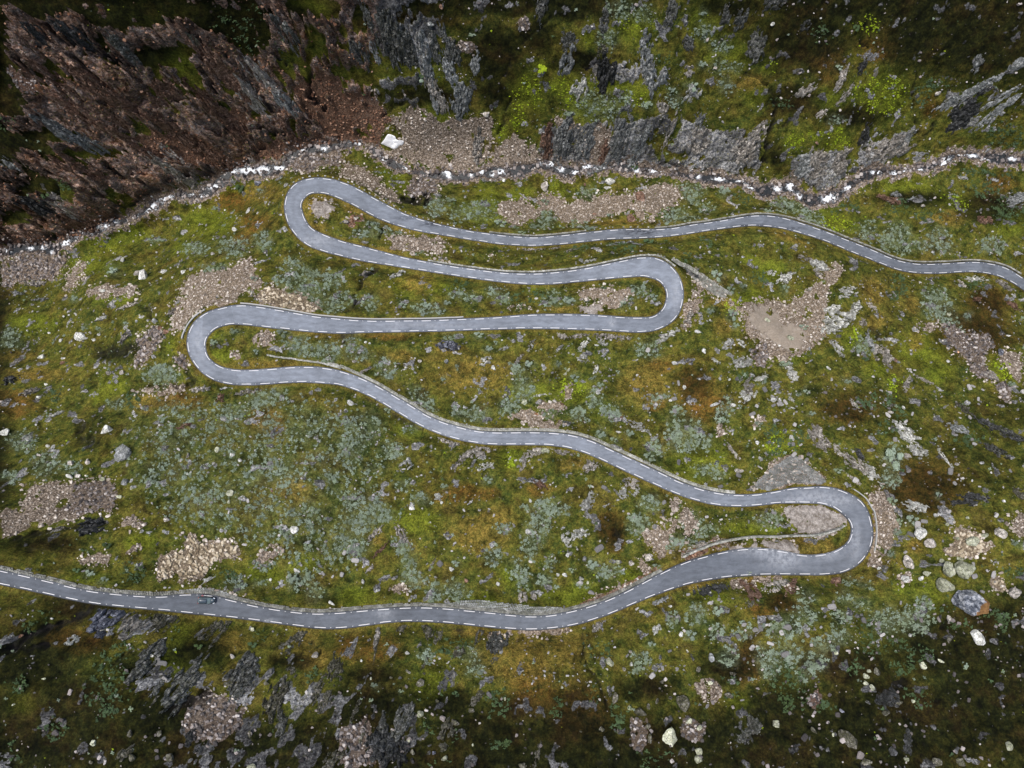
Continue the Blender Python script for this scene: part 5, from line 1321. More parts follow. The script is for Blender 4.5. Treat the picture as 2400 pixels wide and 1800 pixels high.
# ------------------------------------------------------------------ road: slab 0.35 m thick
K = 8
vt = []
uu = np.linspace(-1, 1, K + 1)
for u in uu:
    q = RC + w_ * (RHW * -u)[:, None]
    vt.append(np.column_stack([q, RZ + 0.03 * (1 - u * u)]))
N = len(RC)
V = np.concatenate(vt + [np.column_stack([ER, RZ - 0.5]), np.column_stack([EL, RZ - 0.5])])
F = []
for a in range(K):
    i = np.arange(N - 1); F.append(np.stack([a * N + i, a * N + i + 1, (a + 1) * N + i + 1, (a + 1) * N + i], 1)[:, ::-1])
i = np.arange(N - 1)
F.append(np.stack([K * N + i, K * N + i + 1, (K + 1) * N + i + 1, (K + 1) * N + i], 1)[:, ::-1])
F.append(np.stack([(K + 2) * N + i, (K + 2) * N + i + 1, i + 1, i], 1)[:, ::-1])
road = mesh_np('road', V, F, [M_ROAD], smooth=False)
tag(road, kind='structure')
at = road.data.attributes.new('across', 'FLOAT', 'POINT')
at.data.foreach_set('value', np.concatenate([np.full(N, u) for u in uu] + [np.ones(N), -np.ones(N)]).astype(np.float32))
px, py = frame_px(V[:, 0], V[:, 1], V[:, 2])
tone = np.full(len(V), 0.5)
leg_tone = np.interp(np.concatenate([ARC] * (K + 3)), [0, 180, 330, 420, 620, 800, 1000, 1150], [0.62, 0.72, 0.95, 1.12, 1.08, 1.12, 0.85, 0.75])  # asphalt lightest on the middle legs, darker towards both ends
at = road.data.attributes.new('leg_tone', 'FLOAT', 'POINT'); at.data.foreach_set('value', leg_tone.astype(np.float32))
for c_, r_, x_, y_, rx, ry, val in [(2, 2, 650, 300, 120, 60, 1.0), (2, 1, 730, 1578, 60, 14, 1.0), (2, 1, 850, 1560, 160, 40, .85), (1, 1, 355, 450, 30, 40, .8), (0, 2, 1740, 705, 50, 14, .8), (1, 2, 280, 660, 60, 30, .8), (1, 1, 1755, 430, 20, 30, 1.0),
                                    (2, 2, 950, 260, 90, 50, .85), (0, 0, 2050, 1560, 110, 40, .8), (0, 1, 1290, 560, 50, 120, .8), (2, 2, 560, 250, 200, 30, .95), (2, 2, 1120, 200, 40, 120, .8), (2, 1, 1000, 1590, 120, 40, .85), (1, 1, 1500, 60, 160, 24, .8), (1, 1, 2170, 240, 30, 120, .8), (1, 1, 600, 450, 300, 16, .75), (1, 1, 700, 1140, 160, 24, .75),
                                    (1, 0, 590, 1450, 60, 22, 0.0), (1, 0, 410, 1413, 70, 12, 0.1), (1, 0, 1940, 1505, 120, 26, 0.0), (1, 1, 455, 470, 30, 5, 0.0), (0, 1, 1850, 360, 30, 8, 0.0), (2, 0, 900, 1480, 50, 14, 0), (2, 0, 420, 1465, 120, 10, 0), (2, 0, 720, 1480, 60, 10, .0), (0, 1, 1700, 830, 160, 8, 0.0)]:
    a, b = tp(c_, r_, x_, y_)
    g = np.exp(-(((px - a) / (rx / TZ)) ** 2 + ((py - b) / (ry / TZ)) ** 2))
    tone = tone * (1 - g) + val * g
at = road.data.attributes.new('tone', 'FLOAT', 'POINT'); at.data.foreach_set('value', tone.astype(np.float32))


def strip(line_s, S, s_all, D_all, s0, s1, width, lift=0.035, n=4):
    """a painted strip following an edge line between two arc lengths (pixels)"""
    q = np.linspace(s0, s1, n); p = edge_pt(S, s_all, q); D = np.interp(q, line_s, D_all)
    x, y = unproj(p[:, 0], p[:, 1], D)
    tx = np.gradient(x); ty = np.gradient(y); L = np.hypot(tx, ty); nx_, ny_ = -ty / L, tx / L
    z = CAM_H - D + lift
    a = np.column_stack([x + nx_ * width / 2, y + ny_ * width / 2, z]); b = np.column_stack([x - nx_ * width / 2, y - ny_ * width / 2, z])
    lo_ = np.array([0, 0, -0.012])
    v = np.concatenate([a, b, a + lo_, b + lo_])
    k = np.arange(n - 1); f = [np.stack([k, n + k, n + k + 1, k + 1], 1), np.stack([2 * n + k, k, k + 1, 2 * n + k + 1], 1), np.stack([n + k, 3 * n + k, 3 * n + k + 1, n + k + 1], 1)]
    return v, np.concatenate(f)

dash = []; studs_v = []; studs_f = []; nv = 0
for S, s_all, pts, ls_st in ((Ls, ls_, LEFT, st_l), (Rs, rs_, RIGHT, st_r)):
    for k in range(len(pts)):
        s = s_all[k * SUB]
        if s <= ls_st[0] + 2 or s >= ls_st[-1] - 2: continue
        D = np.interp(s, ls_st, st_D); half = 1.55 / D * FOC
        v, f = strip(ls_st, S, s_all, st_D, s - half, s + half, 0.155)
        vis = (0 < pts[k][0] < 2400); dash.append((vis, 1.0 / D, v, f))
        if k + 1 < len(pts):
            m = (s + s_all[(k + 1) * SUB]) / 2 ; h2 = 0.13 / D * FOC
            if m < ls_st[-1] - 3:
                v, f = strip(ls_st, S, s_all, st_D, m - h2, m + h2, 0.11, 0.034, 2)
                studs_v.append(v); studs_f.append(f + nv); nv += len(v)
dash.sort(key=lambda q: (-q[0], -q[1]))
for vis, _, v, f in dash[:299]: mesh_np('edge_line_dash', v, f, [M_PAINT], road)
if len(dash) > 299:
    vv = []; ff = []; n0 = 0
    for _, _, v, f in dash[299:]: vv.append(v); ff.append(f + n0); n0 += len(v)
    tag(mesh_np('far_edge_line_dashes', np.concatenate(vv), np.concatenate(ff), [M_PAINT], road), kind='stuff')
tag(mesh_np('edge_line_dots', np.concatenate(studs_v), np.concatenate(studs_f), [M_PAINT], road), kind='stuff')
print('dashes', len(dash))

# ------------------------------------------------------------------ stream
m = 7
off = np.linspace(-1, 1, m)
tx = np.gradient(SX); ty = np.gradient(SY); L = np.hypot(tx, ty); NXs, NYs = -ty / L, tx / L
V = np.concatenate([np.column_stack([SX + NXs * (SW + 1.0) * o_, SY + NYs * (SW + 1.0) * o_, SZ - 0.55 + 0.12 * perlin(SX / 1.3 + o_ * 2, SY / 1.3, 91)]) for o_ in off])
n_ = len(SX); i = np.arange(n_ - 1)
F = np.concatenate([np.stack([a * n_ + i, a * n_ + i + 1, (a + 1) * n_ + i + 1, (a + 1) * n_ + i], 1) for a in range(m - 1)])
stream = mesh_np('stream', V, F[:, ::-1] if True else F, [M_WATER], smooth=True)
tag(stream, kind='structure')
px, py = frame_px(V[:, 0], V[:, 1], V[:, 2])
fo = np.zeros(len(V))
for e in FOAM:
    a, b = tp(e[0], e[1], e[2], e[3]); t = R(e[6]); u = px - a; v = py - b
    p = (u * math.cos(t) + v * math.sin(t)) / (e[4] / TZ * 1.15); q = (-u * math.sin(t) + v * math.cos(t)) / (e[5] / TZ * 1.6)
    fo = np.maximum(fo, np.exp(-(p * p + q * q)))
fl_ = np.zeros((len(V), 3), np.float32); sa = np.concatenate([[0], np.cumsum(np.hypot(np.diff(SX), np.diff(SY)))])
for a_, o_ in enumerate(off): fl_[a_ * n_:(a_ + 1) * n_, 0] = sa * .55; fl_[a_ * n_:(a_ + 1) * n_, 1] = o_ * (SW + 1.0) * 1.7
at = stream.data.attributes.new('flow', 'FLOAT_VECTOR', 'POINT'); at.data.foreach_set('vector', fl_.ravel())
at = stream.data.attributes.new('foam', 'FLOAT', 'POINT'); at.data.foreach_set('value', fo.astype(np.float32))

# ------------------------------------------------------------------ where things are, in words
LM = [('the snow patch', 0, 0, 0)]
LANDMARKS = [('the snow patch', 1, 0, 330, 915), ('the topmost hairpin', 0, 0, 1900, 1380), ('the wide left hairpin', 0, 1, 1270, 580), ('the upper right hairpin', 1, 1, 2160, 240), ('the lower right hairpin', 2, 2, 1160, 120),
             ('the dark parked car', 0, 2, 1342, 567), ('the huge orange-sided boulder', 2, 2, 1865, 585), ('the three touching lichened boulders', 2, 2, 1740, 400), ('the big tan scree fan', 2, 1, 650, 440),
             ('the scree by the left hairpin', 0, 1, 1400, 200), ('the bright yellow-green ferns', 1, 0, 1200, 640), ('the pink scree fan', 1, 0, 720, 920), ('the yellowish stones above the car', 0, 2, 1280, 300),
             ('the big round willow bush', 2, 1, 1355, 1310), ('the bottom road masonry slope', 1, 2, 1050, 620), ('the rubble heap at left', 0, 1, 450, 1560), ('the lower right gravel turnout', 2, 2, 860, 80),
             ('the upright grey cliff', 1, 0, 1600, 940), ('the red-brown cliff', 0, 0, 900, 750), ('the top left corner', 0, 0, 60, 60), ('the top right corner', 2, 0, 2150, 60), ('the bottom left corner', 0, 2, 60, 1600),
             ('the bottom right corner', 2, 2, 2150, 1600), ('the middle of the top edge', 1, 0, 1100, 30), ('the middle of the bottom edge', 1, 2, 1100, 1630), ('the left edge by the stream', 0, 0, 40, 1630), ('the right edge by the stream', 2, 0, 2180, 1030),
             ('the black gully between the legs', 1, 1, 130, 180), ('the large willow field', 0, 1, 1700, 1350), ('the brown-gold moor at bottom', 1, 2, 1300, 950), ('the square grey boulder', 0, 1, 815, 1280),
             ('the rubble slope at bottom left', 0, 2, 1400, 1330), ('the long dark scree at right', 2, 1, 1850, 620), ('the two creek lines at bottom', 1, 2, 1620, 950), ('the white rocks beside the fan', 2, 1, 1010, 410),
             ('the stones above the long bend', 1, 1, 1250, 1050), ('the lone blue-grey slab', 1, 1, 690, 585), ('the middle of the second leg', 1, 1, 1000, 430), ('the yellow moss slope at right', 2, 0, 1760, 1310), ('the road at the right edge', 2, 1, 1900, 70)]
LMP = [(n, np.array(tp(a, b, c, d))) for n, a, b, c, d in LANDMARKS]
ORD = ['', 'second', 'third', 'fourth', 'fifth', 'sixth', 'seventh', 'eighth', 'ninth', 'tenth', 'eleventh', 'twelfth', 'thirteenth', 'fourteenth', 'fifteenth', 'sixteenth', 'seventeenth', 'eighteenth']


def where(px, py, skip=8):
    best = None
    for n, q in LMP:
        d = math.hypot(px - q[0], py - q[1])
        if d > skip and (best is None or d < best[0]): best = (d, n, q)
    d, n, q = best
    a = math.degrees(math.atan2(-(py - q[1]), px - q[0])) % 360
    dirs = ['right of', 'above-right of', 'above', 'above-left of', 'left of', 'below-left of', 'below', 'below-right of']
    return dirs[int((a + 22.5) // 45) % 8], n, d


def label_all(items):
    """items: (object, what, px, py); same wording is told apart by how near it stands to its landmark"""
    groups = {}
    for o, what, px_, py_ in items:
        w, n, d = where(px_, py_)
        groups.setdefault((what, w, n), []).append((d, o))
    for (what, w, n), L_ in groups.items():
        L_.sort(key=lambda q: q[0])
        for k, (d, o) in enumerate(L_):
            if len(L_) == 1: o['label'] = f'{what} {w} {n}'
            elif k == 0: o['label'] = f'{what} nearest {w} {n}'
            else: o['label'] = f'{what}, {ORD[min(k, 17)]} nearest {w} {n}'

TONEW = {'w': 'pale', 'p': 'tan-grey', 'g': 'grey', 'd': 'dark', 'y': 'lichened', 'r': 'reddish', 'b': 'blue-grey', 'o': 'orange', 'h': 'dark grey', 'q': 'dark tan'}  # dark grey and dark tan are the edge-dimmed rock copies


def sizew(r):
    return 'small' if r < 0.55 else 'mid-sized' if r < 1.0 else 'large' if r < 2.0 else 'huge'

# ------------------------------------------------------------------ rock outcrops standing out of the turf
items = []
for e in OUTCROPS:
    a, b = tp(e[0], e[1], e[2], e[3])
    x0, y0, z0 = (float(q[0]) for q in P2W(a, b))
    sc = (CAM_H - z0) / FOC / TZ
    A_, B_ = e[4] * sc * 1.08, e[5] * sc * 1.12
    rot = -R(e[6])
    st = max(0.15, A_ / 40)
    na, nb = int(2.7 * A_ / st) + 3, int(2.7 * B_ / st) + 3
    u, v = np.meshgrid(np.linspace(-1.35 * A_, 1.35 * A_, na), np.linspace(-1.35 * B_, 1.35 * B_, nb))
    X = x0 + u * math.cos(rot) - v * math.sin(rot); Y = y0 + u * math.sin(rot) + v * math.cos(rot)
    seed = int(abs(x0 * 7 + y0 * 13)) % 900
    wb_ = 0.42 * fbm(X / (0.8 * B_ + .3), Y / (0.8 * B_ + .3), seed, 4, .62)
    r = np.maximum(np.hypot(u / A_, v / B_), 0) + wb_
    wj = 0.35 * fbm(X / 1.1, Y / 1.1, seed + 12, 3)
    f1, f2, cid = worley(u / (0.42 * B_ + .35) + wj, v / (0.30 * B_ + .2) - wj, seed + 3)
    g1, g2, gid = worley(u / 0.55, v / 0.4, seed + 5)
    hg = min(0.55 * B_, 1.9) + 0.15
    holes = sstep(0.25, 0.6, fbm(X / (0.45 * B_ + .3), Y / (0.45 * B_ + .3), seed + 9, 3)) if e[7] in 'wp' else 0
    gone = (cid < (0.10 + 0.5 * sstep(.35, 1.0, r)) * (0.8 if e[7] in 'wp' else .75))
    h = hg * (np.clip((1 - r) * 3.0, -1.2, 1) * 0.6 + 0.95 * cid - 0.2) + 0.22 * gid - 0.75 * hg * sstep(0.16, 0.0, f2 - f1) - 0.15 * sstep(.12, 0, g2 - g1) - holes * hg * 1.3
    h = np.where(gone, -.3, h)
    h = np.where(r > 1.0, np.minimum(h, -0.3), h)
    rd = nr.get('road', X, Y); h = np.where(rd < 0.7, -1.0, h)
    Z = H(X, Y) + h
    q = np.arange(na * nb).reshape(nb, na)
    F = np.stack([q[:-1, :-1], q[:-1, 1:], q[1:, 1:], q[1:, :-1]], -1).reshape(-1, 4)
    hh = h.ravel()[F].max(1); F = F[hh > -0.12]
    if len(F) < 4: continue
    used = np.unique(F); remap = np.full(na * nb, -1); remap[used] = np.arange(len(used))
    Vv = np.stack([X, Y, Z], -1).reshape(-1, 3)[used] - np.array([x0, y0, z0])
    F = remap[F]
    # a skirt into the ground gives it body
    tn = e[7] or 'p'
    if b > 1460 + 60 * math.sin(a * .01) or b < 130 or (a > 2250 and b > 900): tn = {'g': 'h', 'p': 'q', 'w': 'q', 'r': 'q', 'y': 'q', 'b': 'h'}.get(tn, tn)  # outcrops near the edges take darkened copies: painted edge dimming
    o = mesh_np('rock_outcrop', Vv, F, [ROCK[tn]])
    o.location = (x0, y0, z0)
    tag(o, cat='rock', group='bare rock outcrops on the slopes')
    shp = 'long' if A_ > 2.2 * B_ else 'broad'
    items.append((o, f'{sizew((A_ * B_) ** .5 * .8)} {shp} {TONEW[tn]} rock outcrop', a, b))
label_all(items)
n_out = len(items)

# ------------------------------------------------------------------ boulders
def boulder_mesh(name, seed, sub=3):
    import bmesh
    bm = bmesh.new(); bmesh.ops.create_icosphere(bm, subdivisions=sub, radius=1.0)
    rg = np.random.default_rng(seed)
    v = np.array([q.co[:] for q in bm.verts]); d = v / np.linalg.norm(v, axis=1)[:, None]
    k = rg.integers(6, 10)
    nrm = rg.normal(size=(k, 3)); nrm /= np.linalg.norm(nrm, axis=1)[:, None]
    top = rg.normal(size=(2, 3)) * .3 + [0, 0, 1]; top /= np.linalg.norm(top, axis=1)[:, None]; nrm = np.vstack([nrm, top])
    hk = rg.uniform(0.58, 1.0, len(nrm))
    if sub == 5:
        an = np.radians([8, 62, 118, 175, 238, 300]); nrm = np.vstack([np.column_stack([np.cos(an), np.sin(an), np.full(6, .15)]), [[.1, .05, 1], [-.3, .3, .9]]]); nrm /= np.linalg.norm(nrm, axis=1)[:, None]; hk = np.array([.95, .8, .82, .9, .85, .88, .75, .85])
    dots = d @ nrm.T
    rr = np.where(dots > 0.05, hk / np.maximum(dots, 0.05), 9.0)
    rad = np.minimum(rr.min(1), 1.35)
    rad = rad + (0.09 if sub == 5 else 0.05) * perlin(d[:, 0] * 3 + seed, d[:, 1] * 3 + d[:, 2] * 2, seed) + (0.06 if sub == 5 else 0.025) * perlin(d[:, 0] * 8, d[:, 1] * 8 + d[:, 2] * 7, seed + 1)
    v = d * rad[:, None]
    s = np.abs(v[:, :2]).max(0); v[:, 0] /= s[0]; v[:, 1] /= s[1]; v[:, 2] /= np.abs(v[:, 2]).max()
    for q, c_ in zip(bm.verts, v): q.co = c_
    me = bpy.data.meshes.new(name); bm.to_mesh(me); bm.free()
    me.materials.append(ROCK['w'])
    return me

BM = [boulder_mesh('boulder', 100 + k, 3) for k in range(12)]
BS = [boulder_mesh('boulder', 300 + k, 2) for k in range(6)]
items = []
for k, e in enumerate(BOULDERS):
    a, b = tp(e[0], e[1], e[2], e[3])
    x0, y0, z0 = (float(q[0]) for q in P2W(a, b))
    sc = (CAM_H - z0) / FOC / TZ
    A_, B_ = e[4] * sc * 1.03, e[5] * sc * 1.03
    if nr.get('road', np.array([x0]), np.array([y0]))[0] < B_ * .8 + .2: y0 += 0.5
    me = BM[k % 12] if A_ > 0.7 else BS[k % 6]
    bt = e[7] or 'p'
    if b > 1560 or (a > 2050 and b > 1500): bt = {'w': 'y', 'p': 'q', 'g': 'q', 'r': 'q'}.get(bt, bt)  # boulders low in the view swapped to darker rock as painted edge dimming
    if e[7] == 'a': me = boulder_mesh('boulder', 911, 5)
    o = bpy.data.objects.new('boulder', me); C.objects.link(o)
    hz = 0.72 * min(A_, B_) + 0.12 * max(A_, B_)
    o.scale = (A_, B_, hz)
    nn_ = Vector(normal_at(x0, y0, max(.8, B_)))
    tilt = Vector((0, 0, 1)).lerp(nn_, 0.35).normalized().to_track_quat('Z', 'Y').to_matrix()
    o.rotation_euler = (Matrix.Rotation(0.12 * math.sin(k * 1.7), 3, 'X') @ Matrix.Rotation(-R(e[6]), 3, 'Z')).to_euler()
    zz = max(float(H(x0, y0)), z0)
    o.location = (x0, y0, zz + hz * 0.34)
    if o.material_slots:
        o.material_slots[0].link = 'OBJECT'; o.material_slots[0].material = ROCK[bt]
    tag(o, cat='boulder', group='boulders lying on the slopes')
    if e[7] == 'a':
        o['label'] = 'biggest boulder, blue-grey with an orange right side, at right'
    else:
        shp = 'long ' if A_ > 1.7 * B_ else ''
        items.append((o, f'{sizew((A_ * B_) ** .5)} {shp}{TONEW[bt]} boulder', a, b))
label_all(items)

# ------------------------------------------------------------------ snow patch
poly = np.array([tp(1, 0, x, y) for x, y in ((254, 932), (270, 912), (283, 893), (300, 870), (325, 872), (350, 885), (358, 903), (380, 912), (408, 915), (398, 940), (378, 945), (366, 957), (345, 968), (318, 958), (285, 944))])
pc = poly.mean(0)
rings = [1.0, 0.93, 0.75, 0.5, 0.25]
V = []
x0, y0, z0 = (float(q[0]) for q in P2W(*pc))
for kx, r in enumerate(rings):
    q = pc + (catmull(np.vstack([poly, poly[:1]]), 3)[:-1] - pc) * r
    x, y, z = P2W(q[:, 0], q[:, 1])
    V.append(np.column_stack([x, y, H(x, y) + (-0.4, 0.45, 0.75, 0.85, 0.9)[kx] + 0.15 * perlin(x / 2, y / 2, 4)]))
nr_ = len(V[0]); V = np.concatenate(V + [np.array([[x0, y0, z0 + 0.95]])])
F4 = []; F3 = []
for k in range(len(rings) - 1):
    for i in range(nr_): F4.append([k * nr_ + i, (k + 1) * nr_ + i, (k + 1) * nr_ + (i + 1) % nr_, k * nr_ + (i + 1) % nr_])
for i in range(nr_): F3.append([(len(rings) - 1) * nr_ + i, len(V) - 1, (len(rings) - 1) * nr_ + (i + 1) % nr_])
sn = mesh_np('snow_patch', V - [x0, y0, z0], [F4, F3], [M_SNOW], smooth=True); sn.location = (x0, y0, z0)
tag(sn, 'leftover white snow patch lying beside the stream under the pink scree fan', 'snow')
sn.data.flip_normals() if sn.data.polygons[0].normal.z < 0 else None
# ------------------------------------------------------------------ stones as instances (stuff)
def scatter(name, proto, pts, sc, rot, mat=None, label=None):
    me = bpy.data.meshes.new(name); me.vertices.add(len(pts)); me.vertices.foreach_set('co', np.asarray(pts, np.float32).ravel())
    a = me.attributes.new('sc', 'FLOAT_VECTOR', 'POINT'); a.data.foreach_set('vector', np.asarray(sc, np.float32).ravel())
    a = me.attributes.new('rt', 'FLOAT_VECTOR', 'POINT'); a.data.foreach_set('vector', np.asarray(rot, np.float32).ravel())
    me.update()
    o = bpy.data.objects.new(name, me); C.objects.link(o)
    g = bpy.data.node_groups.new(name, 'GeometryNodeTree')
    g.interface.new_socket('Geometry', in_out='INPUT', socket_type='NodeSocketGeometry'); g.interface.new_socket('Geometry', in_out='OUTPUT', socket_type='NodeSocketGeometry')
    N_ = g.nodes.new; gi = N_('NodeGroupInput'); go = N_('NodeGroupOutput'); io = N_('GeometryNodeInstanceOnPoints'); oi = N_('GeometryNodeObjectInfo'); oi.inputs['Object'].default_value = proto
    s1 = N_('GeometryNodeInputNamedAttribute'); s1.data_type = 'FLOAT_VECTOR'; s1.inputs['Name'].default_value = 'sc'
    s2 = N_('GeometryNodeInputNamedAttribute'); s2.data_type = 'FLOAT_VECTOR'; s2.inputs['Name'].default_value = 'rt'
    g.links.new(gi.outputs[0], io.inputs['Points']); g.links.new(oi.outputs['Geometry'], io.inputs['Instance']); g.links.new(s1.outputs[0], io.inputs['Scale']); g.links.new(s2.outputs[0], io.inputs['Rotation'])
    g.links.new(io.outputs[0], go.inputs[0])
    md = o.modifiers.new('scatter', 'NODES'); md.node_group = g
    return tag(o, kind='stuff')


def low_rock(name, seed, mat, where_px, label, grp):
    """a small real stone on the slope; its mesh is also the shape of the loose stones around"""
    rg = np.random.default_rng(seed)
    v = np.array([[sx, sy, sz] for sx in (-1, 1) for sy in (-1, 1) for sz in (-1, 1)], float)
    v *= rg.uniform(0.62, 1.05, (8, 3)); v[:, 2] *= 0.8
    f = [[0, 1, 3, 2], [4, 6, 7, 5], [0, 4, 5, 1], [2, 3, 7, 6], [0, 2, 6, 4], [1, 5, 7, 3]]
    o = mesh_np(name, v, np.array(f), [mat])
    bv = o.modifiers.new('bevel', 'BEVEL'); bv.width = 0.28; bv.segments = 1
    x, y, z = P2W(*where_px); o.location = (float(x[0]), float(y[0]), float(z[0]) + .15); o.scale = (.4, .33, .3)
    return tag(o, label, 'stone', grp)

def scree_mat(name, stops):
    t = NT(name, 0.92, 0.1); r = t.n('ShaderNodeObjectInfo').outputs['Random']
    c = t.ramp(r, stops); c = t.mix(1.0, c, t.ramp(t.noise(t.pos(), 5.0, 4), [(0.3, 0.6), (0.7, 1.35)]), 'MULTIPLY'); return t.col(c)
MS_TAN = scree_mat('scree_tan', [(0, (0.13, 0.108, 0.088)), (0.35, (0.27, 0.228, 0.19)), (0.8, (0.44, 0.385, 0.33)), (1, (0.66, 0.60, 0.53))])
MS_RED = scree_mat('scree_red', [(0, (0.05, 0.025, 0.018)), (0.5, (0.17, 0.085, 0.05)), (1, (0.36, 0.22, 0.15))])
MS_GREY = scree_mat('scree_grey', [(0, (0.10, 0.098, 0.095)), (0.5, (0.23, 0.22, 0.21)), (1, (0.46, 0.44, 0.42))])
MS_YEL = scree_mat('scree_yellow', [(0, (0.12, 0.09, 0.06)), (0.5, (0.34, 0.28, 0.19)), (1, (0.64, 0.56, 0.44))])
G_ST = 'single loose stones at the foot of the screes'
pt_tan = low_rock('scree_stone', 1, MS_TAN, tp(2, 1, 790, 330), 'tan stone lying on the big scree fan at right', G_ST)
pt_red = low_rock('scree_stone', 2, MS_RED, tp(1, 0, 150, 800), 'red-brown stone on the scree left of the snow patch', G_ST)
pt_grey = low_rock('loose_stone', 3, MS_GREY, tp(1, 2, 930, 547), 'pale stone on the turf above the grey masonry slope', G_ST)
pt_yel = low_rock('scree_stone', 4, MS_YEL, tp(0, 2, 1225, 415), 'yellowish stone at the foot of the stone field above the car', G_ST)

MS_DARK = scree_mat('wet_and_dimmed_stone', [(0, (0.035, 0.032, 0.032)), (0.5, (0.13, 0.115, 0.11)), (0.85, (0.28, 0.245, 0.23)), (1, (0.5, 0.46, 0.43))])  # wet stones; also dimmed copies of loose stones near the edges
pt_dark = low_rock('stream_stone', 7, MS_DARK, tp(1, 0, 560, 1160), 'dark wet stone on the stream bank below the pink scree fan', G_ST)
# candidate spots all over the ground in view
NC = 420000
cyy = rng.uniform(-103, 140, NC); cxx = rng.uniform(-1, 1, NC) * np.interp(cyy, *HWK)
iv = np.clip(np.interp(cyy, ys, np.arange(len(ys))).round().astype(int), 0, ny - 1); iu = np.clip(np.interp(cxx / np.interp(cyy, *HWK), ss, np.arange(len(ss))).round().astype(int), 0, nx - 1)
cg = {k: cov[k][iv, iu] for k in cov}
czz = H(cxx, cyy)
u1 = rng.random(NC)
ok = cg['rd'] > 0.9


def place(sel, smin, smax, power=2.0, flat=0.7, sink=0.25):
    k = len(sel); s = smin + (smax - smin) * rng.random(k) ** power
    sc = np.column_stack([s * rng.uniform(.8, 1.5, k), s * rng.uniform(.6, 1.05, k), s * rng.uniform(.5, .95, k) * flat])
    rt = np.column_stack([rng.uniform(-.5, .5, k), rng.uniform(-.5, .5, k), rng.uniform(0, 6.28, k)])
    return np.column_stack([cxx[sel], cyy[sel], czz[sel] + s * sink]), sc, rt

area = float(np.trapz(2 * np.interp(np.linspace(-103, 140, 200), *HWK), np.linspace(-103, 140, 200)))
dens = NC / area
gsel = ok & (cg['gravel'] > 0.12 + 0.5 * rng.random(NC) ** 2) & (cg['fine'] < 0.5) & (cg['sand'] < 0.4) & (cg['sd'] > -0.5)
pr_ = lambda d: d / dens
darkg = gsel & (cg['heath'] > .45) & (cg['bank'] < .5); gsel = gsel & ~darkg  # dark gravel, plus scree lying inside the painted edge dimming
yel = gsel & (cg['yel'] > 0.7) & (u1 < pr_(2.6)); redm = gsel & (cg['red'] > 0.5) & (u1 < pr_(2.4)); tanm = gsel & (cg['yel'] <= 0.7) & (cg['red'] <= 0.5) & (u1 < pr_(3.2)) & (cg['bank'] < .5)
bnk = gsel & (cg['bank'] >= .5) & (u1 < pr_(2.4))
scatter('scree_yellow_stones', pt_yel, *place(np.where(yel)[0], .22, .62, 1.6))
scatter('scree_tan_stones', pt_tan, *place(np.where(tanm)[0], .09, .46, 3.4))
scatter('streambed_stones', pt_dark, *place(np.where(bnk)[0], .12, .60, 3.0))
u2 = rng.random(NC)
instr = (cg['sd'] < 0.3) & (u2 < pr_(0.5)); k_ = np.where(instr)[0]; p_, s_, r_ = place(k_, .3, .9, 1.5); p_[:, 2] += .35
scatter('dark_rubble', pt_dark, *place(np.where(darkg & (u1 < pr_(2.8)))[0], .12, .62, 2.2))
scatter('stream_boulders', pt_dark, p_, s_, r_)
rcl = ok & (cg['red'] > 0.45) & (cg['gravel'] < .4) & (cg['sd'] > 2) & (cg['moss'] < .2) & (u2 < pr_(.55))
scatter('scree_red_stones', pt_red, *place(np.where(redm | rcl)[0], .13, .55, 2.6))
# loose pale stones over the turf, in drifts
dr = fbm(cxx / 9, cyy / 9, 111, 3); d2 = sstep(-.1, .7, dr)
edge_ = np.clip(blur(maps['gravel'], 9), 0, 1)
maps['gedge'] = edge_
pxx, pyy = frame_px(cxx, cyy, czz); near_g = samp('gedge', pxx, pyy)
loose = ok & (cg['gravel'] < .45) & (cg['sd'] > .3) & (rng.random(NC) < pr_(0.05 + 0.42 * d2 ** 2 + 1.2 * sstep(.04, .4, near_g) + 0.3 * cg['rock'])) & (cg['red'] < .4)
loose &= ~((cg['heath'] > .6) & (rng.random(NC) < .45))
right = ok & (cg['gravel'] < .45) & (cg['sd'] > 2) & (cg['rd'] > 1.5) & (rng.random(NC) < pr_(0.10 * sstep(.0, .5, fbm(cxx / 12, cyy / 12, 331, 3)) * sstep(20, 70, cxx) * sstep(20, -10, cyy) + .05 * sstep(-30, -60, cyy) * sstep(.1, .5, fbm(cxx / 9, cyy / 9, 337, 3))))
scatter('scattered_turf_rocks', pt_grey, *place(np.where(right & (cg['heath'] < .55))[0], .25, 1.15, 2.2))
scatter('scattered_dark_rocks', pt_dark, *place(np.where(right & (cg['heath'] >= .55) & (u1 < .4))[0], .2, 1.0, 3.0))  # darkened stone copies where the ground is painted dim
nearscree = near_g > .05
scatter('loose_turf_stones', pt_grey, *place(np.where(loose & (cg['heath'] < .5) & ~nearscree)[0], .10, .50, 3.2))
scatter('strayed_scree_stones', pt_tan, *place(np.where(loose & (cg['heath'] < .5) & nearscree)[0], .10, .60, 2.6))
scatter('loose_dark_stones', pt_dark, *place(np.where(loose & (cg['heath'] >= .5))[0], .12, .60, 2.8))  # loose stones darkened to go with the painted dim ground
print('stones', yel.sum(), tanm.sum(), bnk.sum(), redm.sum(), rcl.sum(), loose.sum())

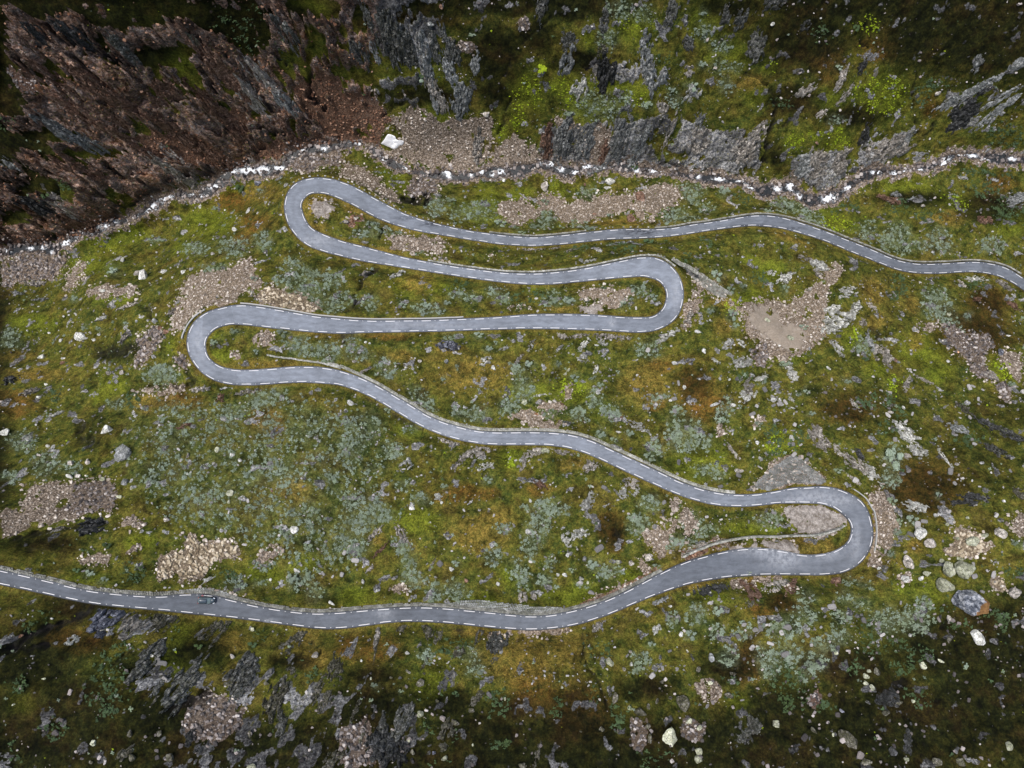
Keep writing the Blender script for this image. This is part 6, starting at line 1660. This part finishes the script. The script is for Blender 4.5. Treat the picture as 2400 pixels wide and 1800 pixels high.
# ------------------------------------------------------------------ bushes
def bush_mesh(name, seed, mat, nl, leaf, lumps=9, hh=0.8):
    """twigs and leaf faces gathered in lumps over a low dome, radius about 1"""
    rg = np.random.default_rng(seed)
    ca = rg.uniform(0, 6.28, lumps); cr = np.sqrt(rg.random(lumps)) * .72
    cc = np.column_stack([np.cos(ca) * cr, np.sin(ca) * cr, hh * (0.55 + .45 * rg.random(lumps)) * (1 - .45 * cr)])
    lr = rg.uniform(.16, .36, lumps)
    k = rg.integers(0, lumps, nl)
    d = rg.normal(size=(nl, 3)); d[:, 2] = np.abs(d[:, 2]) * .9; d /= np.linalg.norm(d, axis=1)[:, None]
    p = cc[k] + d * (lr[k] * rg.uniform(.75, 1.0, nl))[:, None]
    nrm = d + rg.normal(size=(nl, 3)) * .45 + [0, 0, .45]; nrm /= np.linalg.norm(nrm, axis=1)[:, None]
    t = np.cross(nrm, rg.normal(size=(nl, 3))); t /= np.linalg.norm(t, axis=1)[:, None]; b = np.cross(nrm, t)
    s = leaf * rg.uniform(.7, 1.3, nl)[:, None]
    V = np.concatenate([p - t * s, p - b * s * .55, p + t * s, p + b * s * .55])
    i = np.arange(nl); F = np.stack([i, i + nl, i + 2 * nl, i + 3 * nl], 1)
    # stems
    tv = []; tf = []; n0 = len(V)
    for j in range(lumps):
        q = cc[j]; w = .025
        tv += [[-w, 0, -.15], [w, 0, -.15], [q[0] + w, q[1], q[2]], [q[0] - w, q[1], q[2]]]; tf.append([n0 + 4 * j + m_ for m_ in range(4)])
    V = np.concatenate([V, np.array(tv)]); F = np.concatenate([F, np.array(tf)])
    mi = np.concatenate([np.zeros(nl, int), np.ones(lumps, int)])
    o = mesh_np(name, V, F, [mat, M_TWIG], face_mat=mi)
    return o

proto_w = [bush_mesh('willow_bush', 5, M_WILLOW, 520, .095, 9, .8), bush_mesh('willow_bush', 6, M_WILLOW, 520, .095, 11, .8)]
proto_k = [bush_mesh('dark_bush', 8, M_DARKL, 520, .095, 9, .9)]
proto_f = [bush_mesh('fern_clump', 9, M_FERN, 420, .12, 10, .5)]
cl_w = bush_mesh('willow_bush', 15, M_WILLOW, 110, .19, 5, .7); cl_k = bush_mesh('dark_bush', 16, M_DARKL, 110, .19, 5, .7); cl_f = bush_mesh('fern_clump', 17, M_FERN, 90, .22, 5, .5)
first = {'w': list(proto_w) + [cl_w], 'k': list(proto_k) + [cl_k], 'f': list(proto_f) + [cl_f]}
NAMES = {'w': ('willow_bush', 'grey-green willow bush', 'single willow bushes'), 'k': ('dark_bush', 'dark green bush', 'single dark bushes'), 'f': ('fern_clump', 'bright yellow-green fern clump', 'bright fern clumps')}
items = []
solo = [e for e in SHRUBS if max(e[4], e[5]) <= 48 and max(e[4], e[5]) > 5]
thick = [e for e in SHRUBS if max(e[4], e[5]) > 48]
solo.append((2, 1, 1355, 1310, 64, 86, 0, 'w'))
for k, e in enumerate(solo):
    a, b = tp(e[0], e[1], e[2], e[3]); x0, y0, z0 = (float(q[0]) for q in P2W(a, b)); sc = (CAM_H - z0) / FOC / TZ
    t = e[7] or 'w'
    if first[t]: o = first[t].pop(0)
    else:
        src = {'w': proto_w, 'k': proto_k, 'f': proto_f}[t]; o = src[k % len(src)].copy(); C.objects.link(o)
    if nr.get('road', np.array([x0]), np.array([y0]))[0] < .8: x0, y0 = x0, y0 + 1.2
    o.location = (x0, y0, float(H(x0, y0)) - .05); o.scale = (e[4] * sc * 1.08, e[5] * sc * 1.08, (e[4] + e[5]) / 2 * sc * .85); o.rotation_euler = (0, 0, -R(e[6]))
    tag(o, cat='fern' if t == 'f' else 'bush', group=NAMES[t][2])
    items.append((o, f'{sizew((e[4] * e[5]) ** .5 * sc * .7)} {NAMES[t][1]}', a, b))
for t, xy in (('w', [(0, 1, 1760, 1400), (0, 1, 1500, 1200), (0, 1, 1300, 1150)]), ('k', [(2, 2, 700, 1130), (2, 2, 1200, 800), (0, 2, 760, 1080)]), ('f', [(1, 0, 1220, 560), (1, 0, 1180, 680), (1, 0, 1210, 620)])):
    for o, q in zip(first[t], xy):
        x0, y0, z0 = (float(v_[0]) for v_ in P2W(*tp(*q))); o.location = (x0, y0, z0); o.scale = (1.1, 1.0, .9)
        tag(o, cat='fern' if t == 'f' else 'bush', group=NAMES[t][2]); items.append((o, 'mid-sized ' + NAMES[t][1], *tp(*q)))
label_all(items)
print('single bushes', len(items), 'outcrops', n_out)

for t in 'wkf': maps['th' + t] = newmap()
for e in thick: stamp(maps['th' + (e[7] or 'w')], e, 1.0, 0.35)
maps['thw'] = np.maximum(maps['thw'], 0.60 * maps['field'])
for t in 'wkf': maps['th' + t] = blur(maps['th' + t], 3)
wx = 7 * fbm(cxx / 4, cyy / 4, 205, 3); wy = 7 * fbm(cxx / 4, cyy / 4, 225, 3)
tuft = sstep(-.2, .45, fbm(cxx / 2.6, cyy / 2.6, 211, 4, .6)) * (.12 + .88 * sstep(-.45, .35, fbm(cxx / 7, cyy / 7, 219, 3)))
far_ok = (cg['rd'] > 1.3) & (cg['sd'] > 2.2) & (cg['gravel'] < .6)
for t, proto, nm, dn, r0, r1, bg_ in (('w', cl_w, 'willow_thicket', 8.0, .16, .80, .05), ('k', cl_k, 'dark_thicket', 5.0, .3, .85, .02), ('f', cl_f, 'fern_thicket', 6.0, .22, .55, .008)):
    m = samp('th' + t, pxx + wx, pyy + wy)
    bgn = sstep(.1, .6, fbm(cxx / 14, cyy / 14, 300 + ord(t), 3)) * (1 - .7 * cg['rock'])
    if t == 'w': bgn = bgn * (1 - .3 * cg['heath'])
    sel = np.where(far_ok & (rng.random(NC) < pr_(dn * m * (0.12 + .88 * tuft) + bg_ * 6 * bgn * tuft)))[0]
    k = len(sel); s = r0 + (r1 - r0) * rng.random(k) ** 1.6
    scatter(nm, proto, np.column_stack([cxx[sel], cyy[sel], czz[sel] - .05]), np.column_stack([s, s * rng.uniform(.75, 1.2, k), s * .8]), np.column_stack([rng.uniform(-.15, .15, k), rng.uniform(-.15, .15, k), rng.uniform(0, 6.28, k)]))
    print(nm, k)

# ------------------------------------------------------------------ stone parapets along the outer edge of the road
def px_line(*segs):
    out = []
    for c_, r_, s_ in segs: out += TL(c_, r_, s_)
    return np.array(out)


def road_z_at(x, y): return float(nr.get('rz', np.array([x]), np.array([y]))[0])


def parapet(label, pts, rows_=1, width=0.45, height=0.5, slope=0.0, plain=False, mat=None, snap=True, gap=0.0):
    S = catmull(pts, 14)
    D = np.full(len(S), 240.0)
    for _ in range(30):
        x, y = unproj(S[:, 0], S[:, 1], D)
        zr = np.where(nr.get('road', x, y) < 6, nr.get('rz', x, y), base(x, y)); D = D + .6 * (CAM_H - zr - D)
    x, y = unproj(S[:, 0], S[:, 1], D); z = CAM_H - D
    if snap:      # keep clear of the asphalt: push out to at least 0.42 m
        for _ in range(6):
            dd = nr.get('road', x, y); gx_ = nr.get('road', x + .5, y) - nr.get('road', x - .5, y); gy_ = nr.get('road', x, y + .5) - nr.get('road', x, y - .5)
            push = np.clip(width / 2 + .12 - dd, 0, .6); g_ = np.hypot(gx_, gy_) + 1e-6; x = x + gx_ / g_ * push; y = y + gy_ / g_ * push
    ar = np.concatenate([[0], np.cumsum(np.hypot(np.diff(x), np.diff(y)))])
    q = np.arange(0, ar[-1], .5); x = np.interp(q, ar, x); y = np.interp(q, ar, y); z = np.interp(q, ar, z)
    tx = np.gradient(x); ty = np.gradient(y); L = np.hypot(tx, ty); nx_, ny_ = -ty / L, tx / L
    # outward side = away from the road
    c = len(x) // 2; s = 1 if nr.get('road', np.array([x[c] + nx_[c]]), np.array([y[c] + ny_[c]]))[0] > nr.get('road', np.array([x[c] - nx_[c]]), np.array([y[c] - ny_[c]]))[0] else -1
    nx_, ny_ = nx_ * s, ny_ * s
    n_ = len(x); h = height * (0.9 + .15 * perlin(q / 2.5, q * 0, 6))
    prof = [(-width / 2, -.4), (-width / 2, 1), (width / 2, 1), (width / 2, -.4)]
    V = np.concatenate([np.column_stack([x + nx_ * a, y + ny_ * a, z + (h * b if b > 0 else b) - (0 if plain else .06)]) for a, b in prof]); i = np.arange(n_ - 1)
    F = [np.stack([k * n_ + i, k * n_ + i + 1, (k + 1) * n_ + i + 1, (k + 1) * n_ + i], 1) for k in range(3)] + [np.array([[0, n_, 2 * n_, 3 * n_], [4 * n_ - 1, 3 * n_ - 1, 2 * n_ - 1, n_ - 1]])]
    ctr = np.array([x[0], y[0], z[0]])
    F = np.concatenate(F)
    o = mesh_np('road_parapet' if plain else 'stone_parapet', V - ctr, F, [mat or (M_CONC if plain else M_STONE)]); o.location = ctr
    tag(o, label, 'wall', 'low walls along the road')
    if not plain:
        vv = []; 
        rg = np.random.default_rng(int(abs(x[0] * 10)))
        box = np.array([[sx, sy, sz] for sx in (-1, 1) for sy in (-1, 1) for sz in (-1, 1)], float); bf = np.array([[0, 1, 3, 2], [4, 6, 7, 5], [0, 4, 5, 1], [2, 3, 7, 6], [0, 2, 6, 4], [1, 5, 7, 3]])
        tot = ar[-1]; out_v = []; out_f = []; n0 = 0
        for r_ in range(rows_ + 1):
            offc = (r_ - .25) * width * .62 if rows_ > 1 else (-.5 + r_) * width * .5
            t = rg.uniform(0, .3)
            while t < tot - .2:
                Lx = rg.uniform(.28, .62)
                if rg.random() > gap + .04:
                    cx0 = np.interp(t + Lx / 2, q, x); cy0 = np.interp(t + Lx / 2, q, y); cz0 = np.interp(t + Lx / 2, q, z); ax = np.interp(t + Lx / 2, q, tx / L); ay = np.interp(t + Lx / 2, q, ty / L); bx = np.interp(t + Lx / 2, q, nx_); by = np.interp(t + Lx / 2, q, ny_)
                    off2 = offc + rg.normal() * .03; wz = width * (.33 if rows_ == 1 else .3) * rg.uniform(.8, 1.15)
                    px0, py0 = cx0 + bx * off2, cy0 + by * off2
                    drop = height if off2 < width * .6 else None
                    zt = cz0 + height * rg.uniform(.85, 1.1) if drop else max(float(H(px0, py0)) + .12, cz0 + height - slope * (off2 - width * .5)) + rg.normal() * .04
                    bb = box * rg.uniform(.86, 1.0, (8, 3))
                    vv_ = np.column_stack([px0 + ax * bb[:, 0] * Lx * .48 + bx * bb[:, 1] * wz, py0 + ay * bb[:, 0] * Lx * .48 + by * bb[:, 1] * wz, zt + bb[:, 2] * .16])
                    out_v.append(vv_); out_f.append(bf + n0); n0 += 8
                t += Lx + rg.uniform(.01, .05)
        st = mesh_np('wall_stones', np.concatenate(out_v) - ctr, np.concatenate(out_f), [M_STONE], o); tag(st, kind='stuff')
    return o

parapet('long stone parapet above the bottom road, from left edge past the car', px_line((0, 2, '-60 368 150 396 300 434 450 470 600 504 750 520 900 532 1050 534 1200 520 1290 524 1420 536 1560 585 1700 612 1850 634 2000 648 2200 644'), (1, 2, '135 628 300 614 450 606 570 604 700 616 830 630 960 644 1100 656 1240 664 1380 658 1500 632 1640 592 1760 548 1880 490 2000 424 2080 380')), 2, .5, .45, .8)
parapet('stone wall between the gravel turnout and the bottom road, lower right', px_line((2, 2, '0 290 60 260 130 232 220 200 300 182 400 166 480 158 600 158 720 152 860 150 940 132 1000 112 1045 86')), 1, .5, .6, snap=False)
parapet('thin pale parapet round the outside of the lower right hairpin', px_line((2, 1, '1105 1510 1150 1540 1190 1575 1222 1630'), (2, 2, '1240 0 1252 70 1254 150 1244 230 1226 320')), plain=True, width=.28, height=.6)
parapet('stone parapet above the long diagonal middle road leg', px_line((0, 1, '2120 700 2212 720'), (1, 1, '60 745 150 786 250 836 340 893 450 965 550 1020 650 1066 760 1100 880 1124 1000 1132 1130 1130 1260 1130 1390 1134 1510 1150 1630 1186 1750 1240 1860 1290 1980 1345 2090 1400 2200 1450'), (2, 1, '60 1482 150 1505 240 1525 340 1535')), 2, .5, .45, .9)
parapet('old stone wall on the grass inside the wide left hairpin', px_line((0, 1, '1730 640 1800 655 1890 664 1960 676 2080 692 2140 708 2212 728')), 1, .5, .5, snap=False)
parapet('curved pale parapet outside the wide left hairpin', px_line((0, 1, '1180 535 1190 500 1215 450 1250 404 1290 370 1335 345')), plain=True, width=.4, height=.5)
parapet('pale parapet above the second road leg, starting at wide left hairpin', px_line((0, 1, '1560 305 1650 316 1750 330 1850 350 1950 368 2080 388 2200 400'), (1, 1, '60 406 150 410 300 412 450 410 560 408 680 402 800 394')), plain=True, width=.4, height=.45)
parapet('pale stone parapet above the third road leg up to upper right hairpin', px_line((1, 1, '560 30 650 46 740 62 830 76 920 92 1020 102 1110 108 1200 108 1300 103 1400 95 1500 82 1600 68 1700 48 1800 26 1900 4 1980 -6 2060 2 2120 36 2160 66')), 1, .5, .5, .6)
parapet('slanting stone wall leaving the upper right hairpin towards the scree', px_line((1, 1, '2140 22 2200 60'), (2, 1, '30 75 100 120 180 175 250 225 310 262')), 3, .6, .35, 1.0, snap=False)
parapet('short stone parapet above the middle of the top road', px_line((1, 0, '960 1504 1040 1516 1140 1524 1250 1528 1360 1523 1470 1513 1590 1500')), 1, .5, .4, .6)
parapet('stone parapet above the top road on the right', px_line((1, 0, '2030 1478 2110 1472 2212 1462'), (2, 0, '80 1446 170 1434 270 1418 370 1400 470 1387 575 1388 680 1405 780 1434 880 1466 970 1500 1060 1538 1160 1578 1250 1614'), (2, 1, '1340 -4 1420 24 1510 40 1610 42 1705 38 1800 32 1900 28 2000 38 2100 66 2190 116')), 1, .5, .45, .5)

# masonry faces: coursed stones set into the embankment
def masonry(label, c_, r_, pts, dirpts, mat, dens_=1.0, name='masonry_slope'):
    poly = np.array([tp(c_, r_, pts[i], pts[i + 1]) for i in range(0, len(pts), 2)])
    pc = poly.mean(0); x0, y0, z0 = (float(q[0]) for q in P2W(*pc))
    X0, Y0, _ = P2W(poly[:, 0], poly[:, 1])
    rg = np.random.default_rng(int(abs(x0)))
    box = np.array([[sx, sy, sz] for sx in (-1, 1) for sy in (-1, 1) for sz in (-1, 1)], float); bf = np.array([[0, 1, 3, 2], [4, 6, 7, 5], [0, 4, 5, 1], [2, 3, 7, 6], [0, 2, 6, 4], [1, 5, 7, 3]])
    out_v = []; out_f = []; n0 = 0; wp = np.column_stack([X0, Y0])
    y = Y0.min()
    while y < Y0.max():
        x = X0.min() + rg.uniform(0, .4); hgt = rg.uniform(.2, .3)
        while x < X0.max():
            Lx = rg.uniform(.3, .75)
            yy_ = y + .25 * math.sin(x * .35)
            if inpoly(wp, np.array([x + Lx / 2]), np.array([yy_]))[0] and nr.get('road', np.array([x + Lx / 2]), np.array([yy_]))[0] > .35 and rg.random() < dens_:
                bb = box * rg.uniform(.82, 1.0, (8, 3)); zc = float(H(x + Lx / 2, yy_)) + .08
                out_v.append(np.column_stack([x + Lx / 2 + bb[:, 0] * Lx * .48, yy_ + bb[:, 1] * hgt * .5, zc + bb[:, 2] * .17 + rg.normal() * .03])); out_f.append(bf + n0); n0 += 8
            x += Lx + .03
        y += hgt + .02
    o = mesh_np(name, np.concatenate(out_v) - [x0, y0, z0], np.concatenate(out_f), [mat]); o.location = (x0, y0, z0)
    tag(o, label, 'retaining wall', 'dry-stone retaining slopes'); o['kind'] = 'thing'
    return o

M_MAS = rock_material('masonry_stone', (0.11, 0.115, 0.12), (0.23, 0.24, 0.245), (0.38, 0.385, 0.38), (0.2, 0.21, 0.12), 0.25, crack=False)
masonry('grey dry-stone retaining slope above the bottom road, right of centre', 1, 2, [640, 600, 720, 585, 800, 572, 940, 575, 1100, 592, 1240, 612, 1420, 618, 1500, 628, 1400, 655, 1300, 662, 1150, 655, 1000, 640, 860, 626, 740, 612], None, M_MAS)
masonry('fan of coursed grey stone bedded above the lower right hairpin', 2, 1, [640, 1330, 700, 1290, 760, 1300, 800, 1345, 870, 1400, 930, 1462, 900, 1478, 700, 1470, 640, 1490, 560, 1522, 450, 1500, 520, 1425, 580, 1370], None, M_MAS)
masonry('rough stone bank directly above the parked dark car', 0, 2, [1180, 505, 1300, 488, 1420, 500, 1540, 545, 1600, 585, 1560, 582, 1430, 530, 1300, 518, 1200, 520], None, M_MAS)
masonry('stone embankment face left of the slanting wall', 2, 1, [0, 72, 60, 100, 160, 155, 280, 232, 285, 275, 220, 260, 130, 200, 60, 140], None, M_STONE)
masonry('pinkish rough stone bank above the bottom road bend', 1, 2, [1500, 600, 1620, 560, 1760, 500, 1880, 440, 2040, 350, 2060, 370, 1900, 470, 1760, 535, 1620, 592], None, ROCK['r'], .75)
masonry('rough stone bank below the turnout wall, lower right', 2, 2, [0, 240, 120, 195, 280, 168, 300, 176, 200, 200, 110, 235, 0, 290], None, ROCK['p'], .85)

# guard stones set beside the top road
gs = TL(0, 0, '1868 1195 1888 1160 1928 1142 1960 1140 2008 1138 2062 1140 2110 1140 2160 1146 2200 1152') + TL(1, 0, '45 1185 80 1203 115 1222 148 1238 182 1254 216 1275 250 1295 275 1310 302 1325 340 1343 378 1360 415 1374 452 1388 490 1402 530 1418 565 1426 600 1436 648 1450 690 1462 730 1468 780 1478 838 1488 880 1494 1640 1493 1680 1485 1715 1480 1760 1480 1830 1474 1875 1474 1920 1474 1990 1474')
gitems = []
for k, (a, b) in enumerate(gs):
    x, y, z = unproject(a, b, lambda p, q: np.where(nr.get('road', p, q) < 5, nr.get('rz', p, q), base(p, q)))
    for _ in range(5):
        dd = nr.get('road', x, y); gx_ = nr.get('road', x + .5, y) - nr.get('road', x - .5, y); gy_ = nr.get('road', x, y + .5) - nr.get('road', x, y - .5); g_ = np.hypot(gx_, gy_) + 1e-6
        push = np.clip(.5 - dd, -.3, .5); x = x + gx_ / g_ * push; y = y + gy_ / g_ * push
    x0, y0 = float(x[0]), float(y[0]); z0 = road_z_at(x0, y0)
    o = bpy.data.objects.new('guard_stone', BS[k % 6]); C.objects.link(o)
    o.material_slots[0].link = 'OBJECT'; o.material_slots[0].material = ROCK['w']
    o.scale = (.42 + .1 * math.sin(k * 2.1), .27, .5); o.location = (x0, y0, z0 + .15)
    ang = math.atan2(float(gx_[0]), -float(gy_[0])); o.rotation_euler = (0, 0, ang)
    tag(o, cat='guard stone', group='guard stones beside the top road'); gitems.append((o, 'pale upright roadside guard stone', a, b))

label_all(gitems)
# wooden-grey culvert mouths stay as dark gully; pools of dark rock are outcrops

# ------------------------------------------------------------------ dark car, heading right, and the person beside it
import bmesh
M_CAR = simple('dark_blue_grey_paint', (0.022, 0.030, 0.038), 0.25, 0.6)
M_ROOF = simple('roof_paint', (0.045, 0.064, 0.082), 0.28, 0.7)
M_GLASS = simple('car_glass', (0.17, 0.225, 0.23), 0.1, 0.9)
M_TYRE = simple('tyre_rubber', (0.012, 0.012, 0.012), 0.85)
M_RIM = simple('rim', (0.3, 0.3, 0.31), 0.35, 0.5, 0.8)
M_LAMP = simple('headlight_glass', (0.72, 0.75, 0.8), 0.15, 0.8)
M_TAIL = simple('tail_light', (0.22, 0.01, 0.01), 0.3, 0.5)
M_TRIM = simple('black_trim', (0.01, 0.01, 0.011), 0.6)
ca, cb = tp(0, 2, 1342, 567)
x, y, z = unproject(ca, cb, lambda p, q: nr.get('rz', p, q))
cxp, cyp = float(x[0]), float(y[0]); czp = road_z_at(cxp, cyp) + .035
i0 = int(np.argmin(np.hypot(RC[:, 0] - cxp, RC[:, 1] - cyp))); td = RC[i0 + 3] - RC[i0 - 3]; slope_ = (RZ[i0 + 3] - RZ[i0 - 3]) / np.hypot(*td)
car = empty('parked_car', (cxp, cyp, czp), R(-7)); car.rotation_euler = (0, -math.atan(slope_), R(-6))
tag(car, 'dark blue-grey SUV standing on the bottom road beside the parapet', 'car')


def loft(name, secs, mat, parent, smooth=True):
    """secs: (x, [(y, z), ...]) closed rings of equal length, capped"""
    k = len(secs[0][1]); V = [(x_, y_, z_) for x_, r in secs for y_, z_ in r]; F = []
    for s_ in range(len(secs) - 1):
        for i in range(k): F.append([s_ * k + i, s_ * k + (i + 1) % k, (s_ + 1) * k + (i + 1) % k, (s_ + 1) * k + i])
    me = bpy.data.meshes.new(name); me.from_pydata(V, [], F + [list(range(k))[::-1], [(len(secs) - 1) * k + i for i in range(k)]])
    for p in me.polygons: p.use_smooth = smooth
    me.materials.append(mat); o = bpy.data.objects.new(name, me); C.objects.link(o); o.parent = parent
    return o


def ring(w, zb, zt, r=.16, top=0.0):
    w2 = w - top
    return [(-w + .05, zb), (-w, zb + r), (-w, zt - r), (-w2 + r * .6, zt), (0, zt + .03), (w2 - r * .6, zt), (w, zt - r), (w, zb + r), (w - .05, zb)]

loft('body', [(-2.2, ring(.74, .42, .86)), (-2.15, ring(.84, .34, 1.0)), (-1.85, ring(.91, .28, 1.06)), (-1.0, ring(.93, .26, 1.07)), (.3, ring(.93, .26, 1.06)), (.95, ring(.92, .26, 1.04)), (1.6, ring(.90, .27, .96)), (2.0, ring(.82, .30, .86)), (2.18, ring(.66, .38, .72))], M_CAR, car)
loft('cabin_glass', [(-2.02, [(-.70, 1.0), (-.66, 1.1), (0, 1.12), (.66, 1.1), (.70, 1.0)]), (-1.72, [(-.82, 1.02), (-.68, 1.5), (0, 1.53), (.68, 1.5), (.82, 1.02)]), (.15, [(-.84, 1.03), (-.68, 1.54), (0, 1.58), (.68, 1.54), (.84, 1.03)]), (1.0, [(-.80, 1.0), (-.74, 1.05), (0, 1.07), (.74, 1.05), (.80, 1.0)])], M_GLASS, car, False)
loft('roof', [(-1.85, [(-.64, 1.46), (-.64, 1.52), (0, 1.56), (.64, 1.52), (.64, 1.46)]), (-1.6, [(-.71, 1.5), (-.69, 1.58), (0, 1.62), (.69, 1.58), (.71, 1.5)]), (-.2, [(-.71, 1.52), (-.69, 1.61), (0, 1.65), (.69, 1.61), (.71, 1.52)]), (.18, [(-.67, 1.5), (-.66, 1.57), (0, 1.61), (.66, 1.57), (.67, 1.5)])], M_ROOF, car)
loft('bonnet', [(1.02, [(-.72, 1.0), (-.70, 1.09), (0, 1.12), (.70, 1.09), (.72, 1.0)]), (1.7, [(-.66, .92), (-.64, 1.0), (0, 1.04), (.64, 1.0), (.66, .92)]), (2.02, [(-.5, .82), (-.5, .89), (0, .92), (.5, .89), (.5, .82)])], M_ROOF, car)
for s in (-1, 1):
    loft('headlight', [(1.62, [(s * .66, .94), (s * .66, 1.0), (s * .86, .96), (s * .87, .86)]), (2.06, [(s * .46, .84), (s * .46, .9), (s * .70, .86), (s * .74, .74)])], M_LAMP, car, False)
    loft('tail_light', [(-2.17, [(s * .52, .84), (s * .52, 1.02), (s * .80, 1.0), (s * .82, .84)]), (-1.98, [(s * .60, .86), (s * .60, 1.07), (s * .86, 1.05), (s * .89, .86)])], M_TAIL, car, False)
    loft('wing_mirror', [(.62, [(s * .90, 1.02), (s * .90, 1.16), (s * 1.10, 1.14), (s * 1.10, 1.02)]), (.80, [(s * .90, 1.02), (s * .90, 1.12), (s * 1.06, 1.10), (s * 1.06, 1.02)])], M_CAR, car)
    loft('roof_rail', [(-1.55, [(s * .60, 1.60), (s * .60, 1.66), (s * .64, 1.66), (s * .64, 1.60)]), (-.1, [(s * .60, 1.63), (s * .60, 1.69), (s * .64, 1.69), (s * .64, 1.63)])], M_TRIM, car, False)
    for xw in (-1.35, 1.32):
        bm = bmesh.new(); bmesh.ops.create_cone(bm, cap_ends=True, segments=24, radius1=.34, radius2=.34, depth=.22, matrix=Matrix.Rotation(R(90), 4, 'X'))
        bmesh.ops.bevel(bm, geom=[e_ for e_ in bm.edges if len(e_.link_faces) == 2 and e_.calc_face_angle(0) > 1], offset=.03, segments=2, affect='EDGES')
        me = bpy.data.meshes.new('wheel'); bm.to_mesh(me); bm.free(); me.materials.append(M_TYRE); wo = bpy.data.objects.new('wheel', me); C.objects.link(wo); wo.parent = car; wo.location = (xw, s * .84, .34)
        bm = bmesh.new(); bmesh.ops.create_cone(bm, cap_ends=True, segments=12, radius1=.21, radius2=.19, depth=.02, matrix=Matrix.Rotation(R(90), 4, 'X'))
        me = bpy.data.meshes.new('rim'); bm.to_mesh(me); bm.free(); me.materials.append(M_RIM); ro = bpy.data.objects.new('rim', me); C.objects.link(ro); ro.parent = wo; ro.location = (0, s * .115, 0)
loft('number_plate', [(2.17, [(-.26, .45), (-.26, .56), (.26, .56), (.26, .45)]), (2.2, [(-.26, .45), (-.26, .56), (.26, .56), (.26, .45)])], M_LAMP, car, False)

# person in a pink jacket, leaning a little towards the car
M_PINK = simple('pink_cloth', (0.55, 0.16, 0.20), 0.85); M_SKIN = simple('skin', (0.48, 0.30, 0.22), 0.6); M_HAIR = simple('brown_hair', (0.05, 0.03, 0.02), 0.7); M_JEAN = simple('dark_trousers', (0.05, 0.05, 0.08), 0.9)


def skinned(name, pts, edges, rad, mat, parent, sub=1):
    me = bpy.data.meshes.new(name); me.from_pydata(pts, edges, [])
    o = bpy.data.objects.new(name, me); C.objects.link(o); o.parent = parent
    md = o.modifiers.new('skin', 'SKIN')
    for v_, r_ in zip(me.skin_vertices[0].data, rad): v_.radius = (r_ if isinstance(r_, tuple) else (r_, r_))
    me.skin_vertices[0].data[0].use_root = True
    md.use_smooth_shade = True
    s_ = o.modifiers.new('sub', 'SUBSURF'); s_.levels = sub; s_.render_levels = sub
    me.materials.append(mat); return o

pa, pb = tp(0, 2, 1314, 540)
x, y, z = unproject(pa, pb, lambda p, q: nr.get('rz', p, q) + 1.2)
ppx, ppy = float(x[0]), float(y[0]) ; ppz = road_z_at(ppx, ppy) + .03
per = empty('person', (ppx, ppy, ppz), R(-110))
tag(per, 'person in a pink jacket standing beside the rear of the dark car', 'person')
P_ = [(0, 0, .95), (.02, 0, 1.15), (.08, 0, 1.36), (.10, 0, 1.47), (.13, 0, 1.56), (.15, 0, 1.66),
      (.0, .10, .90), (.02, .11, .50), (-.02, .11, .09), (.12, .12, .05), (.0, -.10, .90), (.06, -.11, .50), (.05, -.11, .09), (.18, -.12, .05),
      (.08, .18, 1.38), (.14, .24, 1.12), (.30, .20, .98), (.38, .19, .96), (.08, -.18, 1.38), (.12, -.25, 1.12), (.26, -.22, .95), (.34, -.21, .92)]
E_ = [(0, 1), (1, 2), (2, 3), (3, 4), (4, 5), (0, 6), (6, 7), (7, 8), (8, 9), (0, 10), (10, 11), (11, 12), (12, 13), (2, 14), (14, 15), (15, 16), (16, 17), (2, 18), (18, 19), (19, 20), (20, 21)]
rr = [.14, .13, .15, .055, .085, .095, .095, .062, .045, .04, .095, .062, .045, .04, .065, .048, .036, .04, .065, .048, .036, .04]
skinned('body', P_, E_, rr, M_SKIN, per, 2)
skinned('jacket', [P_[0], P_[1], P_[2], (.09, 0, 1.42), P_[14], P_[15], (.27, .21, 1.0), P_[18], P_[19], (.23, -.23, .98)], [(0, 1), (1, 2), (2, 3), (2, 4), (4, 5), (5, 6), (2, 7), (7, 8), (8, 9)], [.17, .155, .18, .08, .09, .068, .055, .09, .068, .055], M_PINK, per, 2)
skinned('trousers', [(0, 0, .93), P_[6], P_[7], (-.02, .11, .13), P_[10], P_[11], (.05, -.11, .13)], [(0, 1), (1, 2), (2, 3), (0, 4), (4, 5), (5, 6)], [.15, .11, .078, .062, .11, .078, .062], M_JEAN, per, 2)
skinned('hair', [(.13, 0, 1.70), (.09, 0, 1.69), (.06, 0, 1.60)], [(0, 1), (1, 2)], [.09, .10, .075], M_HAIR, per, 2)
print('objects', len(bpy.data.objects))
